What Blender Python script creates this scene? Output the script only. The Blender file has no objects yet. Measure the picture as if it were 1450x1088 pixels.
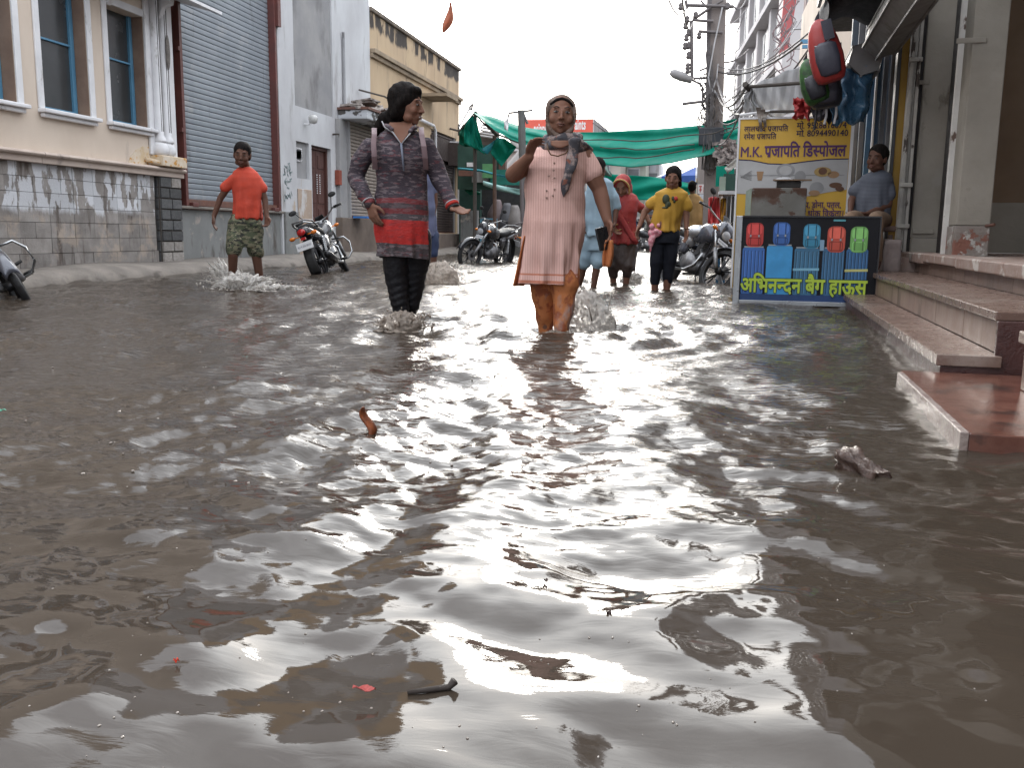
import bpy, bmesh, math, random
import numpy as np
from mathutils import Vector, Matrix, noise as mnoise
random.seed(7); rng = np.random.default_rng(7)
C = bpy.context.scene.collection
SC = bpy.context.scene
# ------------------------------------------------------------------ camera
F = 1300.0; TH = math.atan(214/F); PSI = math.atan(265*math.cos(TH)/F); RHO = .012
CAMR = Matrix.Rotation(PSI, 3, 'Z') @ Matrix.Rotation(math.pi/2-TH, 3, 'X') @ Matrix.Rotation(RHO, 3, 'Z')
CAMP = Vector((0, 0, .6))
cd = bpy.data.cameras.new('camera'); cam = bpy.data.objects.new('camera', cd); C.objects.link(cam)
cd.sensor_width = 36; cd.lens = F/1450*36; cd.clip_start = .05; cd.clip_end = 2000
cam.matrix_world = Matrix.Translation(CAMP) @ CAMR.to_4x4()
SC.camera = cam
SC.view_settings.view_transform = 'Standard'; SC.view_settings.look = 'None'
SC.view_settings.exposure = 1.46; SC.view_settings.gamma = 1; SC.view_settings.use_curve_mapping = False
# ------------------------------------------------------------------ sky and sun (bright overcast, low sun behind cloud ahead)
SUN_AZ = math.radians(9.0)      # left of +Y
SUN_EL = math.radians(18)
sdir = Vector((-math.sin(SUN_AZ)*math.cos(SUN_EL), math.cos(SUN_AZ)*math.cos(SUN_EL), math.sin(SUN_EL)))
W = bpy.data.worlds.new("World"); SC.world = W; W.use_nodes = True
nt = W.node_tree; N = nt.nodes; Lk = nt.links
bg = N['Background']; bg.inputs['Strength'].default_value = .10
sky = N.new('ShaderNodeTexSky'); sky.sky_type = 'NISHITA'; sky.sun_disc = False
sky.sun_elevation = SUN_EL; sky.sun_rotation = -SUN_AZ
sky.dust_density = 3
def wn(t, **k):
    n = N.new(t)
    for a, b in k.items(): setattr(n, a, b)
    return n
tc = wn('ShaderNodeTexCoord')
dp = wn('ShaderNodeVectorMath', operation='DOT_PRODUCT'); dp.inputs[1].default_value = sdir
Lk.new(tc.outputs['Generated'], dp.inputs[0])
gl = wn('ShaderNodeMapRange'); gl.interpolation_type = 'SMOOTHERSTEP'
gl.inputs['From Min'].default_value = .85; gl.inputs['From Max'].default_value = 1.0
gl.inputs['To Min'].default_value = 0; gl.inputs['To Max'].default_value = 1
Lk.new(dp.outputs['Value'], gl.inputs['Value'])
nz = wn('ShaderNodeTexNoise'); nz.inputs['Scale'].default_value = 2.6; nz.inputs['Detail'].default_value = 5; nz.inputs['Roughness'].default_value = .55
mp = wn('ShaderNodeMapping'); mp.inputs['Scale'].default_value = (1, 1, 2.2)
Lk.new(tc.outputs['Generated'], mp.inputs['Vector']); Lk.new(mp.outputs['Vector'], nz.inputs['Vector'])
cl = wn('ShaderNodeMapRange'); cl.inputs['From Min'].default_value = .32; cl.inputs['From Max'].default_value = .70
cl.inputs['To Min'].default_value = 7.2; cl.inputs['To Max'].default_value = 13.5
Lk.new(nz.outputs['Fac'], cl.inputs['Value'])
gm = wn('ShaderNodeMath', operation='MULTIPLY_ADD'); gm.inputs[1].default_value = 14.0
# overcast law: the zenith is brighter than the horizon
sz = wn('ShaderNodeSeparateXYZ'); Lk.new(tc.outputs['Generated'], sz.inputs[0])
zr_ = wn('ShaderNodeMapRange'); zr_.inputs['From Min'].default_value = 0; zr_.inputs['From Max'].default_value = 1; zr_.inputs['To Min'].default_value = .56; zr_.inputs['To Max'].default_value = 1.45
Lk.new(sz.outputs[2], zr_.inputs['Value'])
zm_ = wn('ShaderNodeMath', operation='MULTIPLY'); Lk.new(cl.outputs[0], zm_.inputs[0]); Lk.new(zr_.outputs[0], zm_.inputs[1])
Lk.new(gl.outputs[0], gm.inputs[0]); Lk.new(zm_.outputs[0], gm.inputs[2])
cc = wn('ShaderNodeCombineColor')
mr = wn('ShaderNodeMath', operation='MULTIPLY'); mr.inputs[1].default_value = .965
mb_ = wn('ShaderNodeMath', operation='MULTIPLY_ADD'); mb_.inputs[1].default_value = 1.0; mb_.inputs[2].default_value = .75
Lk.new(gm.outputs[0], mr.inputs[0]); Lk.new(gm.outputs[0], mb_.inputs[0])
Lk.new(mr.outputs[0], cc.inputs[0]); Lk.new(gm.outputs[0], cc.inputs[1]); Lk.new(mb_.outputs[0], cc.inputs[2])
mx = wn('ShaderNodeMix', data_type='RGBA'); mx.inputs[0].default_value = .86
Lk.new(sky.outputs[0], mx.inputs[6]); Lk.new(cc.outputs[0], mx.inputs[7]); Lk.new(mx.outputs[2], bg.inputs['Color'])
sl = bpy.data.lights.new('sun', 'SUN'); sl.energy = .5; sl.angle = math.radians(11); sl.color = (1, .94, .86)
so = bpy.data.objects.new('sun', sl); C.objects.link(so)
so.rotation_euler = (-sdir).to_track_quat('-Z', 'Y').to_euler()
# ------------------------------------------------------------------ measuring helpers (points of the real place from pixels)
def ray(u, v): return CAMR @ Vector(((u-725)/F, -(v-544)/F, -1))
def Pz(u, v, z=0.):
    d = ray(u, v); return CAMP + d*((z-.6)/d.z)
def Px(u, v, X):
    d = ray(u, v); return CAMP + d*(X/d.x)
def Py(u, v, Y):
    d = ray(u, v); return CAMP + d*(Y/d.y)
AR = math.radians(3.1)
MR = Matrix.Rotation(-AR, 3, 'Z')
def RF(p): return MR @ Vector(p)           # (t, s, z) of the right hand shop row -> world
def Rts(p):
    q = MR.transposed() @ Vector(p); return q
def Prt(u, v, T):                            # pixel on plane t = T, in (t,s,z)
    d = MR.transposed() @ ray(u, v); c = MR.transposed() @ CAMP
    return c + d*((T-c.x)/d.x)
def Prs(u, v, S):
    d = MR.transposed() @ ray(u, v); c = MR.transposed() @ CAMP
    return c + d*((S-c.y)/d.y)
XL = -7.6
def LY(u, v=250): return Px(u, v, XL).y
def LYo(u, off): return Px(u, 250, XL+off).y
def LZ(u, v): return Px(u, v, XL).z
# ------------------------------------------------------------------ materials
MATS = {}
def mat(name, c, c2=None, sc=4., st=(1, 1, 1), rough=.8, bump=.15, bsc=60., metal=0., spec=.5, layers=(), rnd=.0,
        world=False, contrast=(.35, .65), wave=None, trans=0., sss=0., coat=0., det=5, emis=None):
    if name in MATS: return MATS[name]
    m = bpy.data.materials.new(name); m.use_nodes = True; MATS[name] = m
    t = m.node_tree; n = t.nodes; l = t.links; b = n['Principled BSDF']
    def nn(ty, **k):
        x = n.new(ty)
        for a, v in k.items(): setattr(x, a, v)
        return x
    def mixc(fac, a, bcol):
        x = nn('ShaderNodeMix', data_type='RGBA')
        if isinstance(fac, float): x.inputs[0].default_value = fac
        else: l.new(fac, x.inputs[0])
        for i, q in ((6, a), (7, bcol)):
            if isinstance(q, tuple): x.inputs[i].default_value = (*q, 1)
            else: l.new(q, x.inputs[i])
        return x.outputs[2]
    if world:
        g = nn('ShaderNodeNewGeometry'); vec = g.outputs['Position']
    else:
        g = nn('ShaderNodeTexCoord'); vec = g.outputs['Object']
    oi = nn('ShaderNodeObjectInfo')
    if rnd and not world:
        ad = nn('ShaderNodeVectorMath', operation='ADD'); sm = nn('ShaderNodeVectorMath', operation='SCALE')
        cb = nn('ShaderNodeCombineXYZ')
        for i in range(3): l.new(oi.outputs['Random'], cb.inputs[i])
        sm.inputs['Scale'].default_value = 37; l.new(cb.outputs[0], sm.inputs[0]); l.new(vec, ad.inputs[0]); l.new(sm.outputs[0], ad.inputs[1]); vec = ad.outputs[0]
    def nzf(scale, stretch, detail=5, rg=.6):
        mpn = nn('ShaderNodeMapping'); mpn.inputs['Scale'].default_value = stretch; l.new(vec, mpn.inputs['Vector'])
        z = nn('ShaderNodeTexNoise'); z.inputs['Scale'].default_value = scale; z.inputs['Detail'].default_value = detail; z.inputs['Roughness'].default_value = rg
        l.new(mpn.outputs[0], z.inputs['Vector']); return z.outputs['Fac']
    def rmp(val, a, bb, c0=0., c1=1.):
        r = nn('ShaderNodeMapRange'); r.inputs['From Min'].default_value = a; r.inputs['From Max'].default_value = bb
        r.inputs['To Min'].default_value = c0; r.inputs['To Max'].default_value = c1; l.new(val, r.inputs['Value']); return r.outputs[0]
    if c2 is None: c2 = tuple(x*.8 for x in c)
    col = mixc(rmp(nzf(sc, st, det), *contrast), c, c2)
    if wave:   # (axis, scale, colour, amount)
        wv = nn('ShaderNodeTexWave'); wv.wave_type = 'BANDS'; wv.bands_direction = wave[0]; wv.inputs['Scale'].default_value = wave[1]
        wv.inputs['Distortion'].default_value = wave[4] if len(wave) > 4 else .6; wv.inputs['Detail'].default_value = 1
        l.new(vec, wv.inputs['Vector']); col = mixc(rmp(wv.outputs['Fac'], .35, .75, 0., wave[3]), col, wave[2])
    for ly in layers:  # (colour, scale, stretch, threshold, softness, zlo, zhi[, extra dict])
        col3, s3, st3, th, sf, zl, zh = ly[:7]
        mk = rmp(nzf(s3, st3, 7, .62), th, th+sf)
        if zl is not None:
            gp = nn('ShaderNodeNewGeometry'); sx = nn('ShaderNodeSeparateXYZ')
            l.new(gp.outputs['Position'] if world else vec, sx.inputs[0])
            if len(ly) > 7: fd = ly[7]
            else: fd = .25
            # wobble of the border
            wb = nn('ShaderNodeMath', operation='MULTIPLY_ADD'); wb.inputs[1].default_value = fd*1.5
            l.new(nzf(3., (1, 1, .4), 5), wb.inputs[0]); l.new(sx.outputs[2], wb.inputs[2])
            a1 = rmp(wb.outputs[0], zl+fd*.6, zl+fd*.9); a2 = rmp(wb.outputs[0], zh+fd*.9, zh+fd*.6)
            pm = nn('ShaderNodeMath', operation='MULTIPLY'); l.new(a1, pm.inputs[0]); l.new(a2, pm.inputs[1])
            p2 = nn('ShaderNodeMath', operation='MULTIPLY'); l.new(pm.outputs[0], p2.inputs[0]); l.new(mk, p2.inputs[1]); mk = p2.outputs[0]
        col = mixc(mk, col, col3)
    if rnd:
        h = nn('ShaderNodeHueSaturation'); l.new(rmp(oi.outputs['Random'], 0, 1, 1-rnd, 1+rnd), h.inputs['Value']); l.new(col, h.inputs['Color']); col = h.outputs[0]
    l.new(col, b.inputs['Base Color'])
    l.new(rmp(nzf(sc*3, st, 4), .3, .7, max(0, rough-.12), min(1, rough+.1)), b.inputs['Roughness'])
    b.inputs['Metallic'].default_value = metal; b.inputs['Specular IOR Level'].default_value = spec
    if coat: b.inputs['Coat Weight'].default_value = coat; b.inputs['Coat Roughness'].default_value = .1
    if sss:
        b.inputs['Subsurface Weight'].default_value = sss; b.inputs['Subsurface Radius'].default_value = (.012, .004, .002)
    if emis: b.inputs['Emission Color'].default_value = (*emis, 1); b.inputs['Emission Strength'].default_value = 1
    if bump:
        bp = nn('ShaderNodeBump'); bp.inputs['Strength'].default_value = bump; bp.inputs['Distance'].default_value = .02
        l.new(nzf(bsc, (1, 1, 1), 6, .65), bp.inputs['Height']); l.new(bp.outputs[0], b.inputs['Normal'])
    if trans:
        o = n['Material Output']; tr = nn('ShaderNodeBsdfTranslucent'); l.new(col, tr.inputs['Color'])
        ms = nn('ShaderNodeMixShader'); ms.inputs[0].default_value = trans
        l.new(b.outputs[0], ms.inputs[1]); l.new(tr.outputs[0], ms.inputs[2]); l.new(ms.outputs[0], o.inputs['Surface'])
    return m
def flat(name, c, rough=.6, metal=0., **k): return mat(name, c, tuple(x*.82 for x in c), sc=k.pop('sc', 8.), rough=rough, metal=metal, bump=k.pop('bump', .05), **k)
# ------------------------------------------------------------------ mesh builder
class MB:
    def __init__(s, xf=None): s.v = []; s.f = []; s.xf = xf
    def add(s, vs, fs):
        o = len(s.v)
        s.v += [tuple(s.xf(p)) if s.xf else tuple(p) for p in vs]
        s.f += [tuple(i+o for i in f) for f in fs]; return s
    def box(s, a, b):
        (x0, y0, z0), (x1, y1, z1) = a, b
        x0, x1 = sorted((x0, x1)); y0, y1 = sorted((y0, y1)); z0, z1 = sorted((z0, z1))
        return s.add([(x0,y0,z0),(x1,y0,z0),(x1,y1,z0),(x0,y1,z0),(x0,y0,z1),(x1,y0,z1),(x1,y1,z1),(x0,y1,z1)],
                     [(0,3,2,1),(4,5,6,7),(0,1,5,4),(1,2,6,5),(2,3,7,6),(3,0,4,7)])
    def obox(s, c, size, R=None):
        R = R or Matrix.Identity(3); c = Vector(c); hx, hy, hz = [q/2 for q in size]
        vs = [c + R @ Vector(p) for p in [(-hx,-hy,-hz),(hx,-hy,-hz),(hx,hy,-hz),(-hx,hy,-hz),(-hx,-hy,hz),(hx,-hy,hz),(hx,hy,hz),(-hx,hy,hz)]]
        return s.add(vs, [(0,3,2,1),(4,5,6,7),(0,1,5,4),(1,2,6,5),(2,3,7,6),(3,0,4,7)])
    def loft(s, rings, cap=True):
        n = len(rings[0]); vs = [p for r in rings for p in r]; fs = []
        for k in range(len(rings)-1):
            for i in range(n):
                j = (i+1) % n; fs.append((k*n+i, k*n+j, (k+1)*n+j, (k+1)*n+i))
        if cap:
            fs.append(tuple(range(n-1, -1, -1))); fs.append(tuple((len(rings)-1)*n+i for i in range(n)))
        return s.add(vs, fs)
    def tube(s, pts, r, n=8, cap=True):
        pts = [Vector(p) for p in pts]; rs = r if isinstance(r, (list, tuple)) else [r]*len(pts)
        rings = []; up = None
        for i, p in enumerate(pts):
            d = (pts[min(i+1, len(pts)-1)] - pts[max(i-1, 0)]).normalized()
            if up is None: up = Vector((0, 0, 1)) if abs(d.z) < .9 else Vector((1, 0, 0))
            a = d.cross(up).normalized(); b = d.cross(a).normalized(); up = -b if False else up
            rings.append([p + (a*math.cos(2*math.pi*k/n) + b*math.sin(2*math.pi*k/n))*rs[i] for k in range(n)])
        return s.loft(rings, cap)
    def ell(s, c, r, M=None, nu=16, nv=10):
        c = Vector(c); M = M or Matrix.Identity(3)
        if isinstance(r, (int, float)): r = (r, r, r)
        vs = [c + M @ Vector((0, 0, r[2]))]; fs = []
        for j in range(1, nv):
            a = math.pi*j/nv
            for i in range(nu):
                b = 2*math.pi*i/nu; vs.append(c + M @ Vector((r[0]*math.sin(a)*math.cos(b), r[1]*math.sin(a)*math.sin(b), r[2]*math.cos(a))))
        vs.append(c + M @ Vector((0, 0, -r[2])))
        for i in range(nu): fs.append((0, 1+i, 1+(i+1) % nu))
        for j in range(nv-2):
            for i in range(nu):
                a = 1+j*nu+i; b = 1+j*nu+(i+1) % nu; fs.append((a, a+nu, b+nu, b))
        L = len(vs)-1; q = 1+(nv-2)*nu
        for i in range(nu): fs.append((L, q+(i+1) % nu, q+i))
        return s.add(vs, fs)
    def limb(s, pts, rs, n=12):
        pts = [Vector(p) for p in pts]
        for p, r in zip(pts, rs): s.ell(p, r, nu=n, nv=8)
        for i in range(len(pts)-1): s.tube([pts[i], pts[i+1]], [rs[i], rs[i+1]], n)
        return s
    def rings(s, rr, n=24):   # (centre, rx, ry[, rot z])
        R = []
        for q in rr:
            c = Vector(q[0]); a0 = q[3] if len(q) > 3 else 0
            R.append([c + Vector((q[1]*math.cos(2*math.pi*k/n)*math.cos(a0) - q[2]*math.sin(2*math.pi*k/n)*math.sin(a0),
                                  q[1]*math.cos(2*math.pi*k/n)*math.sin(a0) + q[2]*math.sin(2*math.pi*k/n)*math.cos(a0), 0)) for k in range(n)])
        return s.loft(R)
    def grid(s, fn, nu, nv):
        vs = [fn(i/nu, j/nv) for j in range(nv+1) for i in range(nu+1)]
        return s.add(vs, [(j*(nu+1)+i, j*(nu+1)+i+1, (j+1)*(nu+1)+i+1, (j+1)*(nu+1)+i) for j in range(nv) for i in range(nu)])
    def prism(s, poly, ax, a, b):   # poly 2D list extruded along axis ax from a to b
        def mk(p, h):
            return {0: (h, p[0], p[1]), 1: (p[0], h, p[1]), 2: (p[0], p[1], h)}[ax]
        n = len(poly); vs = [mk(p, a) for p in poly]+[mk(p, b) for p in poly]
        fs = [tuple(range(n)), tuple(range(2*n-1, n-1, -1))]+[(i, n+i, n+(i+1) % n, (i+1) % n) for i in range(n)]
        return s.add(vs, fs)
    def mesh(s, name, off=Vector((0, 0, 0))):
        me = bpy.data.meshes.new(name); me.from_pydata([(p[0]-off[0], p[1]-off[1], p[2]-off[2]) for p in s.v], [], s.f)
        bm = bmesh.new(); bm.from_mesh(me); bmesh.ops.recalc_face_normals(bm, faces=bm.faces); bm.to_mesh(me); bm.free()
        return me
    def build(s, name, m, parent=None, smooth=False, world=True, bevel=0, solid=0):
        off = worigin(parent) if (world and parent) else Vector((0, 0, 0))
        me = s.mesh(name, off)
        return link(name, me, m, parent, smooth, bevel, solid)
def link(name, me, m, parent=None, smooth=False, bevel=0, solid=0):
    o = bpy.data.objects.new(name, me); C.objects.link(o)
    if m and not me.materials: me.materials.append(m)
    if smooth:
        me.polygons.foreach_set('use_smooth', [True]*len(me.polygons))
    if parent: o.parent = parent
    if solid:
        q = o.modifiers.new('solid', 'SOLIDIFY'); q.thickness = solid; q.offset = 0
    if bevel:
        q = o.modifiers.new('bevel', 'BEVEL'); q.width = bevel; q.segments = 2; q.limit_method = 'ANGLE'
    return o
def worigin(p):
    v = Vector((0, 0, 0))
    while p: v += p.location; p = p.parent
    return v
def thing(name, label, cat, loc=(0, 0, 0), rz=0, group=None):
    o = bpy.data.objects.new(name, None); C.objects.link(o); o.empty_display_size = .1
    o.location = loc; o.rotation_euler = (0, 0, rz); o['label'] = label; o['category'] = cat
    if group: o['group'] = group
    return o
def tag(o, label=None, cat=None, group=None, kind=None):
    for k, v in (('label', label), ('category', cat), ('group', group), ('kind', kind)):
        if v: o[k] = v
    return o
def wallbox(mb, fix, a0, a1, z0, z1, holes, th):
    """wall in plane x=fix (front face), running in y from a0 to a1, holes (y0,y1,z0,z1), thickness th towards -x (th<0: towards +x)"""
    ys = sorted({a0, a1, *[h[0] for h in holes], *[h[1] for h in holes]}); zs = sorted({z0, z1, *[h[2] for h in holes], *[h[3] for h in holes]})
    ys = [y for y in ys if a0 <= y <= a1]; zs = [z for z in zs if z0 <= z <= z1]
    for i in range(len(ys)-1):
        run = None
        for j in range(len(zs)-1):
            cy, cz = (ys[i]+ys[i+1])/2, (zs[j]+zs[j+1])/2
            if any(h[0] < cy < h[1] and h[2] < cz < h[3] for h in holes): continue
            mb.box((fix, ys[i], zs[j]), (fix-th, ys[i+1], zs[j+1]))
    return mb
def cpy(o, parent=None, loc=None, scale=None, rot=None):
    c = o.copy(); C.objects.link(c)
    if parent: c.parent = parent
    if loc is not None: c.location = loc
    if scale is not None: c.scale = scale
    if rot is not None: c.rotation_euler = rot
    return c
# ------------------------------------------------------------------ Devanagari lettering: glyph by glyph, half forms cut by hand
def glyph(txt, bold=.0):
    cu = bpy.data.curves.new('t', 'FONT'); cu.body = txt; cu.offset = bold; cu.resolution_u = 2
    o = bpy.data.objects.new('t', cu); C.objects.link(o)
    dg = bpy.context.evaluated_depsgraph_get(); me = bpy.data.meshes.new_from_object(o.evaluated_get(dg))
    bpy.data.objects.remove(o); bpy.data.curves.remove(cu); return me
_cell = {}
def lettering(tokens, bold=.0, real=False):
    """list of (verts2d, faces); tokens: plain runs, '^X' half form of X, '+r' the rakar stroke under the previous stem, ' ' gap"""
    B_ = bold; bold = 0.; V = []; Fc = []; x = 0.; gi = 0
    for tk in tokens:
        if tk == ' ': x += .28; continue
        if tk == '+r':
            o = len(V); w = .035+B_; xs = x-.13
            V += [(xs-.01, .17+w), (xs-.17, .03+w*.2), (xs-.15, -.02), (xs-.01, .11)]; V[o:] = [(a, b, .2*((gi+1) % 3)) for a, b in V[o:]]; Fc.append((o, o+1, o+2, o+3)); continue
        half = tk[0] == '^'
        me = glyph(tk[1:] if half else tk, bold)
        bm = bmesh.new(); bm.from_mesh(me); bpy.data.meshes.remove(me)
        if not bm.verts: bm.free(); continue
        if half:
            mxx = max(v.co.x for v in bm.verts)
            bmesh.ops.bisect_plane(bm, geom=bm.verts[:]+bm.edges[:]+bm.faces[:], plane_co=(mxx-.19, 0, 0), plane_no=(1, 0, 0), clear_outer=True)
        mn = min(v.co.x for v in bm.verts); mxx = max(v.co.x for v in bm.verts)
        bm.verts.index_update(); o = len(V)
        dev = any('\u0900' <= ch <= '\u097f' for ch in tk)
        gi += 1; V += [(v.co.x-mn+x, v.co.y, .2*(gi % 2)) for v in bm.verts]; Fc += [tuple(v.index+o for v in f.verts) for f in bm.faces]
        x += (mxx-mn) - (2*bold + .012 if dev else -.06)
        bm.free()
    if B_:
        V0, F0 = V, Fc; V = []; Fc = []
        for k in range(12):
            o = len(V); a = 2*math.pi*k/12; V += [(p[0]+B_*math.cos(a), p[1]+B_*math.sin(a), p[2]+.5*k) for p in V0]; Fc += [tuple(i+o for i in f) for f in F0]
    return V, Fc, x
def put_text(name, tokens, m, parent, origin, ex, ey, width=None, height=.1, bold=.0, lift=Vector((0, 0, 0)), squash=1.):
    """origin: baseline start (world), ex/ey unit vectors of the sign plane; width: total width in metres"""
    V, Fc, x = lettering(tokens, bold)
    sx = (width/x) if width else height; sy = height
    off = worigin(parent); mb = MB(); nrm = Vector(ex).cross(Vector(ey)).normalized()*.0001
    mb.v = [tuple(Vector(origin)+lift+Vector(ex)*p[0]*sx+Vector(ey)*p[1]*sy+nrm*p[2] - off) for p in V]; mb.f = Fc
    me = bpy.data.meshes.new(name); me.from_pydata(mb.v, [], mb.f)
    return link(name, me, m, parent)
# ------------------------------------------------------------------ voxel union for bodies and clothes
def fuse(mb, name, m, parent, voxel=.008, smooth=6, fn=None, world=False, cut=None):
    me = mb.mesh(name+'_src'); o = bpy.data.objects.new('tmp', me); C.objects.link(o)
    r = o.modifiers.new('r', 'REMESH'); r.mode = 'VOXEL'; r.voxel_size = voxel
    s = o.modifiers.new('s', 'SMOOTH'); s.iterations = smooth; s.factor = .5
    dg = bpy.context.evaluated_depsgraph_get(); out = bpy.data.meshes.new_from_object(o.evaluated_get(dg)); out.name = name
    bpy.data.objects.remove(o); bpy.data.meshes.remove(me); out.materials.clear()
    if fn:
        n = len(out.vertices); co = np.empty(n*3); out.vertices.foreach_get('co', co); co = co.reshape(-1, 3)
        no = np.empty(n*3); out.vertex_normals.foreach_get('vector', no); no = no.reshape(-1, 3)
        co = co + no*fn(co, no)[:, None]; out.vertices.foreach_set('co', co.ravel()); out.update()
    if cut is not None:      # open hem
        bm = bmesh.new(); bm.from_mesh(out)
        bmesh.ops.bisect_plane(bm, geom=bm.verts[:]+bm.edges[:]+bm.faces[:], plane_co=cut[0], plane_no=cut[1], clear_inner=True)
        bm.to_mesh(out); bm.free()
    return link(name, out, m, parent, smooth=True)
def vnoise(p, seed=0):
    """smooth pseudo noise on N x 3 array by random sines, about -1..1"""
    r = np.random.default_rng(seed); s = np.zeros(len(p))
    for k in range(9):
        d = r.normal(size=3); d /= np.linalg.norm(d); s += np.sin(p @ (d*r.uniform(.7, 1.6)) + r.uniform(0, 6.28))
    return s/3.2
# ================================================================== GROUND AND WATER
mud = mat('mud', (.10, .08, .06), (.06, .05, .04), rough=.9)
road = MB().box((-40, -12, -.5), (40, 140, -.28)).build('road', mud); tag(road, kind='structure')
# ---- flood water: a wave field on a fan of rings round the viewer's standing place
def water_height(x, y):
    r = np.hypot(x, y); h = np.zeros_like(x); g = np.random.default_rng(21)
    wob = .5*np.sin(x*1.9+1.3*np.sin(y*1.1)) + .5*np.sin(y*1.45+x*.8+2.)
    patch = np.clip(.65 + .45*np.sin(x*1.05+1.7*np.sin(y*.63+.4)+.8)*np.sin(y*.85+1.2*np.sin(x*.7)+.3), .18, 1.1)
    def band(n, l0, l1, slope, env, spread=.9, az=0., kseed=0, wq=.5):
        nonlocal h
        q = np.random.default_rng(100+kseed)
        for k in range(n):
            L = math.exp(q.uniform(math.log(l0), math.log(l1))); kk = 2*math.pi/L
            th = az + q.normal()*spread; dx, dy = math.sin(th), math.cos(th)
            ph = q.uniform(0, 6.28)
            a = slope/kk*math.sqrt(2/n)
            arg = kk*(dx*x+dy*y) + ph + wq*wob*q.uniform(.5, 2.5)
            s = np.sin(arg+.45*np.sin(arg+q.uniform(0, 6))); h += env*a*(s + .25*np.cos(2*arg)*(-1 if k % 2 else 1))
    near = 1/(1+(r/1.9)**4)
    band(12, .55, 1.6, .055, 1.+0*r, 1.1, .1, 1, 2.)
    band(22, .20, .55, .125, (1-.30*near)*patch, .75, .0, 2, 2.2)
    band(26, .09, .22, .150, (1-.78*near)*patch*np.clip(r/2.0, .3, 1.0), .75, .1, 3, 1.6)
    band(34, .040, .09, .150, np.clip((r-1.2)/2.0, .05, 1)*(patch**2), .8, 0., 4, 1.2)
    # rings and wakes spreading from wading legs
    for (u, v, A, L, R) in ((785, 474, .016, .30, 1.3), (565, 462, .015, .27, 1.2), (348, 408, .014, .30, 1.2), (830, 462, .012, .22, .8), (940, 411, .008, .3, 1.), (880, 403, .010, .3, 1.), (612, 400, .012, .3, 1.), (1222, 672, .0022, .10, .35), (517, 612, .0018, .07, .25), (1320, 560, .003, .12, .5)):
        p = Pz(u, v); d = np.hypot(x-p.x, y-p.y)
        h += A*np.cos(2*math.pi*d/L + .7*np.sin(3*np.arctan2(y-p.y, x-p.x)+u))*np.exp(-(d/R)**1.2)*np.clip(d/.15, .3, 1)*(.75+.35*np.sin(5*np.arctan2(y-p.y, x-p.x)+v))
    return h*np.clip(1.15-r/60, .35, 1)
na, nr = 760, 640
aa = np.linspace(math.radians(-62), math.radians(62), na) - PSI
rr = np.exp(np.linspace(math.log(.38), math.log(34.), nr))
AA, RR = np.meshgrid(aa, rr); X = (RR*np.sin(AA)).ravel(); Y = (RR*np.cos(AA)).ravel()
Z = water_height(X, Y)
co = np.stack([X, Y, Z], 1)
idx = np.arange(na*nr).reshape(nr, na)
q = np.stack([idx[:-1, :-1].ravel(), idx[:-1, 1:].ravel(), idx[1:, 1:].ravel(), idx[1:, :-1].ravel()], 1)
me = bpy.data.meshes.new('flood_water'); me.vertices.add(len(co)); me.vertices.foreach_set('co', co.ravel().astype(np.float32))
me.loops.add(q.size); me.loops.foreach_set('vertex_index', q.ravel().astype(np.int32)); me.polygons.add(len(q))
me.polygons.foreach_set('loop_start', np.arange(0, q.size, 4, dtype=np.int32)); me.polygons.foreach_set('loop_total', np.full(len(q), 4, dtype=np.int32))
me.update(calc_edges=True); me.validate(); me.polygons.foreach_set('use_smooth', [True]*len(me.polygons))
def water_mat(name, far=False):
    m = bpy.data.materials.new(name); m.use_nodes = True; t = m.node_tree; n = t.nodes; l = t.links; b = n['Principled BSDF']
    b.inputs['IOR'].default_value = 1.34; b.inputs['Roughness'].default_value = .035; b.inputs['Specular IOR Level'].default_value = .5
    g = n.new('ShaderNodeNewGeometry')
    z = n.new('ShaderNodeTexNoise'); z.inputs['Scale'].default_value = .9; z.inputs['Detail'].default_value = 6; l.new(g.outputs['Position'], z.inputs['Vector'])
    cr = n.new('ShaderNodeMix'); cr.data_type = 'RGBA'; l.new(z.outputs['Fac'], cr.inputs[0])
    cr.inputs[6].default_value = (.038, .0295, .0225, 1); cr.inputs[7].default_value = (.058, .0455, .035, 1); l.new(cr.outputs[2], b.inputs['Base Color'])
    mp1 = n.new('ShaderNodeMapping'); mp1.inputs['Scale'].default_value = (10, 30, 10) ; l.new(g.outputs['Position'], mp1.inputs['Vector'])
    z1 = n.new('ShaderNodeTexNoise'); z1.inputs['Scale'].default_value = 1.; z1.inputs['Detail'].default_value = 5; z1.inputs['Roughness'].default_value = .5; z1.inputs['Distortion'].default_value = .8
    l.new(mp1.outputs[0], z1.inputs['Vector'])
    # ripples die out towards the calm water close to the steps of the viewer
    ln = n.new('ShaderNodeVectorMath'); ln.operation = 'LENGTH'; l.new(g.outputs['Position'], ln.inputs[0])
    r2 = n.new('ShaderNodeMapRange'); r2.inputs['From Min'].default_value = 1.5; r2.inputs['From Max'].default_value = 6; r2.inputs['To Min'].default_value = .04; r2.inputs['To Max'].default_value = 1.; l.new(ln.outputs['Value'], r2.inputs['Value'])
    bp = n.new('ShaderNodeBump'); bp.inputs['Distance'].default_value = .015; l.new(r2.outputs[0], bp.inputs['Strength']); l.new(z1.outputs['Fac'], bp.inputs['Height'])
    l.new(bp.outputs[0], b.inputs['Normal'])
    return m
WM = water_mat('muddy_water'); me.materials.append(WM)
wo = bpy.data.objects.new('water', me); C.objects.link(wo); tag(wo, kind='structure')
# the flood goes on round the bend of the street and out of sight
outer = MB(); outer.add([(-30, 33.2, .0), (30, 33.2, .0), (30, 100, .0), (-30, 100, .0)], [(0, 1, 2, 3)])
w2 = outer.build('water', WM); tag(w2, kind='structure')

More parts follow.
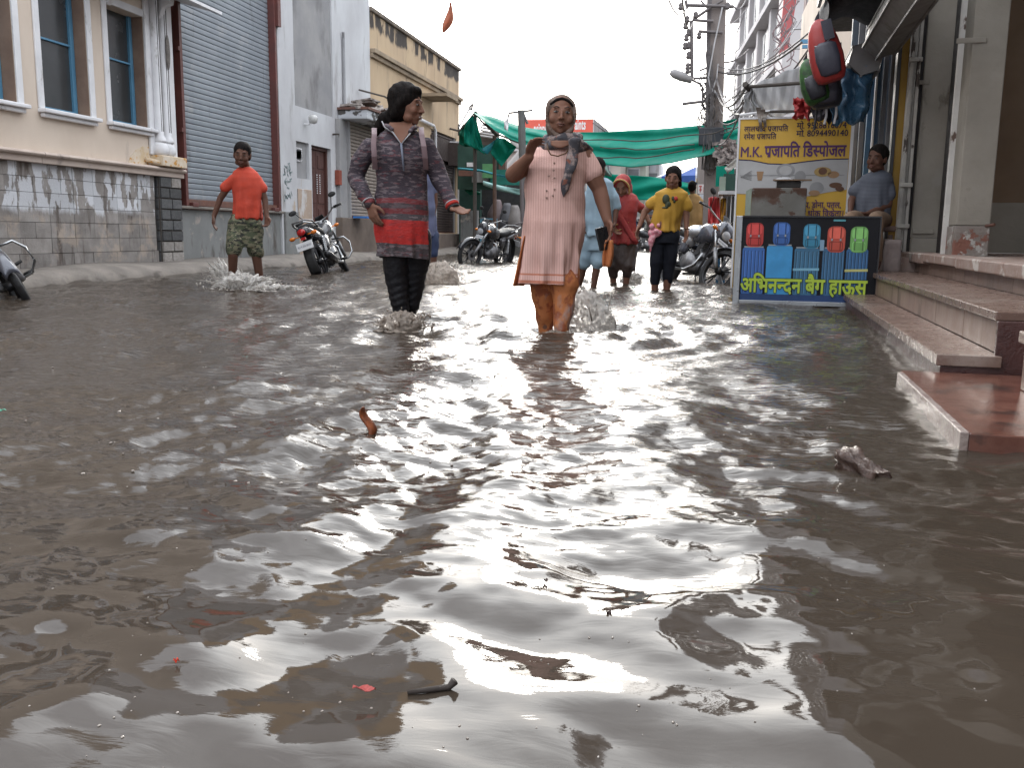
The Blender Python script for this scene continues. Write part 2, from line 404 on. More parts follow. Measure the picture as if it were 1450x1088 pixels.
# ================================================================== LEFT SIDE OF THE STREET
cream = mat('cream_plaster', (.62, .53, .44), (.55, .46, .375), sc=1.3, st=(1, 1, .5), rough=.85, bump=.12, world=True,
            layers=[((.30, .25, .21), 1.7, (1, 1, .35), .60, .14, None, None)])
white_trim = mat('white_trim', (.70, .70, .71), (.60, .60, .61), sc=3, world=True, rough=.7, bump=.08, layers=[((.34, .32, .30), 5., (1, 1, .4), .60, .1, None, None)])
blue_paint = mat('blue_paint', (.10, .26, .40), (.07, .20, .32), rough=.5)
glass_dark = mat('dark_glass', (.030, .034, .036), (.05, .055, .058), sc=.9, rough=.22, spec=.6, bump=.03, world=True, bsc=9)
reveal = mat('brown_reveal', (.23, .16, .12), (.18, .12, .09), rough=.85)
stone = mat('dado_stone', (.27, .25, .232), (.19, .172, .158), sc=5, world=True, rough=.9, bump=.35, bsc=45, rnd=.16,
            layers=[((.10, .08, .068), 3., (3, 3, .35), .55, .12, None, None), ((.32, .27, .225), 3.2, (1, 1, 1), .52, .1, .15, .72, .2),
                    ((.50, .51, .53), 4.6, (1, 1, .38), .485, .03, .80, 1.60, .25)])
grout = mat('dark_joint', (.075, .065, .057), rough=.95, bump=.3)
ledge_m = mat('ledge_stone', (.50, .42, .36), (.42, .34, .29), sc=2, world=True, rough=.75, bump=.15, layers=[((.26, .22, .19), 3., (1, 1, 1), .58, .1, None, None)])
ochre_patch = mat('ochre_patch', (.55, .42, .26), (.62, .55, .46), sc=6, rough=.9, bump=.4, layers=[((.50, .25, .06), 9., (1, 1, 1), .56, .03, None, None)])
slate = mat('slate_brick', (.050, .052, .054), (.085, .085, .085), sc=3, rough=.7, bump=.25, rnd=.35)
stbrick = mat('pale_stone_brick', (.20, .18, .16), (.30, .28, .26), sc=4, rough=.85, bump=.3, rnd=.2)
kerb_m = mat('kerb_concrete', (.21, .185, .16), (.13, .115, .10), sc=3, world=True, rough=.9, bump=.5, bsc=30, layers=[((.07, .06, .05), 2.5, (1, 1, 1), .52, .12, -.3, .06, .1)])
maroon = mat('maroon_steel', (.12, .035, .028), (.09, .03, .025), rough=.55, bump=.1)
rust = mat('rusty_steel', (.16, .07, .045), (.10, .05, .04), sc=7, rough=.7, bump=.2)
shut_m = mat('shutter_blue_grey', (.25, .278, .305), (.20, .225, .25), sc=1.2, st=(1, 1, .6), world=True, rough=.5, bump=.08, metal=.15, rnd=.05, layers=[((.30, .31, .32), 2.4, (1, 1, .8), .58, .12, None, None), ((.13, .14, .15), 2., (3, 3, .4), .62, .12, None, None)])
plinth_m = mat('grey_plinth', (.20, .205, .20), (.14, .145, .14), sc=1.5, world=True, rough=.85, bump=.25, layers=[((.09, .08, .07), 3., (1.5, 1.5, .5), .54, .12, None, None), ((.30, .27, .24), 3.5, (1, 1, 1), .60, .06, None, None)])

ZB = .12
kb = MB()
prof = [(-7.72, -.3), (-6.74, -.3), (-6.72, -.02), (-6.78, .07), (-6.92, .125), (-7.2, .145), (-7.72, .15)]
ringsk = []
for i in range(61):
    y = -2 + 31.2*i/60
    ringsk.append([(p[0]+(.05*math.sin(y*1.7)+.03*math.sin(y*4.1)+(.12 if y > 16.2 else 0))*(1 if p[0] > -7.6 else 0), y, p[1]+(.018*math.sin(y*2.3+p[0]*3) if p[1] > 0 else 0)) for p in prof])
kb.loft(ringsk)
k_ = kb.build('pavement', kerb_m, smooth=True); tag(k_, kind='structure')

b1 = thing('plastered_building', 'cream plastered building with blue framed windows above a peeling stone base', 'building', (XL, 8, 0))
yE = LYo(256, .10)
zl0, zl1 = 1.335, 1.47
wins = []
w2a, w2b = LY(61.5, 150), LY(127, 150); ww = w2b-w2a
w3a, w3b = LY(157.5, 170), LY(209, 180)
w1b = LY(22, 120); w1a = w1b-ww*1.02
zs2 = LZ(62, 153); zs3 = LZ(158, 173)
zsill = (zs2+zs3)/2
holes = [(w1a, w1b, zsill, 3.75), (w2a, w2b, zsill, 3.75), (w3a, w3b, zsill, 3.45)]
wallbox(MB(), XL, -6, yE, zl1, 8.0, holes, .45).build('wall', cream, b1)
bk = MB()
bk.box((XL-.46, -6, zl1), (XL-.6, yE, 8.0)).build('back_panel', grout, b1)
for i, (a, b, z0, z1) in enumerate(holes):
    tr = MB(); t_ = .095; px = XL+.025
    tr.box((XL+.001, a-t_, z0), (px, a, z1+t_)); tr.box((XL+.001, b, z0), (px, b+t_, z1+t_)); tr.box((XL+.001, a, z1), (px-.002, b, z1+t_))
    f = tr.build('window_trim', white_trim, b1, bevel=.006)
    sl_ = MB(); sl_.box((XL-.1, a-.1, z0-.05), (XL+.11, b+.1, z0-.002)); sl_.box((XL+.002, a-.07, z0-.10), (XL+.065, b+.07, z0-.052))
    sl_.build('window_sill', white_trim, b1, bevel=.012)
    wd = MB(); xw = XL-.16
    wd.box((xw-.04, b-.075, z0+.02), (xw, b-.01, z1)); wd.box((xw-.04, a+.01, z0+.02), (xw, a+.06, z1))
    wd.box((xw-.04, a+.06, z0+.02), (xw-.002, b-.075, z0+.06)); zb_ = LZ(62, 48) if i == 1 else (LZ(160, 78) if i == 2 else LZ(2, 31))
    wd.box((xw-.03, a+.06, zb_-.012), (xw-.004, b-.075, zb_+.012))
    fr = wd.build('window', blue_paint, b1, bevel=.004)
    MB().box((xw-.05, a+.05, z0+.03), (xw-.035, b-.07, zb_)).build('pane', glass_dark, fr)
    MB().box((xw-.05, a+.05, zb_), (xw-.035, b-.07, z1)).build('pane', glass_dark, fr)
    MB().box((XL-.44, b-.0015, z0), (XL-.003, b+.004, z1)).build('reveal', reveal, b1)
# ledge: round nose over a flat band, in two lengths
for a, b in ((-6, LY(50, 215)-.004), (LY(50, 215)+.004, yE+.12)):
    L = MB(); pr = [(XL-.1, zl0), (XL+.085, zl0), (XL+.085, zl0+.07), (XL+.125, zl0+.078), (XL+.14, zl0+.10), (XL+.125, zl0+.125), (XL+.09, zl1-.003), (XL-.1, zl1-.003)]
    L.prism(pr, 1, a, b); L.build('ledge', ledge_m, b1, bevel=.006)
# dado: stones laid in courses
dz = thing('stone_base_wall', 'grey stone block wall with peeling white paint below the cream plaster', 'wall', (XL, 8, 0))
yP = LYo(224, .05)
MB().box((XL-.4, -6, -.3), (XL-.012, yP, zl0)).build('mortar_bed', grout, dz)
sm_ = MB().box((-.03, -.5, -.5), (.03, .5, .5)).mesh('stone'); sm_.materials.append(stone)
zc = ZB-.02; hs = [.19, .175, .18, .17, .165, .17, .155]
tot = zl0-zc; hs = [h*tot/sum(hs) for h in hs]
for k, hgt in enumerate(hs):
    y = 3.0; off = 0
    j = 0
    while y < yP-.02:
        cols = [.46, .40, .52, .44, .38, .50]; c0 = cols[(j//2) % 6] if (k in (2, 5) or (k == 0 and (j//6) % 2)) else cols[j % 6]
        L = c0*(.5 if (k in (2, 5) or (k == 0 and (j//6) % 2)) else 1.)
        L = min(L, yP-.006-y)
        if L > .05:
            o = bpy.data.objects.new('stone', sm_); C.objects.link(o); o.parent = dz
            o.location = (random.uniform(-.006, .006)-.02, y+L/2-8, zc+hgt/2); o.scale = (1, L-.005, hgt-.005)
            bv = o.modifiers.new('b', 'BEVEL'); bv.width = .004; bv.segments = 2
        y += L; j += 1
    zc += hgt
# dark brick pier and the paired half columns over it
pr_ = thing('brick_pier', 'dark slate brick pier at the corner of the stone base wall', 'pier', (XL, 13, 0))
MB().box((XL-.4, yP+.01, -.3), (XL+.05, yE+.05, zl0-.002)).build('mortar_bed', grout, pr_)
bmsh = MB().box((-.02, -.5, -.5), (.02, .5, .5)).mesh('brick'); bmsh.materials.append(slate)
bmsh2 = bmsh.copy(); bmsh2.materials.clear(); bmsh2.materials.append(stbrick)
nC = 8; hC = (zl0-ZB)/nC; Wp = yE+.05-(yP+.01)
for k in range(nC):
    fr_ = [0, .52, 1] if k % 2 else [0, .42, 1]
    for j in range(2):
        ms = bmsh2 if (k < 2 or (k == nC-1 and j == 1)) else bmsh
        a, b = fr_[j]*Wp, fr_[j+1]*Wp
        o = bpy.data.objects.new('brick', ms); C.objects.link(o); o.parent = pr_
        o.location = (.055, yP+.01+(a+b)/2-13, ZB+hC*(k+.5)); o.scale = (1, b-a-.025, hC-.022)
        bv = o.modifiers.new('b', 'BEVEL'); bv.width = .008; bv.segments = 2
    o = bpy.data.objects.new('brick', bmsh); C.objects.link(o); o.parent = pr_   # the return towards the street wall
    o.location = (-.0, yP+.005-13, ZB+hC*(k+.5)); o.scale = (1.6, .03, hC-.022)
cp = thing('column_pair', 'pair of white half columns at the building corner beside the shutter', 'column', (XL, 13, 0))
c1, c2 = LYo(234, .13), LYo(244.5, .13)
zt_ = 5.3
for yc in (c1, c2):
    m1 = MB(); R_ = .062 if yc == c1 else .062
    m1.rings([((XL+.07, yc, 1.80), .10, .075), ((XL+.07, yc, 1.83), .10, .075), ((XL+.07, yc, 1.86), .085, .068), ((XL+.07, yc, 1.90), R_, R_), ((XL+.07, yc, zt_), R_, R_)], 16)
    m1.build('shaft', white_trim, cp, smooth=True)
    m2 = MB(); m2.rings([((XL+.07, yc, z), r, r*.9) for z, r in ((1.62, .08), (1.65, .112), (1.71, .12), (1.76, .105), (1.80, .085))], 16)
    m2.build('column_foot', white_trim, cp, smooth=True)
    fl = MB()
    for k in range(3):
        a = -.5+k*.45
        fl.box((XL+.07+R_*math.cos(a)-.004, yc-R_*math.sin(a)-.003, 1.95), (XL+.07+R_*math.cos(a)+.004, yc-R_*math.sin(a)+.003, zt_))
    fl.build('fluting', grout, cp)
MB().box((XL-.1, c1-.14, 1.472), (XL+.19, yE+.04, 1.62)).build('pedestal', ochre_patch, cp, bevel=.012)
MB().box((XL+.004, c1-.17, 1.625), (XL+.04, yE+.045, 5.3)).build('back_pilaster', white_trim, cp, bevel=.01)
wpm = MB(); wpm.prism([(LY(182, 232), 1.475), (LY(184, 218), 1.56), (LY(192, 206), 1.66), (LY(201, 199), 1.72), (LY(214, 200), 1.74), (LY(228, 202), 1.745), (LY(231, 236), 1.475)], 0, XL+.0015, XL+.006); wpm.build('bare_patch', ochre_patch, b1)
pi = MB(); pi.tube([(XL-.0, LY(205, 225), 1.55), (XL+.16, LY(216, 228), 1.50)], .035, 12); pi.build('drain_pipe', ochre_patch, b1, smooth=True)
wb = MB(); wb.ell((XL+.145, c2, 3.05), (.022, .05, .24)); tag(wb.build('wasp_nest', mat('nest', (.20, .18, .16), (.12, .11, .10), sc=30, bump=.8, rough=.95), smooth=True), 'grey papery clump clinging to the white half column', 'nest')
# small eave over the third window with its brackets
ev = thing('window_canopy', 'thin white concrete canopy with scrolled brackets over the window by the columns', 'canopy', (XL, 12, 3))
ya, yb = LY(205, 10), LY(262, 20)
cz = LZ(220, 2)
MB().add([(XL, ya-1.9, cz+.14), (XL+.62, ya-1.9, cz-.04), (XL+.62, yb-.05, cz-.04), (XL, yb-.05, cz+.14), (XL, ya-1.9, cz+.19), (XL+.62, ya-1.9, cz+.0), (XL+.62, yb-.05, cz+.0), (XL, yb-.05, cz+.19)], [(0,3,2,1),(4,5,6,7),(0,1,5,4),(1,2,6,5),(2,3,7,6),(3,0,4,7)]).build('slab', white_trim, ev)
for yy in (LY(152, 5), LY(218, 20)):
    pf = [(XL+.01, cz+.1), (XL+.30, cz+.03), (XL+.28, cz-.06), (XL+.16, cz-.10), (XL+.12, cz-.20), (XL+.01, cz-.30)]
    MB().prism(pf, 1, yy-.05, yy+.05).build('bracket', white_trim, ev, bevel=.01)

# ---- shop with the blue-grey roller shutter
yS0, yS1 = LY(262, 250), LY(395, 250); zS0 = LZ(262, 281)
yW0 = LY(397, 250); yW1 = LY(477, 250); yO0 = LY(524, 100); yO1 = LY(650, 200)
sh = thing('roller_shutter', 'large blue-grey ribbed roller shutter in a maroon frame', 'shutter', (XL, 14, 0))
slm = bpy.data.meshes.new('slat'); pts = []
L_ = yS1-yS0-.08; hsl = .0815
pf = [(0, 0), (.010, .002), (.014, .014), (.0155, .040), (.0145, .066), (.010, .0735), (0, .0745)]
mbs = MB(); mbs.prism([(p[0], p[1]) for p in pf], 1, 0, L_); slm = mbs.mesh('slat'); slm.materials.append(shut_m)
z = zS0; k = 0
while z < 5.2:
    o = bpy.data.objects.new('slat', slm); C.objects.link(o); o.parent = sh; o.location = (-.12+random.uniform(-.002, .002), yS0+.04-14, z); z += hsl; k += 1
MB().box((XL-.16, yS0+.03, zS0), (XL-.125, yS1-.03, 5.2)).build('backing', grout, sh)
MB().box((XL-.13, yS0-.02, .95), (XL+.02, yS0+.05, 5.3)).build('guide_rail', maroon, sh, bevel=.004); MB().box((XL-.13, yS1-.05, .95), (XL+.02, yS1+.02, 5.3)).build('guide_rail', maroon, sh, bevel=.004)
bb = MB(); bb.box((XL-.14, yS0+.05, zS0-.10), (XL-.03, yS1-.05, zS0-.004)); bb.box((XL-.10, yS0+.05, zS0-.16), (XL+.0, yS1-.05, zS0-.11)); bb.build('bottom_bar', rust, sh, bevel=.006)
lk = MB(); lk.box((XL-.02, yS1-.30, zS0-.12), (XL+.05, yS1-.12, zS0-.05)); lk.box((XL-.02, yS0+.12, zS0-.12), (XL+.05, yS0+.28, zS0-.05)); lk.build('lock', maroon, sh, bevel=.01)
for zz in (2.05, 3.2, 4.1): MB().box((XL+.0, yS0-.09, zz-.03), (XL+.04, yS0-.02, zz+.03)).build('hinge', maroon, sh)
bh = MB(); bh.box((XL+.0, yS1, LZ(396, 40)), (XL+.07, yS1+.12, LZ(396, 2))); bh.build('catch', maroon, sh)
b2 = thing('shuttered_shop', 'plain shop front of grey plinth and white pier around the roller shutter', 'building', (XL, 14, 0))
MB().box((XL-.5, yE+.051, -.3), (XL-.03, yS1+.08, .90)).build('plinth', plinth_m, b2, bevel=.01)
MB().box((XL-.5, yE+.055, .902), (XL+.045, yS1+.10, .945)).build('threshold', kerb_m, b2, bevel=.012)
MB().box((XL-.5, yE+.05, 5.2), (XL-.0, yS1+.02, 8.0)).build('lintel', white_trim, b2)
MB().box((XL-.5, yE+.02, .95), (XL-.17, yS1+.02, 5.2)).build('dark_back', grout, b2)

# ---- white rendered building with the brown door
whit = mat('whitewash', (.52, .53, .54), (.42, .42, .43), sc=1.1, st=(1, 1, .6), world=True, rough=.9, bump=.2, bsc=25,
           layers=[((.27, .26, .25), 1.5, (2, 2, .5), .57, .14, None, None), ((.40, .33, .26), 3.2, (1, 1, .6), .60, .06, -1, 1.6, .2), ((.56, .37, .20), 2., (1, 1, 1), .32, .04, 6.4, 9., .9)])
grey_pl = mat('grey_cement', (.225, .225, .23), (.29, .285, .28), sc=1.6, world=True, rough=.9, bump=.15, layers=[((.15, .145, .145), 1.3, (1, 1, .6), .52, .15, None, None)])
beige_pl = mat('beige_patch', (.40, .31, .24), (.33, .26, .21), sc=3, world=True, rough=.9, bump=.3, layers=[((.5, .49, .48), 3, (1, 1, .4), .56, .05, None, None)])
b3 = thing('white_building', 'white rendered building with a grey cement panel and a brown door', 'building', (XL, 18, 0))
dA, dB = LY(443, 300), LY(470, 300); dT = LZ(455, 208); dBm = .33
jA, jB = LY(420, 230), LY(438, 230); jT, jB_ = LZ(428, 201), LZ(428, 253)
pA, pB = LY(416.5, 100), LY(471, 100); pBt = LZ(443, 157)
wallbox(MB(), XL, yS1+.081, yO0, -.3, 9.4, [(dA, dB, dBm, dT), (jA, jB, jB_, jT), (pA, pB, pBt, 7.0)], .4).build('wall', whit, b3)
MB().box((XL-.38, pA, pBt), (XL-.035, pB, 7.0)).build('cement_panel', grey_pl, b3)
MB().box((XL+.001, yS1+.15, -.3), (XL+.035, LY(421, 300), LZ(410, 300))).build('plinth', plinth_m, b3, bevel=.012)
MB().box((XL+.002, LY(421.5, 300), -.3), (XL+.022, LY(441, 300), LZ(430, 268))).build('patch', beige_pl, b3, bevel=.01)
door_m = mat('brown_wood', (.085, .030, .022), (.06, .022, .017), sc=4, st=(1, 1, .3), rough=.55, bump=.15)
dr = MB(); dr.box((XL-.2, dA+.06, dBm), (XL-.13, (dA+dB)/2-.004, dT-.06)); dr.box((XL-.2, (dA+dB)/2+.004, dBm), (XL-.13, dB-.06, dT-.06))
do = dr.build('door', door_m, b3, bevel=.004)
for ya, yb in ((dA+.12, (dA+dB)/2-.07), ((dA+dB)/2+.07, dB-.12)):
    for za, zb in ((.5, 1.05), (1.15, 1.75), (1.85, dT-.16)):
        MB().box((XL-.131, ya, za), (XL-.115, yb, zb)).build('door_panel', door_m, do, bevel=.012)
MB().box((XL-.21, dA, dBm), (XL-.08, dA+.06, dT)).box((XL-.21, dB-.06, dBm), (XL-.08, dB, dT)).box((XL-.21, dA+.06, dT-.06), (XL-.082, dB-.06, dT)).build('door_frame', door_m, b3)
MB().box((XL-.39, dA-.02, -.1), (XL-.21, dB+.02, dT+.1)).build('dark_back', grout, b3)
ct = MB()
for k in range(9):
    for yy in (-.10, .04): ct.box((XL-.117, (dA+dB)/2+yy+.1, 1.35+k*.045), (XL-.112, (dA+dB)/2+yy+.14, 1.372+k*.045))
ct.build('chalk_mark', white_trim, do)
MB().box((XL-.25, jA, jB_), (XL-.06, jB, jT)).build('niche_back', grey_pl, b3)
jl = MB(); n_ = 9
for a in range(7):
    for b in range(n_):
        cy = jA+.06+(jB-jA-.35)*(a+.5)/7; czz = jB_+.35+(jT-jB_-.5)*(b+.5)/n_
        jl.obox((XL-.045, cy, czz), (.03, .025, .10), Matrix.Rotation(math.radians(45 if (a+b) % 2 else -45), 3, 'X'))
jl.build('lattice_vent', white_trim, b3)
gr_ = MB()
for k in range(26):
    yy = LY(random.uniform(402, 412), 240); zz = LZ(407, random.uniform(230, 282)); a = random.uniform(0, 3.14); l_ = random.uniform(.05, .14)
    gr_.obox((XL+.004, yy, zz), (.003, .028, l_), Matrix.Rotation(a, 3, 'X'))
gr_.build('torn_poster', mat('torn_paper', (.05, .10, .10), (.35, .38, .38), sc=25), b3)
tag(MB().box((XL+.002, LY(474, 250), LZ(476, 262)), (XL+.10, LY(478, 250), LZ(476, 241))).build('meter_box', mat('red_box', (.26, .06, .035)), bevel=.01), 'small red meter box on the white wall right of the brown door', 'box')
lp = thing('wall_light', 'small white round lamp on an elbow above the lattice vent', 'lamp', (XL, LY(431, 170), LZ(431, 170)))
q_ = MB(); q_.tube([(0, 0, -.08), (.10, 0, -.08), (.14, 0, 0)], .018); q_.build('arm', white_trim, lp, world=False)
q_ = MB(); q_.rings([((.18, 0, -.07), .03, .03), ((.18, 0, -.05), .075, .075), ((.18, 0, .04), .09, .09), ((.18, 0, .09), .06, .06)], 14); q_.build('globe', mat('lamp_glass', (.5, .5, .48), rough=.2), lp, smooth=True, world=False)
tp_ = MB(); tp_.tube([(XL+.0, LY(471, 190), LZ(471, 190)), (XL+.14, LY(471, 190), LZ(471, 190)), (XL+.14, LY(471, 190), LZ(471, 196))], .02); tag(tp_.build('spout', grout), 'small dark pipe spout high on the white wall', 'pipe')
tag(MB().tube([(XL+.04, LY(484.5, 100), LZ(484, 150)), (XL+.04, LY(484.5, 100), LZ(484, 54)), (XL+.06, LY(483, 100), LZ(484, 46))], .03, 10).build('conduit', mat('grey_pipe', (.30, .30, .31))), 'thin grey conduit running up the whitewashed wall to a bracket', 'pipe')
# shop bay under the hood: brown plinth and pale shutter set back
hA, hB = LY(478, 160), LY(530, 160)
hood = thing('shutter_hood', 'rusty projecting hood with peeling white paint over the pale shutter', 'awning', (XL, 21, 3))
hood_m = mat('peeling_hood', (.42, .44, .46), (.50, .52, .54), sc=3, world=True, rough=.7, bump=.2, layers=[((.07, .065, .06), 2.3, (1, 1, 1.4), .50, .02, None, None)])
hz0, hz1 = LZ(478, 165)-.05, LZ(478, 147)-.12
MB().box((XL+.001, hA, hz0), (XL+.66, hB+1.2, hz1)).build('box', hood_m, hood, bevel=.02)
MB().box((XL+.0, hA-.03, hz1), (XL+.70, hB+1.25, hz1+.05)).build('cover_sheet', rust, hood)
rb = MB()
for k in range(34):
    rb.obox((XL+random.uniform(.1, .55), hA+random.uniform(.1, 2.6), hz1+.06+random.uniform(0, .16)), (random.uniform(.1, .4), random.uniform(.2, .6), random.uniform(.02, .07)), Matrix.Rotation(random.uniform(-.5, .5), 3, 'X') @ Matrix.Rotation(random.uniform(0, 3), 3, 'Z'))
tag(rb.build('rubble', mat('rubble', (.38, .34, .31), (.12, .10, .09), sc=9, rough=.9)), 'heap of rags and broken sheeting lying on the peeling hood', 'debris', kind='stuff')
def small_shutter(name, label, y0, y1, z0, z1, x, m, hs_=.075, brown=None):
    t = thing(name, label, 'shutter', (x, (y0+y1)/2, z0))
    me_ = MB().prism([(0, 0), (.02, .015), (.022, .05), (0, .068)], 1, 0, y1-y0-.06).mesh('slat'); me_.materials.append(m)
    z = z0
    while z < z1-hs_*.5:
        o = bpy.data.objects.new('slat', me_); C.objects.link(o); o.parent = t; o.location = (0, y0+.03-(y0+y1)/2, z-z0); z += hs_
    MB().box((x-.03, y0+.02, z0), (x-.002, y1-.02, z1)).build('backing', grout, t)
    for ya_, yb_2 in ((y0-.02, y0+.03), (y1-.03, y1+.02)): MB().box((x-.03, ya_, z0-.05), (x+.05, yb_2, z1)).build('guide_rail', brown or grey_pl, t)
    MB().box((x-.02, y0+.03, z0-.06), (x+.04, y1-.03, z0-.005)).build('bottom_bar', rust, t)
pale_sh = mat('pale_shutter', (.30, .26, .225), (.24, .20, .17), rough=.6, bump=.05, metal=.1)
small_shutter('roller_shutter', 'pale beige roller shutter under the peeling hood', LY(487, 250), LY(531, 250), LZ(489, 306), hz0, XL+.10, pale_sh)
brown_pl = mat('brown_plinth', (.16, .125, .10), (.11, .085, .07), sc=2, world=True, rough=.9, bump=.3)
MB().box((XL+.001, LY(475, 300), -.3), (XL+.16, LY(555, 300), LZ(489, 312)+.05)).build('plinth', brown_pl, b3, bevel=.015)
MB().box((XL+.001, LY(475, 200), LZ(489, 312)+.051), (XL+.09, LY(486, 200), hz0)).build('pier', grey_pl, b3, bevel=.01)
tag(MB().box((XL+.17, LY(489, 300), LZ(489, 306)-.04), (XL+.5, LY(500, 300), LZ(489, 306)+.0)).build('blue_board', mat('bright_blue', (.04, .18, .50))), 'bright blue board lying on the sill below the pale shutter', 'board')

# ---- ochre building with the stained parapet
ochre = mat('ochre_wall', (.50, .38, .245), (.42, .31, .20), sc=1., st=(1, 1, .5), world=True, rough=.9, bump=.15,
            layers=[((.26, .20, .14), 1.4, (1.5, 1.5, .35), .58, .1, None, None), ((.05, .042, .036), 1.3, (1.3, 1.3, .45), .46, .05, 5.2, 6.6, .3)])
b4 = thing('ochre_building', 'ochre walled building with a black stained parapet and dark shutters', 'building', (XL, 25, 0))
zr0 = LZ(525, 28); zr1 = LZ(650, 97)
zp = (zr0+zr1)/2+.05
zc_ = LZ(585, 108)
bh0, bh1 = LY(611, 250), LY(645.5, 250); bhz0, bhz1 = LZ(630, 330), LZ(630, 190)
wallbox(MB(), XL, yO0+.002, yO1, -.3, zp, [(bh0, bh1, bhz0, bhz1)], .4).build('wall', ochre, b4)
MB().box((XL-.39, yO1-.3, -.3), (XL-.385+.0, yO1, zp)).box((XL-6, yO1-.3, -.3), (XL-.401, yO1-.002, zp)).build('side_wall', ochre, b4)
MB().box((XL-.3, yO0+.01, zp), (XL+.06, yO1+.05, zp+.10)).build('coping', mat('black_coping', (.10, .085, .07), (.22, .18, .14), sc=5, rough=.95, bump=.4), b4, bevel=.02)
MB().box((XL+.001, yO0+.01, zc_), (XL+.13, yO1+.03, zc_+.10)).box((XL+.001, yO0+.01, zc_-.10), (XL+.07, yO1+.02, zc_-.002)).build('cornice', mat('dirty_cornice', (.22, .17, .12), (.33, .26, .18), sc=3, world=True, rough=.9, bump=.3), b4, bevel=.01)
MB().box((XL+.002, LY(648, 250), .2), (XL+.05, yO1+.01, LZ(649, 232))).build('white_pier', white_trim, b4)
MB().box((XL-.38, bh0-.05, bhz0-.1), (XL-.3, bh1+.05, bhz1+.1)).build('dark_back', grout, b4)
dk_sh = mat('dark_brown_shutter', (.075, .055, .05), (.055, .04, .035), rough=.5, metal=.1)
small_shutter('roller_shutter', 'dark brown roller shutter at the far corner of the ochre building', bh0+.05, bh1-.05, bhz0+.03, bhz1, XL-.08, dk_sh)
MB().box((XL+.002, LY(560, 300), -.3), (XL+.30, yO1+.0, bhz0-.02)).build('plinth', brown_pl, b4, bevel=.02)
MB().box((XL-.05, bh0-.1, LZ(620, 225)), (XL+.03, bh1+.1, LZ(620, 194))).build('sign_panel', mat('dark_sheet', (.05, .035, .03)), b4)
aw = thing('small_awning', 'dark brown ragged awning at the far corner of the ochre building', 'awning', (XL, yO1-2, 3))
MB().box((XL+.031, yO1-1.4, LZ(640, 236)), (XL+.9, yO1+.1, LZ(640, 205))).build('panel', mat('dark_sheet', (.05, .035, .03)), aw)
rg = MB()
for k in range(9): rg.obox((XL+.2+k*.08, yO1-1.2+k*.13, LZ(640, 204)+.03), (.35, .06, .03), Matrix.Rotation(.4*math.sin(k*7), 3, 'Z'))
rg.build('ragged_strip', white_trim, aw)
tag(MB().box((XL+.002, LY(612, 140), LZ(607, 142)), (XL+.75, LY(595, 140), LZ(607, 142)+.08)).build('sunshade', mat('dirty_cornice', (.22, .17, .12))), 'thin brown sunshade slab projecting from the ochre wall', 'canopy')
tag(MB().tube([(XL+.06, LY(613.5, 200), .4), (XL+.06, LY(613.5, 200), LZ(613, 185)), (XL+.10, LY(609, 200), LZ(609, 178)), (XL+.1, LY(590, 200), LZ(597, 172))], .045, 10).build('drainpipe', white_trim, smooth=True), 'white rainwater pipe on the ochre wall', 'pipe')
tag(MB().tube([(XL+.05, LY(505, 125), LZ(505, 127)), (XL+.5, LY(515, 140), LZ(517, 138)), (XL+.66, LY(540, 155), LZ(538, 158))], .02, 6).build('stay_rod', grout), 'thin dark rod tying the peeling hood to the wall', 'rod')
sh2 = thing('wall_bracket', 'small dark iron bracket on the ochre corner', 'bracket', (XL, yO1-1.2, 4))
MB().tube([(XL+.02, LY(636, 185), LZ(636, 182)), (XL+.35, LY(636, 185), LZ(636, 186))], .03).tube([(XL+.3, LY(636, 185), LZ(636, 176)), (XL+.3, LY(636, 185), LZ(636, 192))], .03).build('arm', grout, sh2)
# the closed upper lane beyond: left row goes on behind the stall
# ================================================================== RIGHT HAND SHOP ROW  (t across, s along, z up)
red_gr = mat('wet_red_granite', (.115, .045, .032), (.16, .07, .05), sc=9, rough=.14, bump=.06, bsc=120, spec=.6, world=True, contrast=(.4, .6), layers=[((.22, .14, .11), 3, (1, 1, 1), .6, .2, None, None), ((.05, .03, .025), 5, (1, 1, 1), .56, .1, None, None)])
tile_m = mat('brown_red_tile', (.19, .130, .105), (.15, .095, .075), sc=5, rough=.30, bump=.08, world=True, rnd=.08, layers=[((.26, .21, .18), 3.2, (1, 1, 1), .56, .15, None, None), ((.08, .055, .045), 4, (1, 1, 1), .60, .1, None, None)])
riser_m = mat('riser_stone', (.25, .175, .14), (.19, .13, .105), sc=3, st=(1, 1, .5), rough=.45, bump=.12, world=True, rnd=.08, layers=[((.10, .07, .055), 3, (1.5, 1.5, .5), .56, .14, None, None)])
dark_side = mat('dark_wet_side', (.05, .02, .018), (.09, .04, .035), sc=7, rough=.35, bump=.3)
plat_m = mat('worn_platform_edge', (.30, .235, .20), (.22, .13, .10), sc=4, rough=.6, bump=.3, world=True, layers=[((.46, .42, .38), 4, (1, 1, 1), .56, .06, None, None)])
greyp = mat('grey_damp_plaster', (.285, .26, .218), (.23, .21, .175), sc=2.4, rough=.85, bump=.25, bsc=35, world=True, layers=[((.09, .07, .05), 3, (1, 1, .6), .62, .1, None, None), ((.30, .29, .27), 1.5, (1, 1, 1), .6, .2, None, None)])
peel = mat('peeling_red_plaster', (.24, .21, .185), (.18, .15, .13), sc=6, rough=.85, bump=.8, bsc=28, world=True, layers=[((.20, .085, .06), 6, (1, 1, 1), .52, .03, None, None), ((.38, .36, .33), 8, (1, 1, 1), .56, .03, None, None)])
chan_m = mat('flaking_grey_channel', (.44, .42, .37), (.33, .31, .28), sc=6, rough=.6, bump=.3, world=True, layers=[((.06, .045, .035), 7, (1, 1, .35), .56, .03, None, None)])
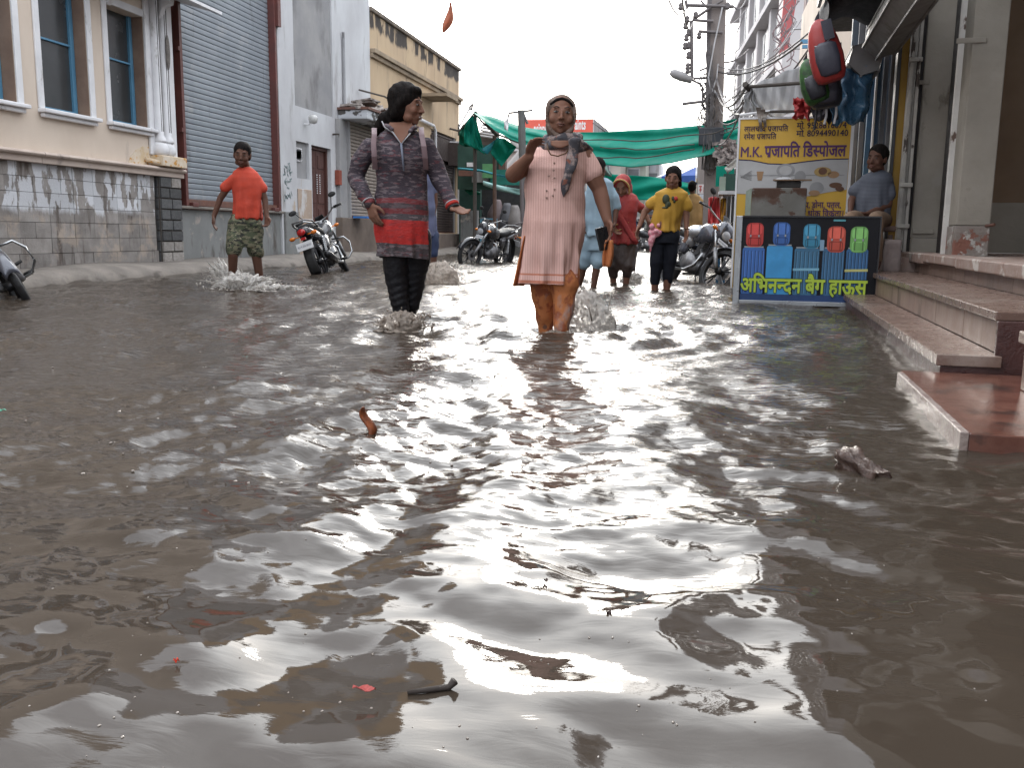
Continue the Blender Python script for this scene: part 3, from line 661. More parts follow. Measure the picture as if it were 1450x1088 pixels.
white_ch = mat('white_channel', (.60, .58, .54), (.50, .48, .45), sc=6, rough=.55, bump=.15, world=True, layers=[((.10, .06, .04), 6, (1, 1, .4), .64, .03, None, None)])
brown_st = mat('brown_strip', (.10, .055, .038), rough=.6)
black_m = mat('black_gap', (.012, .009, .008), rough=.7)
tan_w = mat('tan_wall', (.20, .135, .085), (.17, .115, .07), sc=1.5, rough=.8, bump=.15, world=True)

st_ = thing('entrance_steps', 'red and brown stone steps rising from the flood to the shop platform', 'steps', RF((1., 5, 0)))
# wet red landing at water level
edge = MB(RF).box((.605, 2.83, -.3), (.629, 4.05, .050)); edge.build('edge_strip', mat('worn_edge_glare', (.34, .29, .26), (.16, .10, .085), sc=14, st=(1, .4, 1), rough=.2, bump=.4), st_, bevel=.003)  # pale tone is mostly reflected glare painted into the worn edge
MB(RF).box((.63, 2.834, -.3), (3.2, 4.13, .046)).build('landing', red_gr, st_, bevel=.004)
# low step
s0, s1_ = 4.15, 9.2
for k in range(7):
    a = s0+(s1_-s0)*k/7; b = s0+(s1_-s0)*(k+1)/7
    MB(RF).box((.77, a+.003, .07), (1.02, b-.003, .118)).build('tile', tile_m, st_, bevel=.004)
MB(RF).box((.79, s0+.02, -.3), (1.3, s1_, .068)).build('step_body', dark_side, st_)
# main step
for k in range(7):
    a = s0+.06+(s1_-s0)*k/7; b = s0+.06+(s1_-s0)*(k+1)/7
    MB(RF).box((.995, a+.002, .262), (1.42, b-.002, .300)).build('tile', tile_m, st_, bevel=.005)
    MB(RF).box((1.022, a+.003, .119), (1.06, b-.003, .260)).build('riser', riser_m, st_, bevel=.003)
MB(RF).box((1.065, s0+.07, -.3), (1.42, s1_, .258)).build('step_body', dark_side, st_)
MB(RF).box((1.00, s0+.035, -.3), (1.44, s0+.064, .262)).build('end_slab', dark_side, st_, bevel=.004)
# platform
pt = thing('shop_platform', 'raised platform with a worn chipped stone edge in front of the closed shops', 'platform', RF((1.5, 6, 0)))
for k in range(9):
    a = -2+(11.6)*k/9; b = -2+11.6*(k+1)/9
    m_ = MB(RF)
    n = 8; poly = [(1.365+random.uniform(-.004, .012), .39+random.uniform(-.012, .01))]
    m_.box((1.365, a+.002, .395+random.uniform(-.01, .01)), (1.62, b-.002, .470)).build('edge_stone', plat_m, pt, bevel=.010)
    if b > 3.6: MB(RF).box((1.425, max(a, s0)+.003, .301), (1.47, b-.003, .392)).build('riser', riser_m, pt)
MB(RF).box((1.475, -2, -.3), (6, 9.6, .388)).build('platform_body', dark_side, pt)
MB(RF).box((1.622, -2, .39), (6, 9.9, .462)).build('floor_slab', plat_m, pt)
# low slab at the very right edge of the view
sb = thing('side_block', 'brown stone block with an overhanging cap at the near end of the steps', 'block', RF((1.3, 3.5, 0)))
Q = Prs(1443, 468, 3.75)
MB(RF).box((Q.x, 2.7, Q.z-.045), (Q.x+.6, 3.75, Q.z)).build('cap', riser_m, sb, bevel=.006)
MB(RF).box((Q.x+.02, 2.72, .05), (Q.x+.58, 3.73, Q.z-.047)).build('body', riser_m, sb)

# ---- closed shop fronts: piers and shutter channels standing on the platform, seen face on
wl_ = thing('closed_shop_row', 'grey damp plastered shop piers with open dark gaps between steel channels', 'building', RF((1.6, 8.5, 0)))
HT = 4.0
def colbox(u0, u1, name, m, S, d=.25, z0=.463, z1=HT, bev=.008, dx=0):
    a, b = Prs(u0, 355, S).x, Prs(u1, 355, S).x
    return MB(RF).box((a+.001, S, z0), (b-.001, S+d, z1)).build(name, m, wl_, bevel=bev)
ZP = Prs(1370, 320, 8.0).z
colbox(1288, 1328, 'panel', greyp, 9.52, .3, .60); colbox(1288.5, 1327.5, 'panel_base', greyp, 9.505, .3, .463, .598)
colbox(1328, 1334, 'strip', brown_st, 9.45, .1)
colbox(1280, 1289, 'dark_gap', black_m, 9.56, .1)
colbox(1332.5, 1341, 'steel_channel', white_ch, 8.3, .05, bev=.004)
colbox(1341.2, 1352, 'dark_gap', black_m, 8.42, .5)
colbox(1350.5, 1399, 'pier', greyp, 8.0, .40, ZP+.004); colbox(1349.5, 1399.5, 'pier_base', peel, 7.985, .42, .463, ZP)
a, b = Prs(1265.5, 355, 9.5).x, Prs(1281, 355, 9.5).x
for x0_, x1_, y_ in ((a, a+.035, 9.40), (b-.03, b, 9.42)): MB(RF).box((x0_, y_, .463), (x1_, y_+.10, HT)).build('channel_flange', chan_m, wl_, bevel=.004)
MB(RF).box((a+.035, 9.47, .463), (b-.03, 9.49, HT)).build('steel_channel', chan_m, wl_)
for v in (85, 262, 320):
    zz = Prs(1273, v, 9.4).z; MB(RF).box((a-.01, 9.375, zz-.02), (b+.008, 9.41, zz+.02)).build('clamp', chan_m, wl_, bevel=.008)
for (u0, u1, v, S) in ((1291, 1316, 117, 9.52), (1354, 1397, 58, 8.0), (1292, 1322, 328, 9.505)):
    p, q = Prs(u0, v, S), Prs(u1, v, S); MB(RF).box((p.x, S-.012, p.z-.02), (q.x, S-.001, p.z+.02)).build('patch', greyp, wl_, bevel=.006)
xB = Prs(1390, 350, 9.9).x; zB2 = Prs(1420, 287, 9.9).z
MB(RF).box((xB, 9.9, .463), (6, 10.2, zB2)).build('recess_base', greyp, wl_, bevel=.004)
MB(RF).box((xB, 9.92, zB2+.001), (6, 10.2, 5.6)).build('recess_wall', tan_w, wl_)
MB(RF).box((1.45, -3, HT), (6, 9.9, 7.5)).build('upper_storey', greyp, wl_)
MB(RF).box((1.5, -3, .463), (1.9, 3.7, HT)).build('near_pier', greyp, wl_)
MB(RF).box((5.8, -3, .463), (6, 9.9, HT)).build('back_wall', tan_w, wl_)
nl = MB(RF); p = Prs(1402, 320, 7.98); nl.tube([(p.x-.03, 7.99, p.z), (p.x+.02, 7.93, p.z+.01)], .012); nl.build('hook', rust, wl_)

# ---- stall of the seated man
yellow = mat('yellow_paint', (.36, .215, .03), (.30, .17, .02), sc=3, rough=.6, bump=.06, world=True)
yb_ = thing('bag_stall', 'narrow luggage stall with yellow side wall, steel shutters and a dark awning', 'stall', RF((1.4, 10, 0)))
q0 = Prs(1256, 350, 9.62)
MB(RF).box((q0.x, 9.62, .2), (Prs(1292, 350, 9.62).x, 9.7, 3.6)).build('side_wall', yellow, yb_)
MB(RF).box((q0.x-.035, 9.60, .2), (q0.x-.002, 9.75, 3.4)).build('post', mat('black_steel', (.02, .02, .022), rough=.4), yb_, bevel=.004)
MB(RF).box((.9, 9.0, -.3), (2.4, 13, .42)).build('plinth', plat_m, yb_)
blk = MB()
blue_d = mat('door_blue', (.05, .13, .24), (.035, .09, .17), rough=.45)
steel_g = mat('dull_steel', (.20, .20, .21), (.14, .14, .15), rough=.45, metal=.4)
for (u, w, m_, s_) in ((1222, 8, blue_d, 10.6), (1240, 6, steel_g, 10.5), (1212, 7, steel_g, 10.9), (1232, 5, blue_d, 10.5), (1249, 5, steel_g, 10.3), (1203, 8, steel_g, 11.2), (1228, 3, white_trim, 10.45)):
    a = Prs(u-w/2, 300, s_).x; b = Prs(u+w/2, 300, s_).x
    MB(RF).box((a, s_, .42), (b, s_+.06, 3.3)).build('door_bar', m_, yb_, bevel=.004)
MB(RF).box((.95, 11.4, .42), (2.4, 11.5, 3.6)).build('door_panel', mat('grey_blue_panel', (.10, .13, .17), (.07, .09, .12), sc=2, rough=.5), yb_)
MB(RF).box((2.2, 10.3, .42), (2.3, 11.4, 3.6)).build('inner_wall', mat('grey_blue_panel', (.10, .13, .17)), yb_)
MB(RF).box((.75, 9.6, 3.4), (2.4, 14, 3.5)).build('ceiling', black_m, yb_)
# hexagonal sheet hoods of rolled shutters
hex_m = mat('galvanised_hood', (.15, .148, .145), (.20, .197, .19), sc=3, rough=.55, metal=.2, bump=.12, bsc=15, world=True, layers=[((.11, .10, .095), 3, (1, 1, 1), .56, .1, None, None)])
def hexhood(sa, sb, ct, cz_, r, label):
    t = thing('shutter_hood', label, 'shutter box', RF((ct, sa, cz_)))
    R = []
    for s in (sa, sb):
        R.append([(ct+r*math.cos(math.pi/3*k+.3), s, cz_+r*math.sin(math.pi/3*k+.3)) for k in range(6)])
    m = MB(RF); m.loft(R, cap=False); m.build('casing', hex_m, t, bevel=.006)
    e = MB(RF)
    for s in (sa+.01,): e.loft([[(ct+(r*.985)*math.cos(math.pi/3*k+.3), s+d, cz_+(r*.985)*math.sin(math.pi/3*k+.3)) for k in range(6)] for d in (0, .02)])
    e.build('end_plate', hex_m, t, bevel=.004)
    l = MB(RF)
    for k in range(6):
        a = math.pi/3*k+.3; l.obox((ct+r*math.cos(a), (sa+sb)/2, cz_+r*math.sin(a)), (.02, abs(sb-sa), .02))
    l.build('seam', hex_m, t)
qa = Prs(1250, 56, 9.2); hexhood(7.0, 9.25, qa.x, qa.z, .165, 'long grey hexagonal shutter box nearest the viewer at the top right')
qb = Prs(1224, 86, 9.7); hexhood(9.55, 10.4, qb.x, qb.z, .165, 'short grey hexagonal shutter box above the seated man')
# dark awning over the bags
awn = thing('stall_awning', 'black cloth awning stretched over the hanging bags', 'awning', RF((.9, 9.5, 3)))
cl_b = mat('black_cloth', (.012, .014, .02), (.02, .022, .03), rough=.85, bump=.3)
A0 = Prs(1168, 52, 9.2); A1 = Prs(1245, 58, 9.6)
def aw(u, v):
    t = A0.x+(A1.x+.25-A0.x)*u; s = 7.6+2.6*v
    return (t, s, 2.93+.22*(1-v)*0+.05*math.sin(u*9+v*5)-.10*math.sin(u*math.pi)*math.sin(v*3)+.32*u*(1-v)*.0 - .18*(v))
g = MB(RF); g.grid(aw, 20, 20); g.build('cloth', cl_b, awn, smooth=True, solid=.02)
fl_ = MB(RF); fl_.grid(lambda u, v: (A0.x+.0+.03*math.sin(u*12), 7.6+2.6*u, 2.93-.18*u-v*(.22+.04*math.sin(u*20))), 24, 5); fl_.build('valance', cl_b, awn, smooth=True, solid=.01)
tag(MB(RF).box((A0.x-.03, 7.5, 2.90), (A0.x+.0, 10.3, 2.94)).build('awning_bar', steel_g), 'thin steel bar along the front edge of the black awning', 'bar')

# ---- banner board in yellow and white
def board_frame(u0, u1, v0, v1, S0):
    a = Prs(u0, v1, S0); b = Prs(u1, v1, S0); c = Prs(u0, v0, S0); d = Prs(u1, v0, S0)
    return a, b, c, d
SB = 10.2
bl = Prs(1042, 300, SB); br_ = Prs(1197, 300, SB); zt = Prs(1120, 168, SB).z; zbt = .05
bn = thing('disposables_banner', 'yellow and white printed shop banner with purple Hindi lettering', 'banner', RF((bl.x, SB, .5)))
ban_y = mat('banner_yellow', (.60, .36, .035), (.52, .31, .03), sc=2, rough=.5, bump=.04, world=True, contrast=(.3, .8))
ban_w = mat('banner_white', (.42, .42, .42), (.34, .335, .33), sc=3, rough=.5, bump=.05, world=True)
Wd = br_.x-bl.x; Hh = zt-zbt
def bx(px): return bl.x+(px-1042)/155*Wd
def bz(py): return zt-(py-168)/(300-168)*(zt-Prs(1120, 300, SB).z)
MB(RF).box((bl.x, SB, zbt), (br_.x, SB+.05, zt)).build('panel', ban_y, bn)
wp = [(bx(1042.2), bz(226)), (bx(1060), bz(227)), (bx(1085), bz(232)), (bx(1110), bz(233)), (bx(1140), bz(229)), (bx(1170), bz(226)), (bx(1196.5), bz(226)), (bx(1196.5), bz(268)), (bx(1170), bz(272)), (bx(1140), bz(278)), (bx(1100), bz(276)), (bx(1042.2), bz(274))]
MB(RF).prism(wp, 1, SB-.004, SB-.001).build('white_field', ban_w, bn)
MB(RF).prism([(p[0], p[1]+.012) for p in wp[:7]]+[(p[0], p[1]) for p in wp[6::-1]], 1, SB-.0045, SB-.0012).build('field_line', mat('print_dark', (.03, .02, .06)), bn)
purple = mat('print_purple', (.075, .012, .10), rough=.5, bump=0)
dark_p = mat('print_dark', (.03, .02, .06))
EX = RF((1, 0, 0)); EZ = Vector((0, 0, 1))
def bt(name, toks, px, py, wpx, hpx, m, bold, d=.006):
    return put_text(name, toks, m, bn, RF((bx(px), SB-d, bz(py))), EX, EZ, width=wpx/155*Wd, height=hpx/155*Wd/.72, bold=bold)
MAIN = ['प', '+r', 'जाप', 'ित', ' ', 'िड', '^स', 'पोजल']
bt('headline', ['M.K.'], 1045, 221, 31, 15, purple, .012)
bt('headline', MAIN, 1079, 221, 113, 17, purple, .03)
bt('name_line', ['लालच', '^न', 'द', ' ', 'प', '+r', 'जाप', 'ित'], 1048, 185, 62, 8, dark_p, .015)
bt('name_line', ['रमेश', ' ', 'प', '+r', 'जाप', 'ित'], 1048, 196, 46, 8, dark_p, .015)
bt('phone_line', ['मो', '.', ' ', '9528816674'], 1122, 182, 69, 9, dark_p, .012)
bt('phone_line', ['मो', '.', ' ', '8094490140'], 1122, 193, 72, 9, dark_p, .012)
bt('goods_line', ['क', 'प,', ' ', 'डोना,', ' ', 'पतल,'], 1132, 294, 58, 9, purple, .02)
bt('goods_line', ['के', ' ', 'थोक', ' ', 'िव', 'के', '+r', 'ता।'], 1134, 306, 60, 9, purple, .02)
# printed goods: cup, plates, bowl, fork
def disc(px, py, rx, ry, m, d, name='printed_dish', n=20):
    w = Wd/155; MB(RF).prism([(bx(px)+rx*w*math.cos(2*math.pi*k/n), bz(py)+ry*w*math.sin(2*math.pi*k/n)) for k in range(n)], 1, SB-d-.001, SB-d).build(name, m, bn)
grp = mat('print_grey', (.30, .30, .30)); tanp = mat('print_tan', (.36, .22, .12)); brp = mat('print_brown', (.14, .07, .04))
disc(1110, 241, 13, 10, grp, .006); disc(1110, 241, 9, 7, ban_w, .008); disc(1162, 243, 12, 7, mat('print_gold', (.38, .26, .10)), .006); disc(1162, 242, 6, 5, brp, .008)
disc(1155, 266, 10, 9, grp, .006); disc(1152, 273, 8, 4, tanp, .009); disc(1181, 262, 9, 4, brp, .006); disc(1187, 267, 6, 3.5, brp, .008); disc(1177, 247, 8, 5, tanp, .006); disc(1131, 250, 8, 9, grp, .007)
MB(RF).prism([(bx(1069), bz(242)), (bx(1079), bz(242)), (bx(1077), bz(255)), (bx(1071), bz(255))], 1, SB-.008, SB-.006).build('printed_cup', tanp, bn)
for k in range(6): MB(RF).tube([(bx(1046), SB-.007, bz(250)), (bx(1062), SB-.007, bz(241+k*2.6))], .003, 4).build('printed_fork', grp, bn)
MB(RF).box((bx(1045), SB-.006, bz(248.4)), (bx(1192), SB-.004, bz(247))).build('printed_line', grp, bn)
MB(RF).box((bl.x-.02, SB-.01, zbt), (bl.x-.001, SB+.06, zt+.02)).box((br_.x+.001, SB-.01, zbt), (br_.x+.03, SB+.06, zt+.02)).box((bl.x, SB-.01, zt+.001), (br_.x, SB+.06, zt+.02)).build('frame', white_trim, bn)

# ---- dusty metal counter in front of the banner
SC_ = 9.7
ca, cb = Prs(1056, 268, SC_), Prs(1143, 268, SC_); cz1 = Prs(1100, 266, SC_).z
cn = thing('dusty_counter', 'rusty grey sheet metal counter box standing before the banner', 'counter', RF((ca.x, SC_, 0)))
dust = mat('dusty_sheet', (.17, .165, .15), (.13, .125, .11), sc=3, rough=.8, bump=.2, world=True, layers=[((.07, .035, .022), 4, (1, 1, 1), .50, .04, .95, 1.3, .25), ((.09, .05, .035), 5, (1, 1, 1), .60, .04, None, None)])
MB(RF).box((ca.x+.06, SC_, .05), (cb.x, SC_+.35, cz1)).build('body', dust, cn, bevel=.01)
MB(RF).add([(ca.x, SC_+.3, .05), (ca.x+.058, SC_, .05), (ca.x+.058, SC_, cz1), (ca.x, SC_+.3, cz1-.02), (ca.x+.058, SC_+.3, .05), (ca.x+.058, SC_+.3, cz1)], [(0, 1, 2, 3), (0, 4, 5, 3), (0, 4, 1), (3, 2, 5)]).build('side_flap', mat('pale_green_flap', (.22, .27, .22)), cn)
MB(RF).box((ca.x+.30, SC_+.05, cz1+.001), (cb.x-.06, SC_+.3, cz1+.07)).build('tray', mat('dark_tray', (.03, .028, .026)), cn, bevel=.01)
MB(RF).box((ca.x+.26, SC_+.02, cz1+.072), (cb.x+.04, SC_+.1, cz1+.085)).build('plank', mat('brown_plank', (.20, .13, .08)), cn)
pz = MB(RF)
pz.ell(((ca.x+cb.x)/2+.08, SC_+.14, cz1+.08), (.10, .08, .035)); tag(pz.build('crumpled_bag', mat('thin_plastic', (.45, .46, .48), rough=.25, bump=.8, bsc=30), smooth=True), 'crumpled clear plastic bag on top of the dusty counter', 'plastic bag')

# ---- luggage advertisement board standing in the water
SA = 8.35
al = Prs(1049, 370, SA); ar = Prs(1242, 370, SA); zT = Prs(1145, 308, SA).z; zB_ = Prs(1110, 429, SA).z
ad = thing('luggage_sign', 'black framed luggage shop sign with printed backpacks and suitcases', 'sign', RF((al.x, SA, 0)))
ad_bk = mat('sign_black', (.008, .008, .011), rough=.4, bump=0, spec=.2)
fr_m = mat('aluminium_frame', (.36, .38, .39), (.28, .29, .30), rough=.35, metal=.5)
AW = ar.x-al.x; AHt = zT-zB_
def ax_(px): return al.x+(px-1049)/193*AW
def az(py): return zT-(py-308)/(429-308)*AHt
MB(RF).box((al.x, SA, zB_+.02), (ar.x, SA+.10, zT)).build('panel', ad_bk, ad)
MB(RF).box((al.x-.055, SA-.02, zB_-.02), (al.x-.001, SA+.12, zT+.01)).build('frame', fr_m, ad, bevel=.004)
MB(RF).box((al.x, SA-.02, zB_-.02), (ar.x, SA+.11, zB_+.018)).build('frame', fr_m, ad, bevel=.004)
MB(RF).box((al.x, SA-.015, zT+.001), (ar.x+.012, SA+.11, zT+.014)).box((ar.x+.001, SA-.015, zB_+.02), (ar.x+.012, SA+.11, zT)).build('frame', mat('black_steel', (.02, .02, .022), rough=.4), ad)
MB(RF).box((al.x-.06, SA+.12, zB_-.15), (al.x-.03, SA+.15, zT+.01)).build('leg', mat('black_steel', (.02, .02, .022)), ad)
MB(RF).box((ar.x-.1, SA+.10, zB_-.25), (ar.x-.06, SA+.13, zT)).build('leg', mat('black_steel', (.02, .02, .022)), ad)
def rrect(x0, x1, z0, z1, r, n=4):
    P = []
    for cx, cy, a0 in ((x1-r, z1-r, 0), (x0+r, z1-r, 90), (x0+r, z0+r, 180), (x1-r, z0+r, 270)):
        for k in range(n+1):
            a = math.radians(a0+90*k/n); P.append((cx+r*math.cos(a), cy+r*math.sin(a)))
    return P
def pr(name, poly, m, d, par): return MB(RF).prism(poly, 1, SA-d-.0012, SA-d).build(name, m, par)
cases = [((.03, .13, .42), 1051, 1083, False), ((.04, .30, .62), 1086, 1123, True), ((.035, .15, .27), 1126, 1161, False), ((.03, .13, .26), 1166, 1196, False), ((.02, .11, .26), 1199, 1229, False)]
packs = [((.48, .035, .03), 1055, 1080), ((.03, .11, .36), 1094, 1118), ((.03, .22, .36), 1137, 1161), ((.50, .07, .04), 1171, 1196), ((.16, .40, .10), 1203, 1227)]
for i, (c, a, b, plain) in enumerate(cases):
    m = flat('print_case%d' % i, c, rough=.4, bump=0)
    dk = flat('print_case_dark%d' % i, tuple(x*.45 for x in c), rough=.4, bump=0); lt = flat('print_case_light%d' % i, tuple(min(1, x*1.7+.04) for x in c), rough=.4, bump=0)
    top = 351-(3 if plain else 0)
    o = pr('printed_suitcase', rrect(ax_(a), ax_(b), az(418), az(top), .02), m, .002, ad)
    if not plain:
        for k in range(6):
            x = a+3+(b-a-6)*k/5; pr('rib', [(ax_(x-.8), az(415)), (ax_(x+.8), az(415)), (ax_(x+.8), az(top+4)), (ax_(x-.8), az(top+4))], dk, .0035, o)
            pr('rib', [(ax_(x+.8), az(415)), (ax_(x+1.6), az(415)), (ax_(x+1.6), az(top+5)), (ax_(x+.8), az(top+5))], lt, .0035, o)
    if i in (2, 4): pr('strap', [(ax_(a-1), az(383)), (ax_(b+1), az(382)), (ax_(b+1), az(378.5)), (ax_(a-1), az(379.5))], flat('print_strap%d' % i, (.20, .45, .60) if i == 2 else (.50, .50, .18), bump=0), .005, o)
    hx = a+5; pr('handle', [(ax_(hx-3), az(top-2)), (ax_(b-2), az(top-2)), (ax_(b-2), az(top)), (ax_(hx-3), az(top))], flat('print_handle', (.30, .32, .34), bump=0), .0035, o)
for i, (c, a, b) in enumerate(packs):
    m = flat('print_pack%d' % i, c, rough=.5, bump=0); dk = flat('print_pack_dark%d' % i, tuple(x*.4 for x in c), bump=0); lt = flat('print_pack_light%d' % i, tuple(min(1, x*1.5+.03) for x in c), bump=0)
    zt0 = [316, 315, 317, 320, 320][i]; zb0 = [350, 348, 351, 356, 356][i]
    o = pr('printed_backpack', rrect(ax_(a), ax_(b), az(zb0), az(zt0), .045), m, .0045, ad)
    pr('flap', rrect(ax_(a+2), ax_(b-2), az(zt0+17), az(zt0+2), .03), lt, .006, o)
    pr('pocket', rrect(ax_(a+3), ax_(b-3), az(zb0-2), az(zt0+21), .015), dk if i != 4 else lt, .006, o)
    pr('pocket_front', rrect(ax_(a+4), ax_(b-4), az(zb0-3), az(zt0+22), .012), m, .0072, o)
    for x in (a+6.5, b-6.5): pr('buckle_strap', [(ax_(x-.7), az(zb0-3)), (ax_(x+.7), az(zb0-3)), (ax_(x+.7), az(zt0+1)), (ax_(x-.7), az(zt0+1))], dk, .009, o)
    for x in (a+6.5, b-6.5): pr('buckle', [(ax_(x-1.2), az(zt0+20)), (ax_(x+1.2), az(zt0+20)), (ax_(x+1.2), az(zt0+17)), (ax_(x-1.2), az(zt0+17))], flat('print_handle', (.30, .32, .34)), .0105, o)
pr('printed_label', rrect(ax_(1178), ax_(1195), az(313), az(310.5), .004), flat('print_teal', (.10, .36, .42)), .003, ad)
pr('printed_tag', rrect(ax_(1161), ax_(1167), az(354), az(339), .004), flat('print_tag', (.22, .35, .48)), .0085, ad)
blue_sh = flat('print_reflection', (.015, .05, .16), bump=0)
pr('printed_floor', [(ax_(1050), az(426)), (ax_(1241), az(426)), (ax_(1241), az(417)), (ax_(1050), az(417))], blue_sh, .0025, ad)
SGN = ['अ', 'िभ', 'न', '^न', 'दन', ' ', 'बैग', ' ', 'हाऊस']
lime = mat('print_lime', (.42, .56, .045), (.36, .50, .04), rough=.45, bump=0); lime_d = flat('print_outline', (.01, .035, .02), bump=0)
for m, bo, d, nm, dx in ((lime_d, .060, .011, 'lettering_outline', 0), (lime, .028, .014, 'lettering', 0)):
    put_text(nm, SGN, m, ad, RF((ax_(1051+dx), SA-d, az(414))), EX, EZ, width=(179-2*dx)/193*AW, height=20.5/193*AW/.66, bold=bo)

# rough concrete lump between sign and channel
cbk = MB(RF); qc = Prs(1247, 388, 8.9); qd = Prs(1275, 340, 8.9)
def lump(p):
    return p
bm_ = bmesh.new(); bmesh.ops.create_cube(bm_, size=1); bmesh.ops.subdivide_edges(bm_, edges=bm_.edges, cuts=6, use_grid_fill=True)
vs = []
for v in bm_.verts:
    p = Vector((v.co.x*(qd.x-qc.x), v.co.y*.3, v.co.z*(qd.z-.28))); p += v.normal*.022*mnoise.noise(p*9)+v.normal*.012*mnoise.noise(p*25)
    p += Vector(((qc.x+qd.x)/2, 8.95, (qd.z+.28)/2)); vs.append(p)
bm_.verts.index_update(); cbk.add(vs, [tuple(v.index for v in f.verts) for f in bm_.faces]); bm_.free()
tag(cbk.build('concrete_block', mat('rough_block', (.22, .175, .16), (.15, .12, .11), sc=5, rough=.85, bump=.5, bsc=20), smooth=True), 'rough brown concrete block between the luggage sign and the steel channel', 'block')

# ---- hanging bags
def backpack(name, label, uvw, s, w, h, d, m1, m2, tilt, parts=True):
    p = Prs(uvw[0], uvw[1], s)
    t = thing(name, label, 'backpack', RF((p.x, s, p.z)), -AR, 'backpacks hanging under the awning')
    R = Matrix.Rotation(tilt, 3, 'Y')
    m = MB(lambda q: R @ Vector(q)); rr_ = []
    for z, kx, ky in ((-.5, .55, .5), (-.47, .80, .85), (-.35, .98, 1), (-.1, 1.02, 1.05), (.15, .90, .95), (.32, .74, .8), (.43, .50, .55), (.5, .16, .2)):
        ring = []
        for k in range(24):
            a = 2*math.pi*k/24; cx, cy = math.cos(a), math.sin(a); e = .72
            ring.append((w/2*kx*math.copysign(abs(cx)**e, cx), d/2*ky*math.copysign(abs(cy)**e, cy), z*h))
        rr_.append(ring)
    m.loft(rr_).build('bag_body', m1, t, smooth=True, world=False)
    pk = MB(lambda q: R @ Vector(q)); rr_ = []
    for z, kx in ((-.42, .5), (-.38, .85), (-.15, 1), (.05, .9), (.1, .5)):
        rr_.append([(w*.36*kx*math.copysign(abs(math.cos(a))**.6, math.cos(a))+.0, -d*.48+d*.22*kx*math.copysign(abs(math.sin(a))**.6, math.sin(a)), z*h) for a in [2*math.pi*k/20 for k in range(20)]])
    pk.loft(rr_).build('front_pocket', m2, t, smooth=True, world=False)
    sp = MB(lambda q: R @ Vector(q)); sp.grid(lambda a, b: (w*.08+w*.30*(a-.2), -d*.5-.012-.03*math.sin(a*3.1)*0, h*(.12+.3*b)+.0), 3, 3); sp.build('side_panel', m2, t, world=False, solid=.02)
    sr = MB(lambda q: R @ Vector(q)); sr.tube([(0, 0, h*.48), (.02, 0, h*.62), (-.02, 0, h*.5)], .012); sr.tube([(w*.3, d*.4, h*.4), (w*.5, d*.6, 0), (w*.3, d*.4, -h*.4)], .014)
    sr.build('strap', m2, t, world=False)
    zp_ = MB(lambda q: R @ Vector(q)); zp_.tube([(-w*.3, -d*.5, h*.08), (-w*.05, -d*.55, h*.05), (w*.25, -d*.54, h*.16)], .006); zp_.build('zip', fr_m, t, world=False)
    return t
redc = mat('red_nylon', (.36, .035, .03), (.28, .025, .025), rough=.5, bump=.25, bsc=20); slc = mat('slate_nylon', (.05, .05, .07), (.035, .035, .05), rough=.5, bump=.25, bsc=20)
blkc = mat('black_nylon', (.018, .02, .028), (.03, .032, .04), rough=.45, bump=.3, bsc=20); grc = mat('green_cloth', (.03, .12, .02), (.012, .03, .012), sc=12, rough=.6)
backpack('backpack', 'red and slate grey backpack hanging topmost under the awning', (1168, 72), 9.0, .29, .56, .22, redc, slc, math.radians(-16))
backpack('backpack', 'black and dark green backpack hanging behind the red backpack', (1151, 115), 9.25, .24, .42, .22, grc, blkc, math.radians(-20))
backpack('backpack', 'bulky black backpack hanging below the red backpack', (1168, 125), 9.35, .30, .36, .24, blkc, slc, math.radians(-8))
def crumple(name, label, u, v, s, size, m, seed, cat='plastic sheet'):
    p = Prs(u, v, s); g = MB(RF); sd = seed
    g.grid(lambda a, b: (p.x+size[0]*(a-.5)*(1-.25*b)+.04*mnoise.noise((a*5, b*5, sd)), s+.10*mnoise.noise((a*4, b*4, sd+9))+.05*math.sin(a*14), p.z+size[1]*(.5-b)+.05*mnoise.noise((a*4, b*3, sd+5))), 22, 22)
    tag(g.build(name, m, smooth=True, solid=.004), label, cat)
crumple('blue_plastic', 'crumpled blue plastic sheet hanging beside the bags', 1205, 135, 9.6, (.40, .52), mat('blue_plastic', (.045, .10, .17), (.06, .14, .22), rough=.3, bump=.4, bsc=12), 3)
crumple('red_cloth', 'red cloth bundle hanging below the white tarpaulin', 1137, 153, 9.9, (.20, .20), mat('red_fabric', (.42, .035, .035), (.30, .03, .03), rough=.6), 5, 'cloth')
crumple('dark_cloth', 'dark rag bundle hanging above the banner phone numbers', 1172, 152, 9.7, (.34, .26), mat('dark_rag', (.03, .028, .035), (.06, .05, .06), rough=.8), 8, 'cloth')
for i, (u, v0, v1, m, lb) in enumerate(((1156, 140, 184, blkc, 'long black strap hanging left over the phone numbers'), (1164, 140, 170, blkc, 'short black strap beside the longer strap'), (1170, 150, 176, white_trim, 'pale strap hanging at left over the phone numbers'), (1184, 148, 175, white_trim, 'pale strap hanging at right over the phone numbers'), (1190, 60, 150, steel_g, 'steel hanging chain right of the red backpack'))):
    a = Prs(u, v0, 9.45); b = Prs(u-3, v1, 9.45)
    tag(MB(RF).tube([a, (a+b)/2+Vector((.01, 0, 0)), b], .012, 6).build('hanging_strap', m), lb, 'strap')
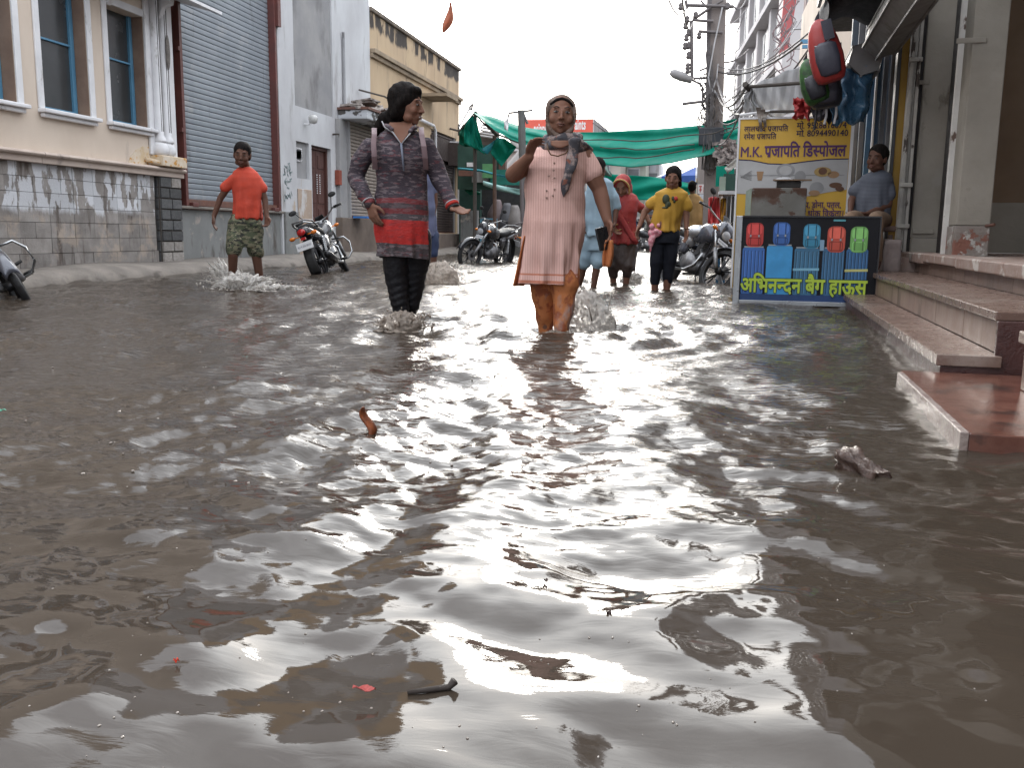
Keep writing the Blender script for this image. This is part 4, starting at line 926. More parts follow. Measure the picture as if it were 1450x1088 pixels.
# white tarpaulin on a pole
wt = thing('white_tarpaulin', 'grey white ribbed tarpaulin stretched on a pole above the yellow banner', 'tarpaulin', RF((.8, 10.5, 2.4)))
wtm = mat('white_tarp', (.66, .67, .68), (.56, .56, .57), sc=3, rough=.6, bump=.15, world=True, wave=('X', 3.5, (.42, .42, .43), .5, .3), trans=.60)
c00, c10, c01, c11 = Prs(1061, 122, 10.3), Prs(1136, 92, 9.8), Prs(1100, 168, 10.6), Prs(1140, 150, 10.6)
g = MB(RF); g.grid(lambda a, b: (Vector(c00)*(1-a)*(1-b)+Vector(c10)*a*(1-b)+Vector(c01)*(1-a)*b+Vector(c11)*a*b)+Vector((0, .06*math.sin(a*16), -.07*math.sin(b*3.1))), 24, 14)
g.build('sheet', wtm, wt, smooth=True, solid=.006)
g = MB(RF); e0, e1 = Prs(1051, 150, 10.25), Prs(1086, 160, 10.3)
g.grid(lambda a, b: Vector(c00)*(1-b)+(Vector(e0)*(1-a)+Vector(e1)*a)*b+Vector((.02*math.sin(b*9), .07*math.sin(a*15), -.05*abs(math.sin(a*11))*b)), 18, 8); g.build('loose_corner', wtm, wt, smooth=True, solid=.006)
g = MB(RF)
for (u0, v0, u1, v1) in ((1074, 152, 1078, 186), (1080, 155, 1084, 180), (1086, 158, 1080, 172)):
    a, b = Prs(u0, v0, 10.12), Prs(u1, v1, 10.12); g.grid(lambda i, j: Vector(a)*(1-j)+Vector(b)*j+Vector((.05*(i-.5)*(1-j*.5), .02*math.sin(j*8), 0)), 2, 8)
g.build('tattered_strip', mat('brown_rag', (.14, .11, .09), (.25, .23, .21), sc=20), wt, solid=.004)
a, b = Prs(1057, 123, 10.25), Prs(1140, 117, 9.8)
MB(RF).tube([a, b], .018, 8).build('pole', grout, wt); MB(RF).tube([Prs(1055, 119, 10.2), Prs(1061, 126, 10.3)], .03, 8).build('pole_tip', grout, wt)
MB(RF).tube([Prs(1090, 158, 10.2), Prs(1160, 157, 9.9)], .014, 8).build('lower_pole', grout, wt)
MB(RF).tube([Prs(1047, 163, 10.2), Prs(1100, 156, 10.2)], .014, 8).build('lower_pole', white_trim, wt)
# ================================================================== BACKGROUND
def bpx(mb, u0, u1, v0, v1, Yd, dep=.3):
    a = Py(u0, v1, Yd); b = Py(u1, v0, Yd); mb.box((a.x, Yd, a.z), (b.x, Yd+dep, b.z)); return mb
# ---- tall apartment block on the right
FA = math.radians(4.0)
F0 = Py(1033, 200, 62); dv = Vector((math.sin(FA), -math.cos(FA), 0)); nv = Vector((-math.cos(FA), -math.sin(FA), 0))
def FF(p): return Vector((F0.x, F0.y, 0)) + dv*p[1] - nv*p[0] + Vector((0, 0, p[2]))   # p=(depth behind facade, along towards viewer, z)
pale = mat('pale_concrete', (.50, .48, .47), (.42, .40, .40), sc=.5, rough=.85, bump=.1, bsc=5, world=True, layers=[((.36, .33, .32), .5, (1, 1, .3), .55, .12, None, None)])
win_g = mat('grey_window', (.16, .17, .185), (.11, .12, .13), sc=1.5, rough=.35)
frame_l = mat('light_frame', (.46, .46, .47), rough=.6)
ap = thing('apartment_block', 'tall pale apartment block with rows of narrow windows on the right', 'building', FF((0, 12, 0)))
MB(FF).box((.25, 0, 0), (9, 27, 30)).build('wall', pale, ap)
ledgesz = [4.6, 7.75, 10.9, 14.05, 17.2, 20.4, 23.6]
for z in ledgesz:
    MB(FF).box((-.35, -.1, z-.28), (.249, 27, z)).build('floor_band', pale, ap)
    for k in range(6): MB(FF).box((-.12, k*4.4+3.72, z+.002), (.249, k*4.4+4.35, z+2.85)).build('pilaster', pale, ap)
wm_ = MB(FF).box((.10, 0, 0), (.24, .92, 2.15)).mesh('window', FF((0, 0, 0))); wm_.materials.append(frame_l)
pm_ = MB(FF).box((.06, .07, .08), (.10, .43, 2.07)).mesh('pane', FF((0, 0, 0))); pm_.materials.append(win_g)
for z in ledgesz[:-1]:
    for k in range(6):
        for j in range(3):
            y0 = k*4.4+.25+j*1.16
            o = bpy.data.objects.new('window', wm_); C.objects.link(o); o.parent = ap; o.location = FF((0, y0, z+.35))-FF((0, 12, 0))
            for w in (0, .42):
                p = bpy.data.objects.new('pane', pm_); C.objects.link(p); p.parent = o; p.location = FF((0, w, 0))-FF((0, 0, 0))
# ---- nearer walls above the white tarpaulin
rw = thing('red_wall_panel', 'faded red vertical panel hung with cables above the white tarpaulin', 'panel', Py(1115, 200, 30))
p0, p1, p2, p3 = Py(1103, 78, 30), Py(1116, 70, 30), Py(1133, -30, 30), Py(1112, -30, 30)
MB().add([p0, p1, p2, p3, *(q+Vector((0, .2, 0)) for q in (p0, p1, p2, p3))], [(0,1,2,3),(7,6,5,4),(0,4,5,1),(1,5,6,2),(2,6,7,3),(3,7,4,0)]).build('sheet', mat('faded_red', (.38, .09, .09), (.30, .06, .06), sc=2, rough=.7, world=True), rw)
tb = thing('white_house_end', 'narrow white upper wall beside the faded red panel', 'building', Py(1120, 200, 32))
bpx(MB(), 1098, 1142, -60, 250, 33, 3).build('wall', pale, tb)
bc = thing('brown_column', 'dull maroon column between the white wall and the cream wall', 'column', Py(1140, 200, 22))
bpx(MB(), 1132, 1146, -60, 160, 22, .5).build('shaft', mat('dull_maroon', (.15, .085, .08), (.12, .07, .065), sc=3), bc)
for v in (38, 66): bpx(MB(), 1124, 1146, v, v+3, 21.9, .08).build('clamp', frame_l, bc)
ch_ = thing('cream_upper_wall', 'pale cream upper storey wall behind the hanging red backpack', 'building', Py(1160, 200, 17))
bpx(MB(), 1146, 1215, -60, 345, 17, 4).build('wall', cream, ch_)
bq = MB(); bpx(bq, 1133, 1146, 55, 61, 15, .05); bpx(bq, 1136, 1147, 63, 68, 15, .05)
tag(bq.build('blue_strips', mat('sky_blue_paint', (.12, .30, .48))), 'small sky blue and white strips fixed left of the red backpack', 'strip')

# ---- distant street end
dist_c = [((.50, .46, .40), (.42, .38, .33)), ((.40, .42, .36), (.34, .36, .31)), ((.46, .47, .50), (.38, .39, .42)), ((.40, .34, .30), (.33, .28, .25))]
far = [(640, 742, 215, 60, 3), (742, 830, 205, 64, 2), (830, 880, 226, 58, 0), (880, 915, 232, 62, 1), (915, 934, 230, 66, 2), (934, 1000, 252, 70, 0), (1000, 1060, 236, 60, 3), (560, 640, 190, 70, 2), (1060, 1130, 210, 62, 1)]
lbs = ['grey brown house at the street end behind the green tarpaulin', 'pale blue grey house behind the two women', 'cream house seen above the lower green tarpaulin', 'pale green house seen above the lower green tarpaulin', 'narrow blue grey house at the street end', 'low cream house left of the concrete pole', 'brown house behind the concrete pole', 'far house behind the ochre building', 'far house behind the yellow banner']
for i, (u0, u1, v, Yd, ci) in enumerate(far):
    a = Py(u0, v, Yd); b = Py(u1, v, Yd)
    h_ = thing('distant_house', lbs[i], 'house', (a.x, Yd, 0), 0, 'houses at the far end of the street')
    cm = mat('house_wall%d' % ci, *dist_c[ci], sc=.6, rough=.9, world=True, bump=.1, bsc=4, layers=[((.25, .23, .21), .5, (1, 1, .3), .58, .1, None, None)])
    MB().box((a.x+.02, Yd, -.2), (b.x-.02, Yd+8, a.z)).build('wall', cm, h_)
    MB().box((a.x-.0, Yd-.3, a.z+.002), (b.x-.04, Yd+8, a.z+.22)).build('roof_edge', pale, h_)
    n = max(1, int((b.x-a.x)/1.6))
    for k in range(n):
        for z in (1.0, 3.6, 6.2):
            if z+1.4 > a.z: continue
            x = a.x+(b.x-a.x)*(k+.5)/n
            w_ = MB().box((x-.42, Yd-.05, z), (x+.42, Yd-.002, z+1.3)).build('window', frame_l, h_)
            MB().box((x-.34, Yd-.07, z+.08), (x+.34, Yd-.052, z+1.22)).build('pane', win_g, w_)
# low stalls closing the street, seen between the wading people
stc = [(.10, .09, .085), (.16, .14, .12), (.07, .08, .09), (.14, .10, .08), (.20, .18, .16)]
k_ = 0
slb = ['dark low stall with a cloth roof behind the woman in pink', 'brown low stall behind the woman in the red sari', 'blue grey low stall behind the girl in the yellow shirt', 'rust coloured low stall left of the tan shirted man', 'grey low stall near the concrete pole', 'dim low stall right of the concrete pole']
for (u0, u1, v, Yd) in ((745, 800, 262, 36), (800, 868, 290, 34), (868, 915, 300, 38), (915, 960, 296, 36), (960, 1000, 285, 40), (1000, 1048, 268, 38)):
    a = Py(u0, v, Yd); b = Py(u1, v, Yd)
    t = thing('market_stall', slb[k_], 'stall', (a.x, Yd, 0), 0, 'low stalls across the far end of the street')
    c = stc[k_ % 5]; mm = mat('stall_wall%d' % (k_ % 5), c, tuple(x*.6 for x in c), sc=2.5, rough=.85, world=True)
    MB().box((a.x+.05, Yd, -.2), (b.x-.05, Yd+.2, a.z*.75)).build('back_panel', mm, t)
    MB().box((a.x+.0, Yd-1.2, a.z*.8), (b.x-.03, Yd+.2, a.z*.8+.08)).build('roof', [pale, mat('tarp_green_dark', (.01, .12, .08), rough=.5), pale, rust, win_g][k_ % 5], t)
    for x in (a.x+.1, b.x-.15): MB().box((x, Yd-1.15, -.2), (x+.06, Yd-1.09, a.z*.8)).build('post', grout, t)
    MB().box((a.x+.2, Yd-.9, -.2), (b.x-.25, Yd-.3, .75)).build('counter', mm, t)
    for j in range(9):
        x = random.uniform(a.x+.25, b.x-.3); w = random.uniform(.08, .2); hh = random.uniform(.1, .35)
        cg = random.choice([(.40, .06, .04), (.45, .42, .38), (.05, .10, .25), (.35, .22, .05), (.12, .12, .12), (.5, .5, .52)])
        MB().box((x, Yd-.8+random.random()*.2, .752), (x+w, Yd-.5, .752+hh)).build('goods', flat('goods_%d' % (int(cg[0]*100)), cg), t)
    k_ += 1
# white and blue parasols left of the concrete pole
um_w = mat('parasol_white', (.55, .56, .58), trans=.3, rough=.7, bump=0); um_b = mat('parasol_blue', (.03, .09, .32), trans=.2, rough=.7, bump=0)
for i, (u, v, Yd) in enumerate(((960, 247, 34), (985, 246, 31))):
    p = Py(u, v, Yd); t = thing('parasol', 'white and blue market parasol ' + ('behind the girl in the yellow shirt' if i == 0 else 'just left of the concrete pole'), 'parasol', (p.x, Yd, 0), 0, 'blue and white parasols')
    MB().tube([(p.x, Yd, -.2), (p.x, Yd, p.z+.15)], .03).build('pole', grout, t)
    for k in range(8):
        a0, a1 = math.pi/4*k, math.pi/4*(k+1); r = .78
        MB().add([(p.x, Yd, p.z+.22), (p.x+r*math.cos(a0), Yd+r*math.sin(a0), p.z-.1), (p.x+r*math.cos(a1), Yd+r*math.sin(a1), p.z-.1), (p.x+r*math.cos(a0), Yd+r*math.sin(a0), p.z-.3), (p.x+r*math.cos(a1), Yd+r*math.sin(a1), p.z-.3)], [(0, 1, 2), (1, 3, 4, 2)]).build('canopy_panel', um_b if k % 2 else um_w, t, solid=.01)
# shop signs hanging by the pole
for i, (u0, u1, v0, v1, Yd, c, lb) in enumerate(((986, 1001, 252, 258, 27, (.45, .28, .14), 'thin orange brown sign strip left of the concrete pole'), (988, 1002, 261, 274, 26, (.50, .46, .45), 'small pale sign with red marks left of the concrete pole'), (990, 1003, 275, 284, 26.5, (.40, .42, .46), 'pale grey sign below the one with red marks'))):
    m = MB(); bpx(m, u0, u1, v0, v1, Yd, .06); o = m.build('sign_panel', flat('sgn%d' % i, c), None); tag(o, lb, 'sign')
    if i == 1:
        mk = MB()
        for (a, b, c2, d) in ((990, 994, 263, 264.5), (991.3, 992.7, 264.5, 272), (990, 994, 268, 269.2), (996, 1001, 265, 266.3), (996, 997.2, 266, 271), (1000, 1001.2, 266, 271), (996, 1001, 270.5, 272)): bpx(mk, a, b, c2, d, Yd-.01, .008)
        mk.build('red_letters', flat('red_print', (.35, .04, .03)), o, world=False)
# ---- red hoarding with lettering
YH = 42
hb = thing('paint_hoarding', 'orange red roadside hoarding with white letters behind the woman in pink', 'sign', Py(800, 180, YH))
hr = mat('hoarding_red', (.66, .10, .06), (.60, .09, .055), rough=.5, bump=0, sc=2)
a = Py(741, 188, YH); b = Py(840, 168, YH); zt2 = b.z; zb2 = a.z-.5
MB().box((a.x, YH, zb2), (b.x, YH+.3, zt2)).build('panel', hr, hb)
c = Py(856, 175, YH)
MB().add([(b.x+.01, YH, zb2), (b.x+.01, YH, zt2), (c.x, YH+1.5, zt2-.35), (c.x, YH+1.5, zb2), ], [(0, 1, 2, 3)]).build('side_sheet', pale, hb, solid=.05)
hf = MB()
for k in range(4):
    x = b.x+(c.x-b.x)*(k+.5)/4; hf.tube([(x, YH-.05+1.5*(k+.5)/4, zb2), (x, YH-.05+1.5*(k+.5)/4, zt2)], .02, 6)
hf.tube([(b.x, YH-.05, zt2-.2), (c.x, YH+1.4, zt2-.5)], .02, 6); hf.build('lattice', grout, hb)
hw = mat('letter_white', (.75, .72, .70), bump=0)
q = Py(814, 183, YH); put_text('lettering', ['aints'], hw, hb, (q.x, YH-.01, q.z), (1, 0, 0), (0, 0, 1), width=(Py(829.5, 183, YH)-q).x, height=.62, bold=.03)
q = Py(756, 187, YH); put_text('lettering', ['asianp'], hw, hb, (q.x, YH-.01, q.z-.05), (1, 0, 0), (0, 0, 1), width=(Py(776, 183, YH)-q).x, height=.62, bold=.03)
for k in (.15, .85): MB().tube([(a.x+(b.x-a.x)*k, YH+.2, -.2), (a.x+(b.x-a.x)*k, YH+.2, zb2)], .08).build('post', grout, hb)

# ---- green tarpaulins
tg = mat('tarp_green', (.008, .30, .215), (.006, .24, .17), sc=1.5, rough=.62, bump=.12, bsc=10, trans=.42, spec=.2, world=True)
tgd = mat('tarp_green_deep', (.004, .11, .065), (.004, .085, .05), sc=1.5, rough=.65, bump=.12, bsc=10, trans=.2, spec=.2, world=True)
tg2 = mat('tarp_cyan', (.05, .36, .42), (.03, .28, .34), rough=.5, trans=.4)
def curve(pts, x):
    for (a, va), (b, vb) in zip(pts, pts[1:]):
        if x <= b: return va+(vb-va)*((x-a)/(b-a))
    return pts[-1][1]
def sheet(name, label, top, bot, Yf, nu, nv, m, fold=.05, nf=6, seed=0, parent=None, dep=0., fv=None):
    """cloth hung between two sagging lines, given where its upper and lower edges run"""
    u0, u1 = top[0][0], top[-1][0]; b0, b1 = bot[0][0], bot[-1][0]
    def fn(a, b):
        ut = u0+(u1-u0)*a; ub = b0+(b1-b0)*a; u = ut*(1-b)+ub*b; vt = curve(top, ut); vb = curve(bot, ub)
        fs_ = min(1., max(0., (vb-vt)/32)) if dep else 1.
        Yd = Yf(u) - dep*b + fs_*fold*math.sin(b*math.pi*nf+2*math.sin(a*5+seed)) + .5*fold*math.sin(a*19+b*3+seed)
        v = vt*(1-b)+vb*b
        return Py(u, v, Yd)
    g = MB(); g.grid(fn, nu, nv); o = g.build(name, m, parent, smooth=True, solid=.008)
    if label: tag(o, label, 'tarpaulin')
    return o
Y1 = lambda u: 24.5-(u-650)/400*5.5
sheet('green_tarpaulin', 'long green tarpaulin spanning the street from the left pole towards the concrete pole', [(671, 159), (700, 166), (740, 180), (790, 187), (850, 187), (940, 182), (1005, 176), (1046, 167)],
      [(671, 160), (700, 184), (725, 198), (752, 207), (800, 226), (850, 233), (895, 237), (950, 231), (1005, 219), (1046, 207)], Y1, 90, 34, tg, .11, 4, 1, dep=1.2)
Yc = lambda u: 17.5
tv = thing('tarpaulin_folds', 'creases and rope lines hanging under the long green tarpaulin', 'rope', Py(900, 190, 20))
cr_ = MB()
for (pp) in ([(790, 196), (900, 200), (1000, 190), (1043, 180)], [(850, 208), (900, 212), (1000, 204)], [(840, 222), (900, 224), (1000, 210)]):
    pts = []
    for (a, b), (c2, d) in zip(pp, pp[1:]):
        for j in range(6): pts.append(Py(a+(c2-a)*j/6, b+(d-b)*j/6+1.2*math.sin(j*1.1), 24.5-((a+(c2-a)*j/6)-650)/400*5.5-1.5))
    cr_.tube(pts, .012, 5)
cr_.build('rope', grout, tv)
sheet('green_tarpaulin', 'lower green tarpaulin slung behind the girl in the yellow shirt', [(842, 243), (870, 247), (920, 250), (960, 256), (985, 262)], [(842, 282), (870, 284), (920, 283), (960, 279), (985, 274)], lambda u: 27, 40, 12, tg, .07, 3, 4)
sheet('green_tarpaulin', 'short green tarpaulin left of the head of the woman in the red sari', [(846, 222), (856, 232), (866, 246)], [(846, 246), (856, 248), (866, 250)], lambda u: 18, 8, 6, mat('tarp_grey_green', (.20, .28, .25), trans=.2), .05, 2, 5)
# left cluster hanging from the tripod of poles
sheet('green_tarpaulin', 'dark green tarpaulin edge hanging at the left corner of the ochre building', [(650, 184), (660, 172), (672, 163)], [(650, 204), (660, 208), (672, 206)], lambda u: 24.2, 14, 14, tgd, .06, 3, 2)
sheet('green_tarpaulin', 'bright green hanging tarpaulin with a knotted lower hem left of the tripod', [(658, 178), (666, 166), (673, 162)], [(657, 203), (670, 209), (686, 218)], lambda u: 24.0, 14, 14, tg, .07, 2, 3)
sheet('green_tarpaulin', 'green tarpaulin fold drooping into the cyan lined loop', [(670, 176), (676, 190), (684, 212)], [(672, 206), (680, 214), (687, 219)], lambda u: 23.9, 10, 10, tg, .04, 2, 8)
sheet('cyan_tarpaulin', 'small cyan tarpaulin lining the drooping loop', [(681, 211), (692, 205), (705, 195)], [(683, 213), (690, 219), (706, 197)], lambda u: 23.85, 12, 5, tg2, .02, 2, 6)
sheet('green_tarpaulin', 'pointed green tarpaulin flap hanging left of the slim street pole', [(703, 195), (715, 196), (731, 208)], [(694, 216), (710, 236), (731, 209)], lambda u: 23.8, 16, 16, tg, .05, 3, 7)
sheet('white_cloth_strip', 'pale rag hanging from the cross arm of the slim pole', [(714, 172), (721, 165)], [(714, 182), (719, 186)], lambda u: 21.5, 4, 6, white_trim, .03, 2, 7)
sheet('white_sheet', 'white sheet showing under the green tarpaulin beside the slim pole', [(719, 196), (733, 199)], [(728, 209), (737, 212)], lambda u: 25.5, 4, 4, pale, .01, 2, 7)
sheet('pale_wall_strip', 'pale diagonal wall piece seen left of the raised elbow of the woman in pink', [(742, 203), (756, 200)], [(708, 244), (724, 262)], lambda u: 30, 4, 4, pale, .0, 2, 7)
tp = thing('tarpaulin_poles', 'leaning poles tied in a tripod holding the green tarpaulins', 'poles', Py(673, 200, 24))
for (a, b, c2, d, r) in ((673, 158, 706, 192, .03), (671, 160, 704, 194, .02), (680, 170, 704, 192, .025), (673, 158, 650, 186, .02), (704, 190, 735, 202, .03), (673, 156, 690, 360, .0)):
    if r: MB().tube([Py(a, b, 24), Py(c2, d, 24)], r, 6).build('pole', grout, tp)
MB().tube([Py(700, 192, 24), Py(701, 370, 24)], .05, 8).build('pole', brown_st, tp); MB().tube([Py(673, 158, 24.1), Py(672, 370, 24.1)], .05, 8).build('pole', grout, tp)
lt_ = thing('lattice_pole', 'thin leaning pole with a twiggy tip above the tarpaulins', 'pole', Py(660, 180, 25))
MB().tube([Py(650, 180, 25), Py(669, 146, 25)], .022, 6).tube([Py(653, 181, 25), Py(669, 150, 25)], .015, 6).build('pole', frame_l, lt_)
MB().tube([Py(664, 152, 25), Py(670, 148, 25), Py(668, 156, 25)], .03, 6).tube([Py(666, 153, 25), Py(666, 162, 25), Py(662, 164, 25)], .014, 6).build('twig', grout, lt_)
# stall under the tarps
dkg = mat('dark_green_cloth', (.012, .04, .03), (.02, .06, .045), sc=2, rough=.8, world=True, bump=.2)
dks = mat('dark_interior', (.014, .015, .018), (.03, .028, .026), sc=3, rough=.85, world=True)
ms = thing('corner_stall', 'dark corner stall hung with green cloth beside the ochre building', 'stall', Py(700, 300, 27))
m = MB(); bpx(m, 648, 712, 205, 268, 26.2, .3); m.build('green_front', dkg, ms)
m = MB(); bpx(m, 679, 704, 186, 222, 26.8, .3); m.build('brown_panel', mat('brown_board', (.11, .085, .07), sc=3, world=True), ms)
for k_3 in range(5):
    m = MB(); m.tube([Py(680, 176+k_3*4, 26.6), Py(704, 182+k_3*3.4, 26.6)], .03, 5); m.build('roof_batten', pale, ms)
m = MB(); bpx(m, 706, 716, 215, 270, 26.1, .2); m.build('brown_post', brown_st, ms)
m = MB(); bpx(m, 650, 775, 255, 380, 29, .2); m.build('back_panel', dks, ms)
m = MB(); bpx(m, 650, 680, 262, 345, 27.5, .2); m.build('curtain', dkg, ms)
m = MB(); bpx(m, 683, 697, 232, 252, 25.9, .05); m.build('pale_green_cloth', mat('light_green_cloth', (.10, .28, .12)), ms)
m = MB(); bpx(m, 694, 742, 240, 262, 26.0, .05); m.build('net_cloth', mat('teal_net', (.01, .13, .10), (.02, .20, .16), sc=6, trans=.2), ms)
sheet('awning_edge', None, [(648, 237), (680, 240), (720, 250), (745, 252), (770, 245)], [(648, 240), (680, 243), (720, 253), (745, 256), (770, 250)], lambda u: 25.5, 24, 2, tg2, .02, 2, 1, parent=None)
tag(bpy.data.objects['awning_edge'], 'thin cyan awning hem above the dark corner stall', 'awning')
o = sheet('lower_awning', None, [(684, 256), (705, 262), (735, 268), (775, 258)], [(684, 262), (705, 270), (735, 276), (775, 270)], lambda u: 25, 24, 3, mat('pale_cyan_cloth', (.30, .48, .46), (.2, .38, .36), sc=4), .03, 2, 1); tag(o, 'pale cyan sagging awning border over the dark stall opening', 'awning')
m = MB(); bpx(m, 649, 668, 241, 249, 25.8, .2); m.build('red_box', rust, ms)
m = MB(); bpx(m, 668, 690, 243, 258, 26.0, .2); m.build('grey_box', plinth_m, ms)
m = MB(); bpx(m, 661, 671, 230, 236, 26.1, .04); m.build('white_label', white_trim, ms)
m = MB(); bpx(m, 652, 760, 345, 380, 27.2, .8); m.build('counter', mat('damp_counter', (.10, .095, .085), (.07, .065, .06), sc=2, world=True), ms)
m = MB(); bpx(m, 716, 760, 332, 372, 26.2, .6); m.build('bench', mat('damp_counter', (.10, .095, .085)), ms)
m = MB(); bpx(m, 652, 676, 298, 345, 27.1, .2); m.build('grey_panel', plinth_m, ms)
o = sheet('hanging_cloth', None, [(650, 258), (665, 268), (680, 272)], [(650, 262), (665, 276), (680, 276)], lambda u: 26.9, 10, 4, tgd, .03, 2, 3); tag(o, 'dark green cloth swag hanging inside the corner stall', 'cloth')
# blue metal frame table
bt_ = thing('blue_table', 'light blue metal table frame inside the dark corner stall', 'table', Py(690, 340, 25.5))
bf_ = mat('light_blue_metal', (.10, .26, .36), rough=.5)
a, b, c2 = Py(680, 309, 25.5), Py(700, 309, 25.5), Py(700, 350, 25.5)
MB().box((a.x, 25.5, a.z-.04), (b.x, 25.9, a.z)).build('table_top', bf_, bt_)
for x in (a.x, b.x-.05):
    for y in (25.5, 25.85): MB().box((x, y, c2.z-.3), (x+.05, y+.05, a.z-.042)).build('leg', bf_, bt_)
# dim goods inside
for (u, v, c, lb) in ((702, 292, (.16, .12, .12), 'dim reddish bundle inside the dark stall'), (716, 297, (.10, .10, .11), 'dim grey bundle inside the dark stall'), (727, 300, (.20, .18, .17), 'dim pale bundle inside the dark stall')):
    p = Py(u, v, 28); m = MB(); m.rings([((p.x, 28, p.z-.7), .3, .2), ((p.x, 28, p.z-.2), .26, .2), ((p.x+.05, 28, p.z+.1), .14, .12), ((p.x+.04, 28, p.z+.2), .10, .09)], 12)
    tag(m.build('goods_bundle', flat('bundle_%d' % u, c), smooth=True), lb, 'bundle')

# ---- poles, lamp, cables
conc = mat('pole_concrete', (.235, .205, .19), (.185, .16, .15), sc=3, st=(1, 1, .3), rough=.9, bump=.3, world=True)
iron = mat('grey_iron', (.13, .115, .115), rough=.6)
YP = 19.
def PP(u, v, d=0.): return Py(u, v, YP+d)
pl = thing('concrete_pole', 'tall concrete utility pole with cable tangle, cross arms and a street lamp', 'utility pole', (PP(1008, 340).x, YP, 0))
x0 = PP(1006, 360).x; x1 = PP(1017, 0).x
rg_ = []
for z, w in ((-.3, .175), (2.5, .165), (5.6, .145), (9.5, .12)):
    xx = x0+(x1-x0)*(z/5.3); rg_.append([(xx+sx*w, YP+sy*w*.8, z) for sx, sy in ((-1, -.8), (-.8, -1), (.8, -1), (1, -.8), (1, .8), (.8, 1), (-.8, 1), (-1, .8))])
MB().loft(rg_).build('shaft', conc, pl)
x2 = PP(1002, 250).x
MB().tube([(PP(1004, 200).x, YP-.05, PP(1004, 200).z), (PP(1005, 100).x, YP-.05, PP(1005, 100).z), (PP(1004, 0).x-.02, YP-.05, 6.6)], .075, 10).build('steel_pole', iron, pl)
arms = [((972, 7), (1039, 9), .035), ((980, 28), (1010, 30), .03), ((989, 44), (1023, 46), .03), ((966, 147), (1000, 143), .03), ((982, 111), (1002, 110), .025), ((979, 29), (980, 111), .035), ((981, 28), (1004, 12), .03), ((971, 0), (973, 12), .03), ((992, 0), (1003, 12), .02), ((1003, 12), (1024, 0), .02), ((990, 100), (1003, 95), .02)]
for (a, b, r) in arms: MB().tube([PP(*a, d=-.2), PP(*b, d=-.2)], r, 8).build('cross_arm', iron, pl)
for (u, v) in ((973, 27), (971, 36), (975, 46), (972, 53), (970, 65), (975, 64), (975, 78), (974, 94), (974, 99), (990, 50), (964, 9), (985, 21), (1030, 8)): MB().rings([(PP(u, v, -.2)+Vector((0, 0, dz_)), r, r) for dz_, r in ((-.07, .03), (-.03, .06), (.0, .035), (.03, .055), (.07, .02))], 8).build('insulator', iron, pl, smooth=True)
lm = MB(); a, b, c2 = PP(949, 102, -.2), PP(965, 108, -.2), PP(980, 114, -.2)
lm.tube([a, a*.7+b*.3, b, c2], [.045, .085, .095, .06], 10); lm.build('lamp_head', mat('lamp_grey', (.30, .29, .29)), pl, smooth=True)
MB().tube([PP(980, 113, -.2), PP(992, 119, -.2), PP(995, 124, -.2), PP(995, 150, -.1), PP(1001, 155, 0)], .022, 8).build('lamp_arm', iron, pl, smooth=True)
MB().tube([PP(998, 118), PP(1002, 124), PP(1015, 128)], .02).build('lamp_arm', iron, pl)
bxm = MB(); p = PP(1007, 195); bxm.box((p.x-.24, YP-.30, p.z-.17), (p.x+.24, YP-.12, p.z+.17)); bxm.build('junction_box', mat('dark_box', (.03, .035, .045), rough=.5), pl, bevel=.02)
tg_ = MB(); R5 = random.Random(5)
for k in range(34):
    u, v = R5.choice([(1003, 140), (1002, 155), (1001, 165), (998, 172), (1016, 215), (1018, 225), (1016, 205), (1015, 195), (1008, 232), (1000, 120)]); p = PP(u+R5.uniform(-3, 4), v+R5.uniform(-8, 8), -.22)
    r = R5.uniform(.06, .20); ph = R5.uniform(0, 6); e = R5.uniform(.4, 1)
    tg_.tube([p+Vector((r*e*math.cos(ph+a), R5.uniform(-.04, .04), r*1.2*math.sin(ph+a))) for a in [i*.5 for i in range(int(R5.uniform(6, 14)))]], .012, 5)
for k in range(12): 
    u = 1003+R5.uniform(-4, 6); tg_.tube([PP(u, 60+R5.uniform(0, 40), -.2), PP(u+R5.uniform(-5, 5), 130, -.26), PP(u+R5.uniform(-4, 6), 200, -.3), PP(u+R5.uniform(-6, 12), 240, -.25)], .010, 5)
tag(tg_.build('cable_tangle', mat('cable_dark', (.06, .055, .055), (.14, .13, .13), sc=9, rough=.6), pl), kind='stuff')
wl3 = MB()
for (pp) in ([(1023, 10), (1012, 60), (1003, 110), (1006, 125), (1017, 135)], [(1008, 130), (1015, 110), (1017, 90)], [(1003, 132), (1012, 128), (1017, 138)]): wl3.tube([PP(a, b, -.25) for a, b in pp], .014, 5)
wl3.build('pale_cable', frame_l, pl)
mg = MB()
for k in range(16): 
    p = PP(1015+R5.uniform(-4, 9), 215+R5.uniform(-14, 25), -.1); mg.tube([p, p+Vector((R5.uniform(-.15, .15), .05, R5.uniform(-.3, .1))), p+Vector((R5.uniform(-.2, .2), 0, R5.uniform(-.5, .0)))], .02, 5)
tag(mg.build('cable_bundle', black_m, pl), kind='stuff')
MB().tube([PP(1017, 191), PP(1034, 190)], .05).build('side_pipe', frame_l, pl)
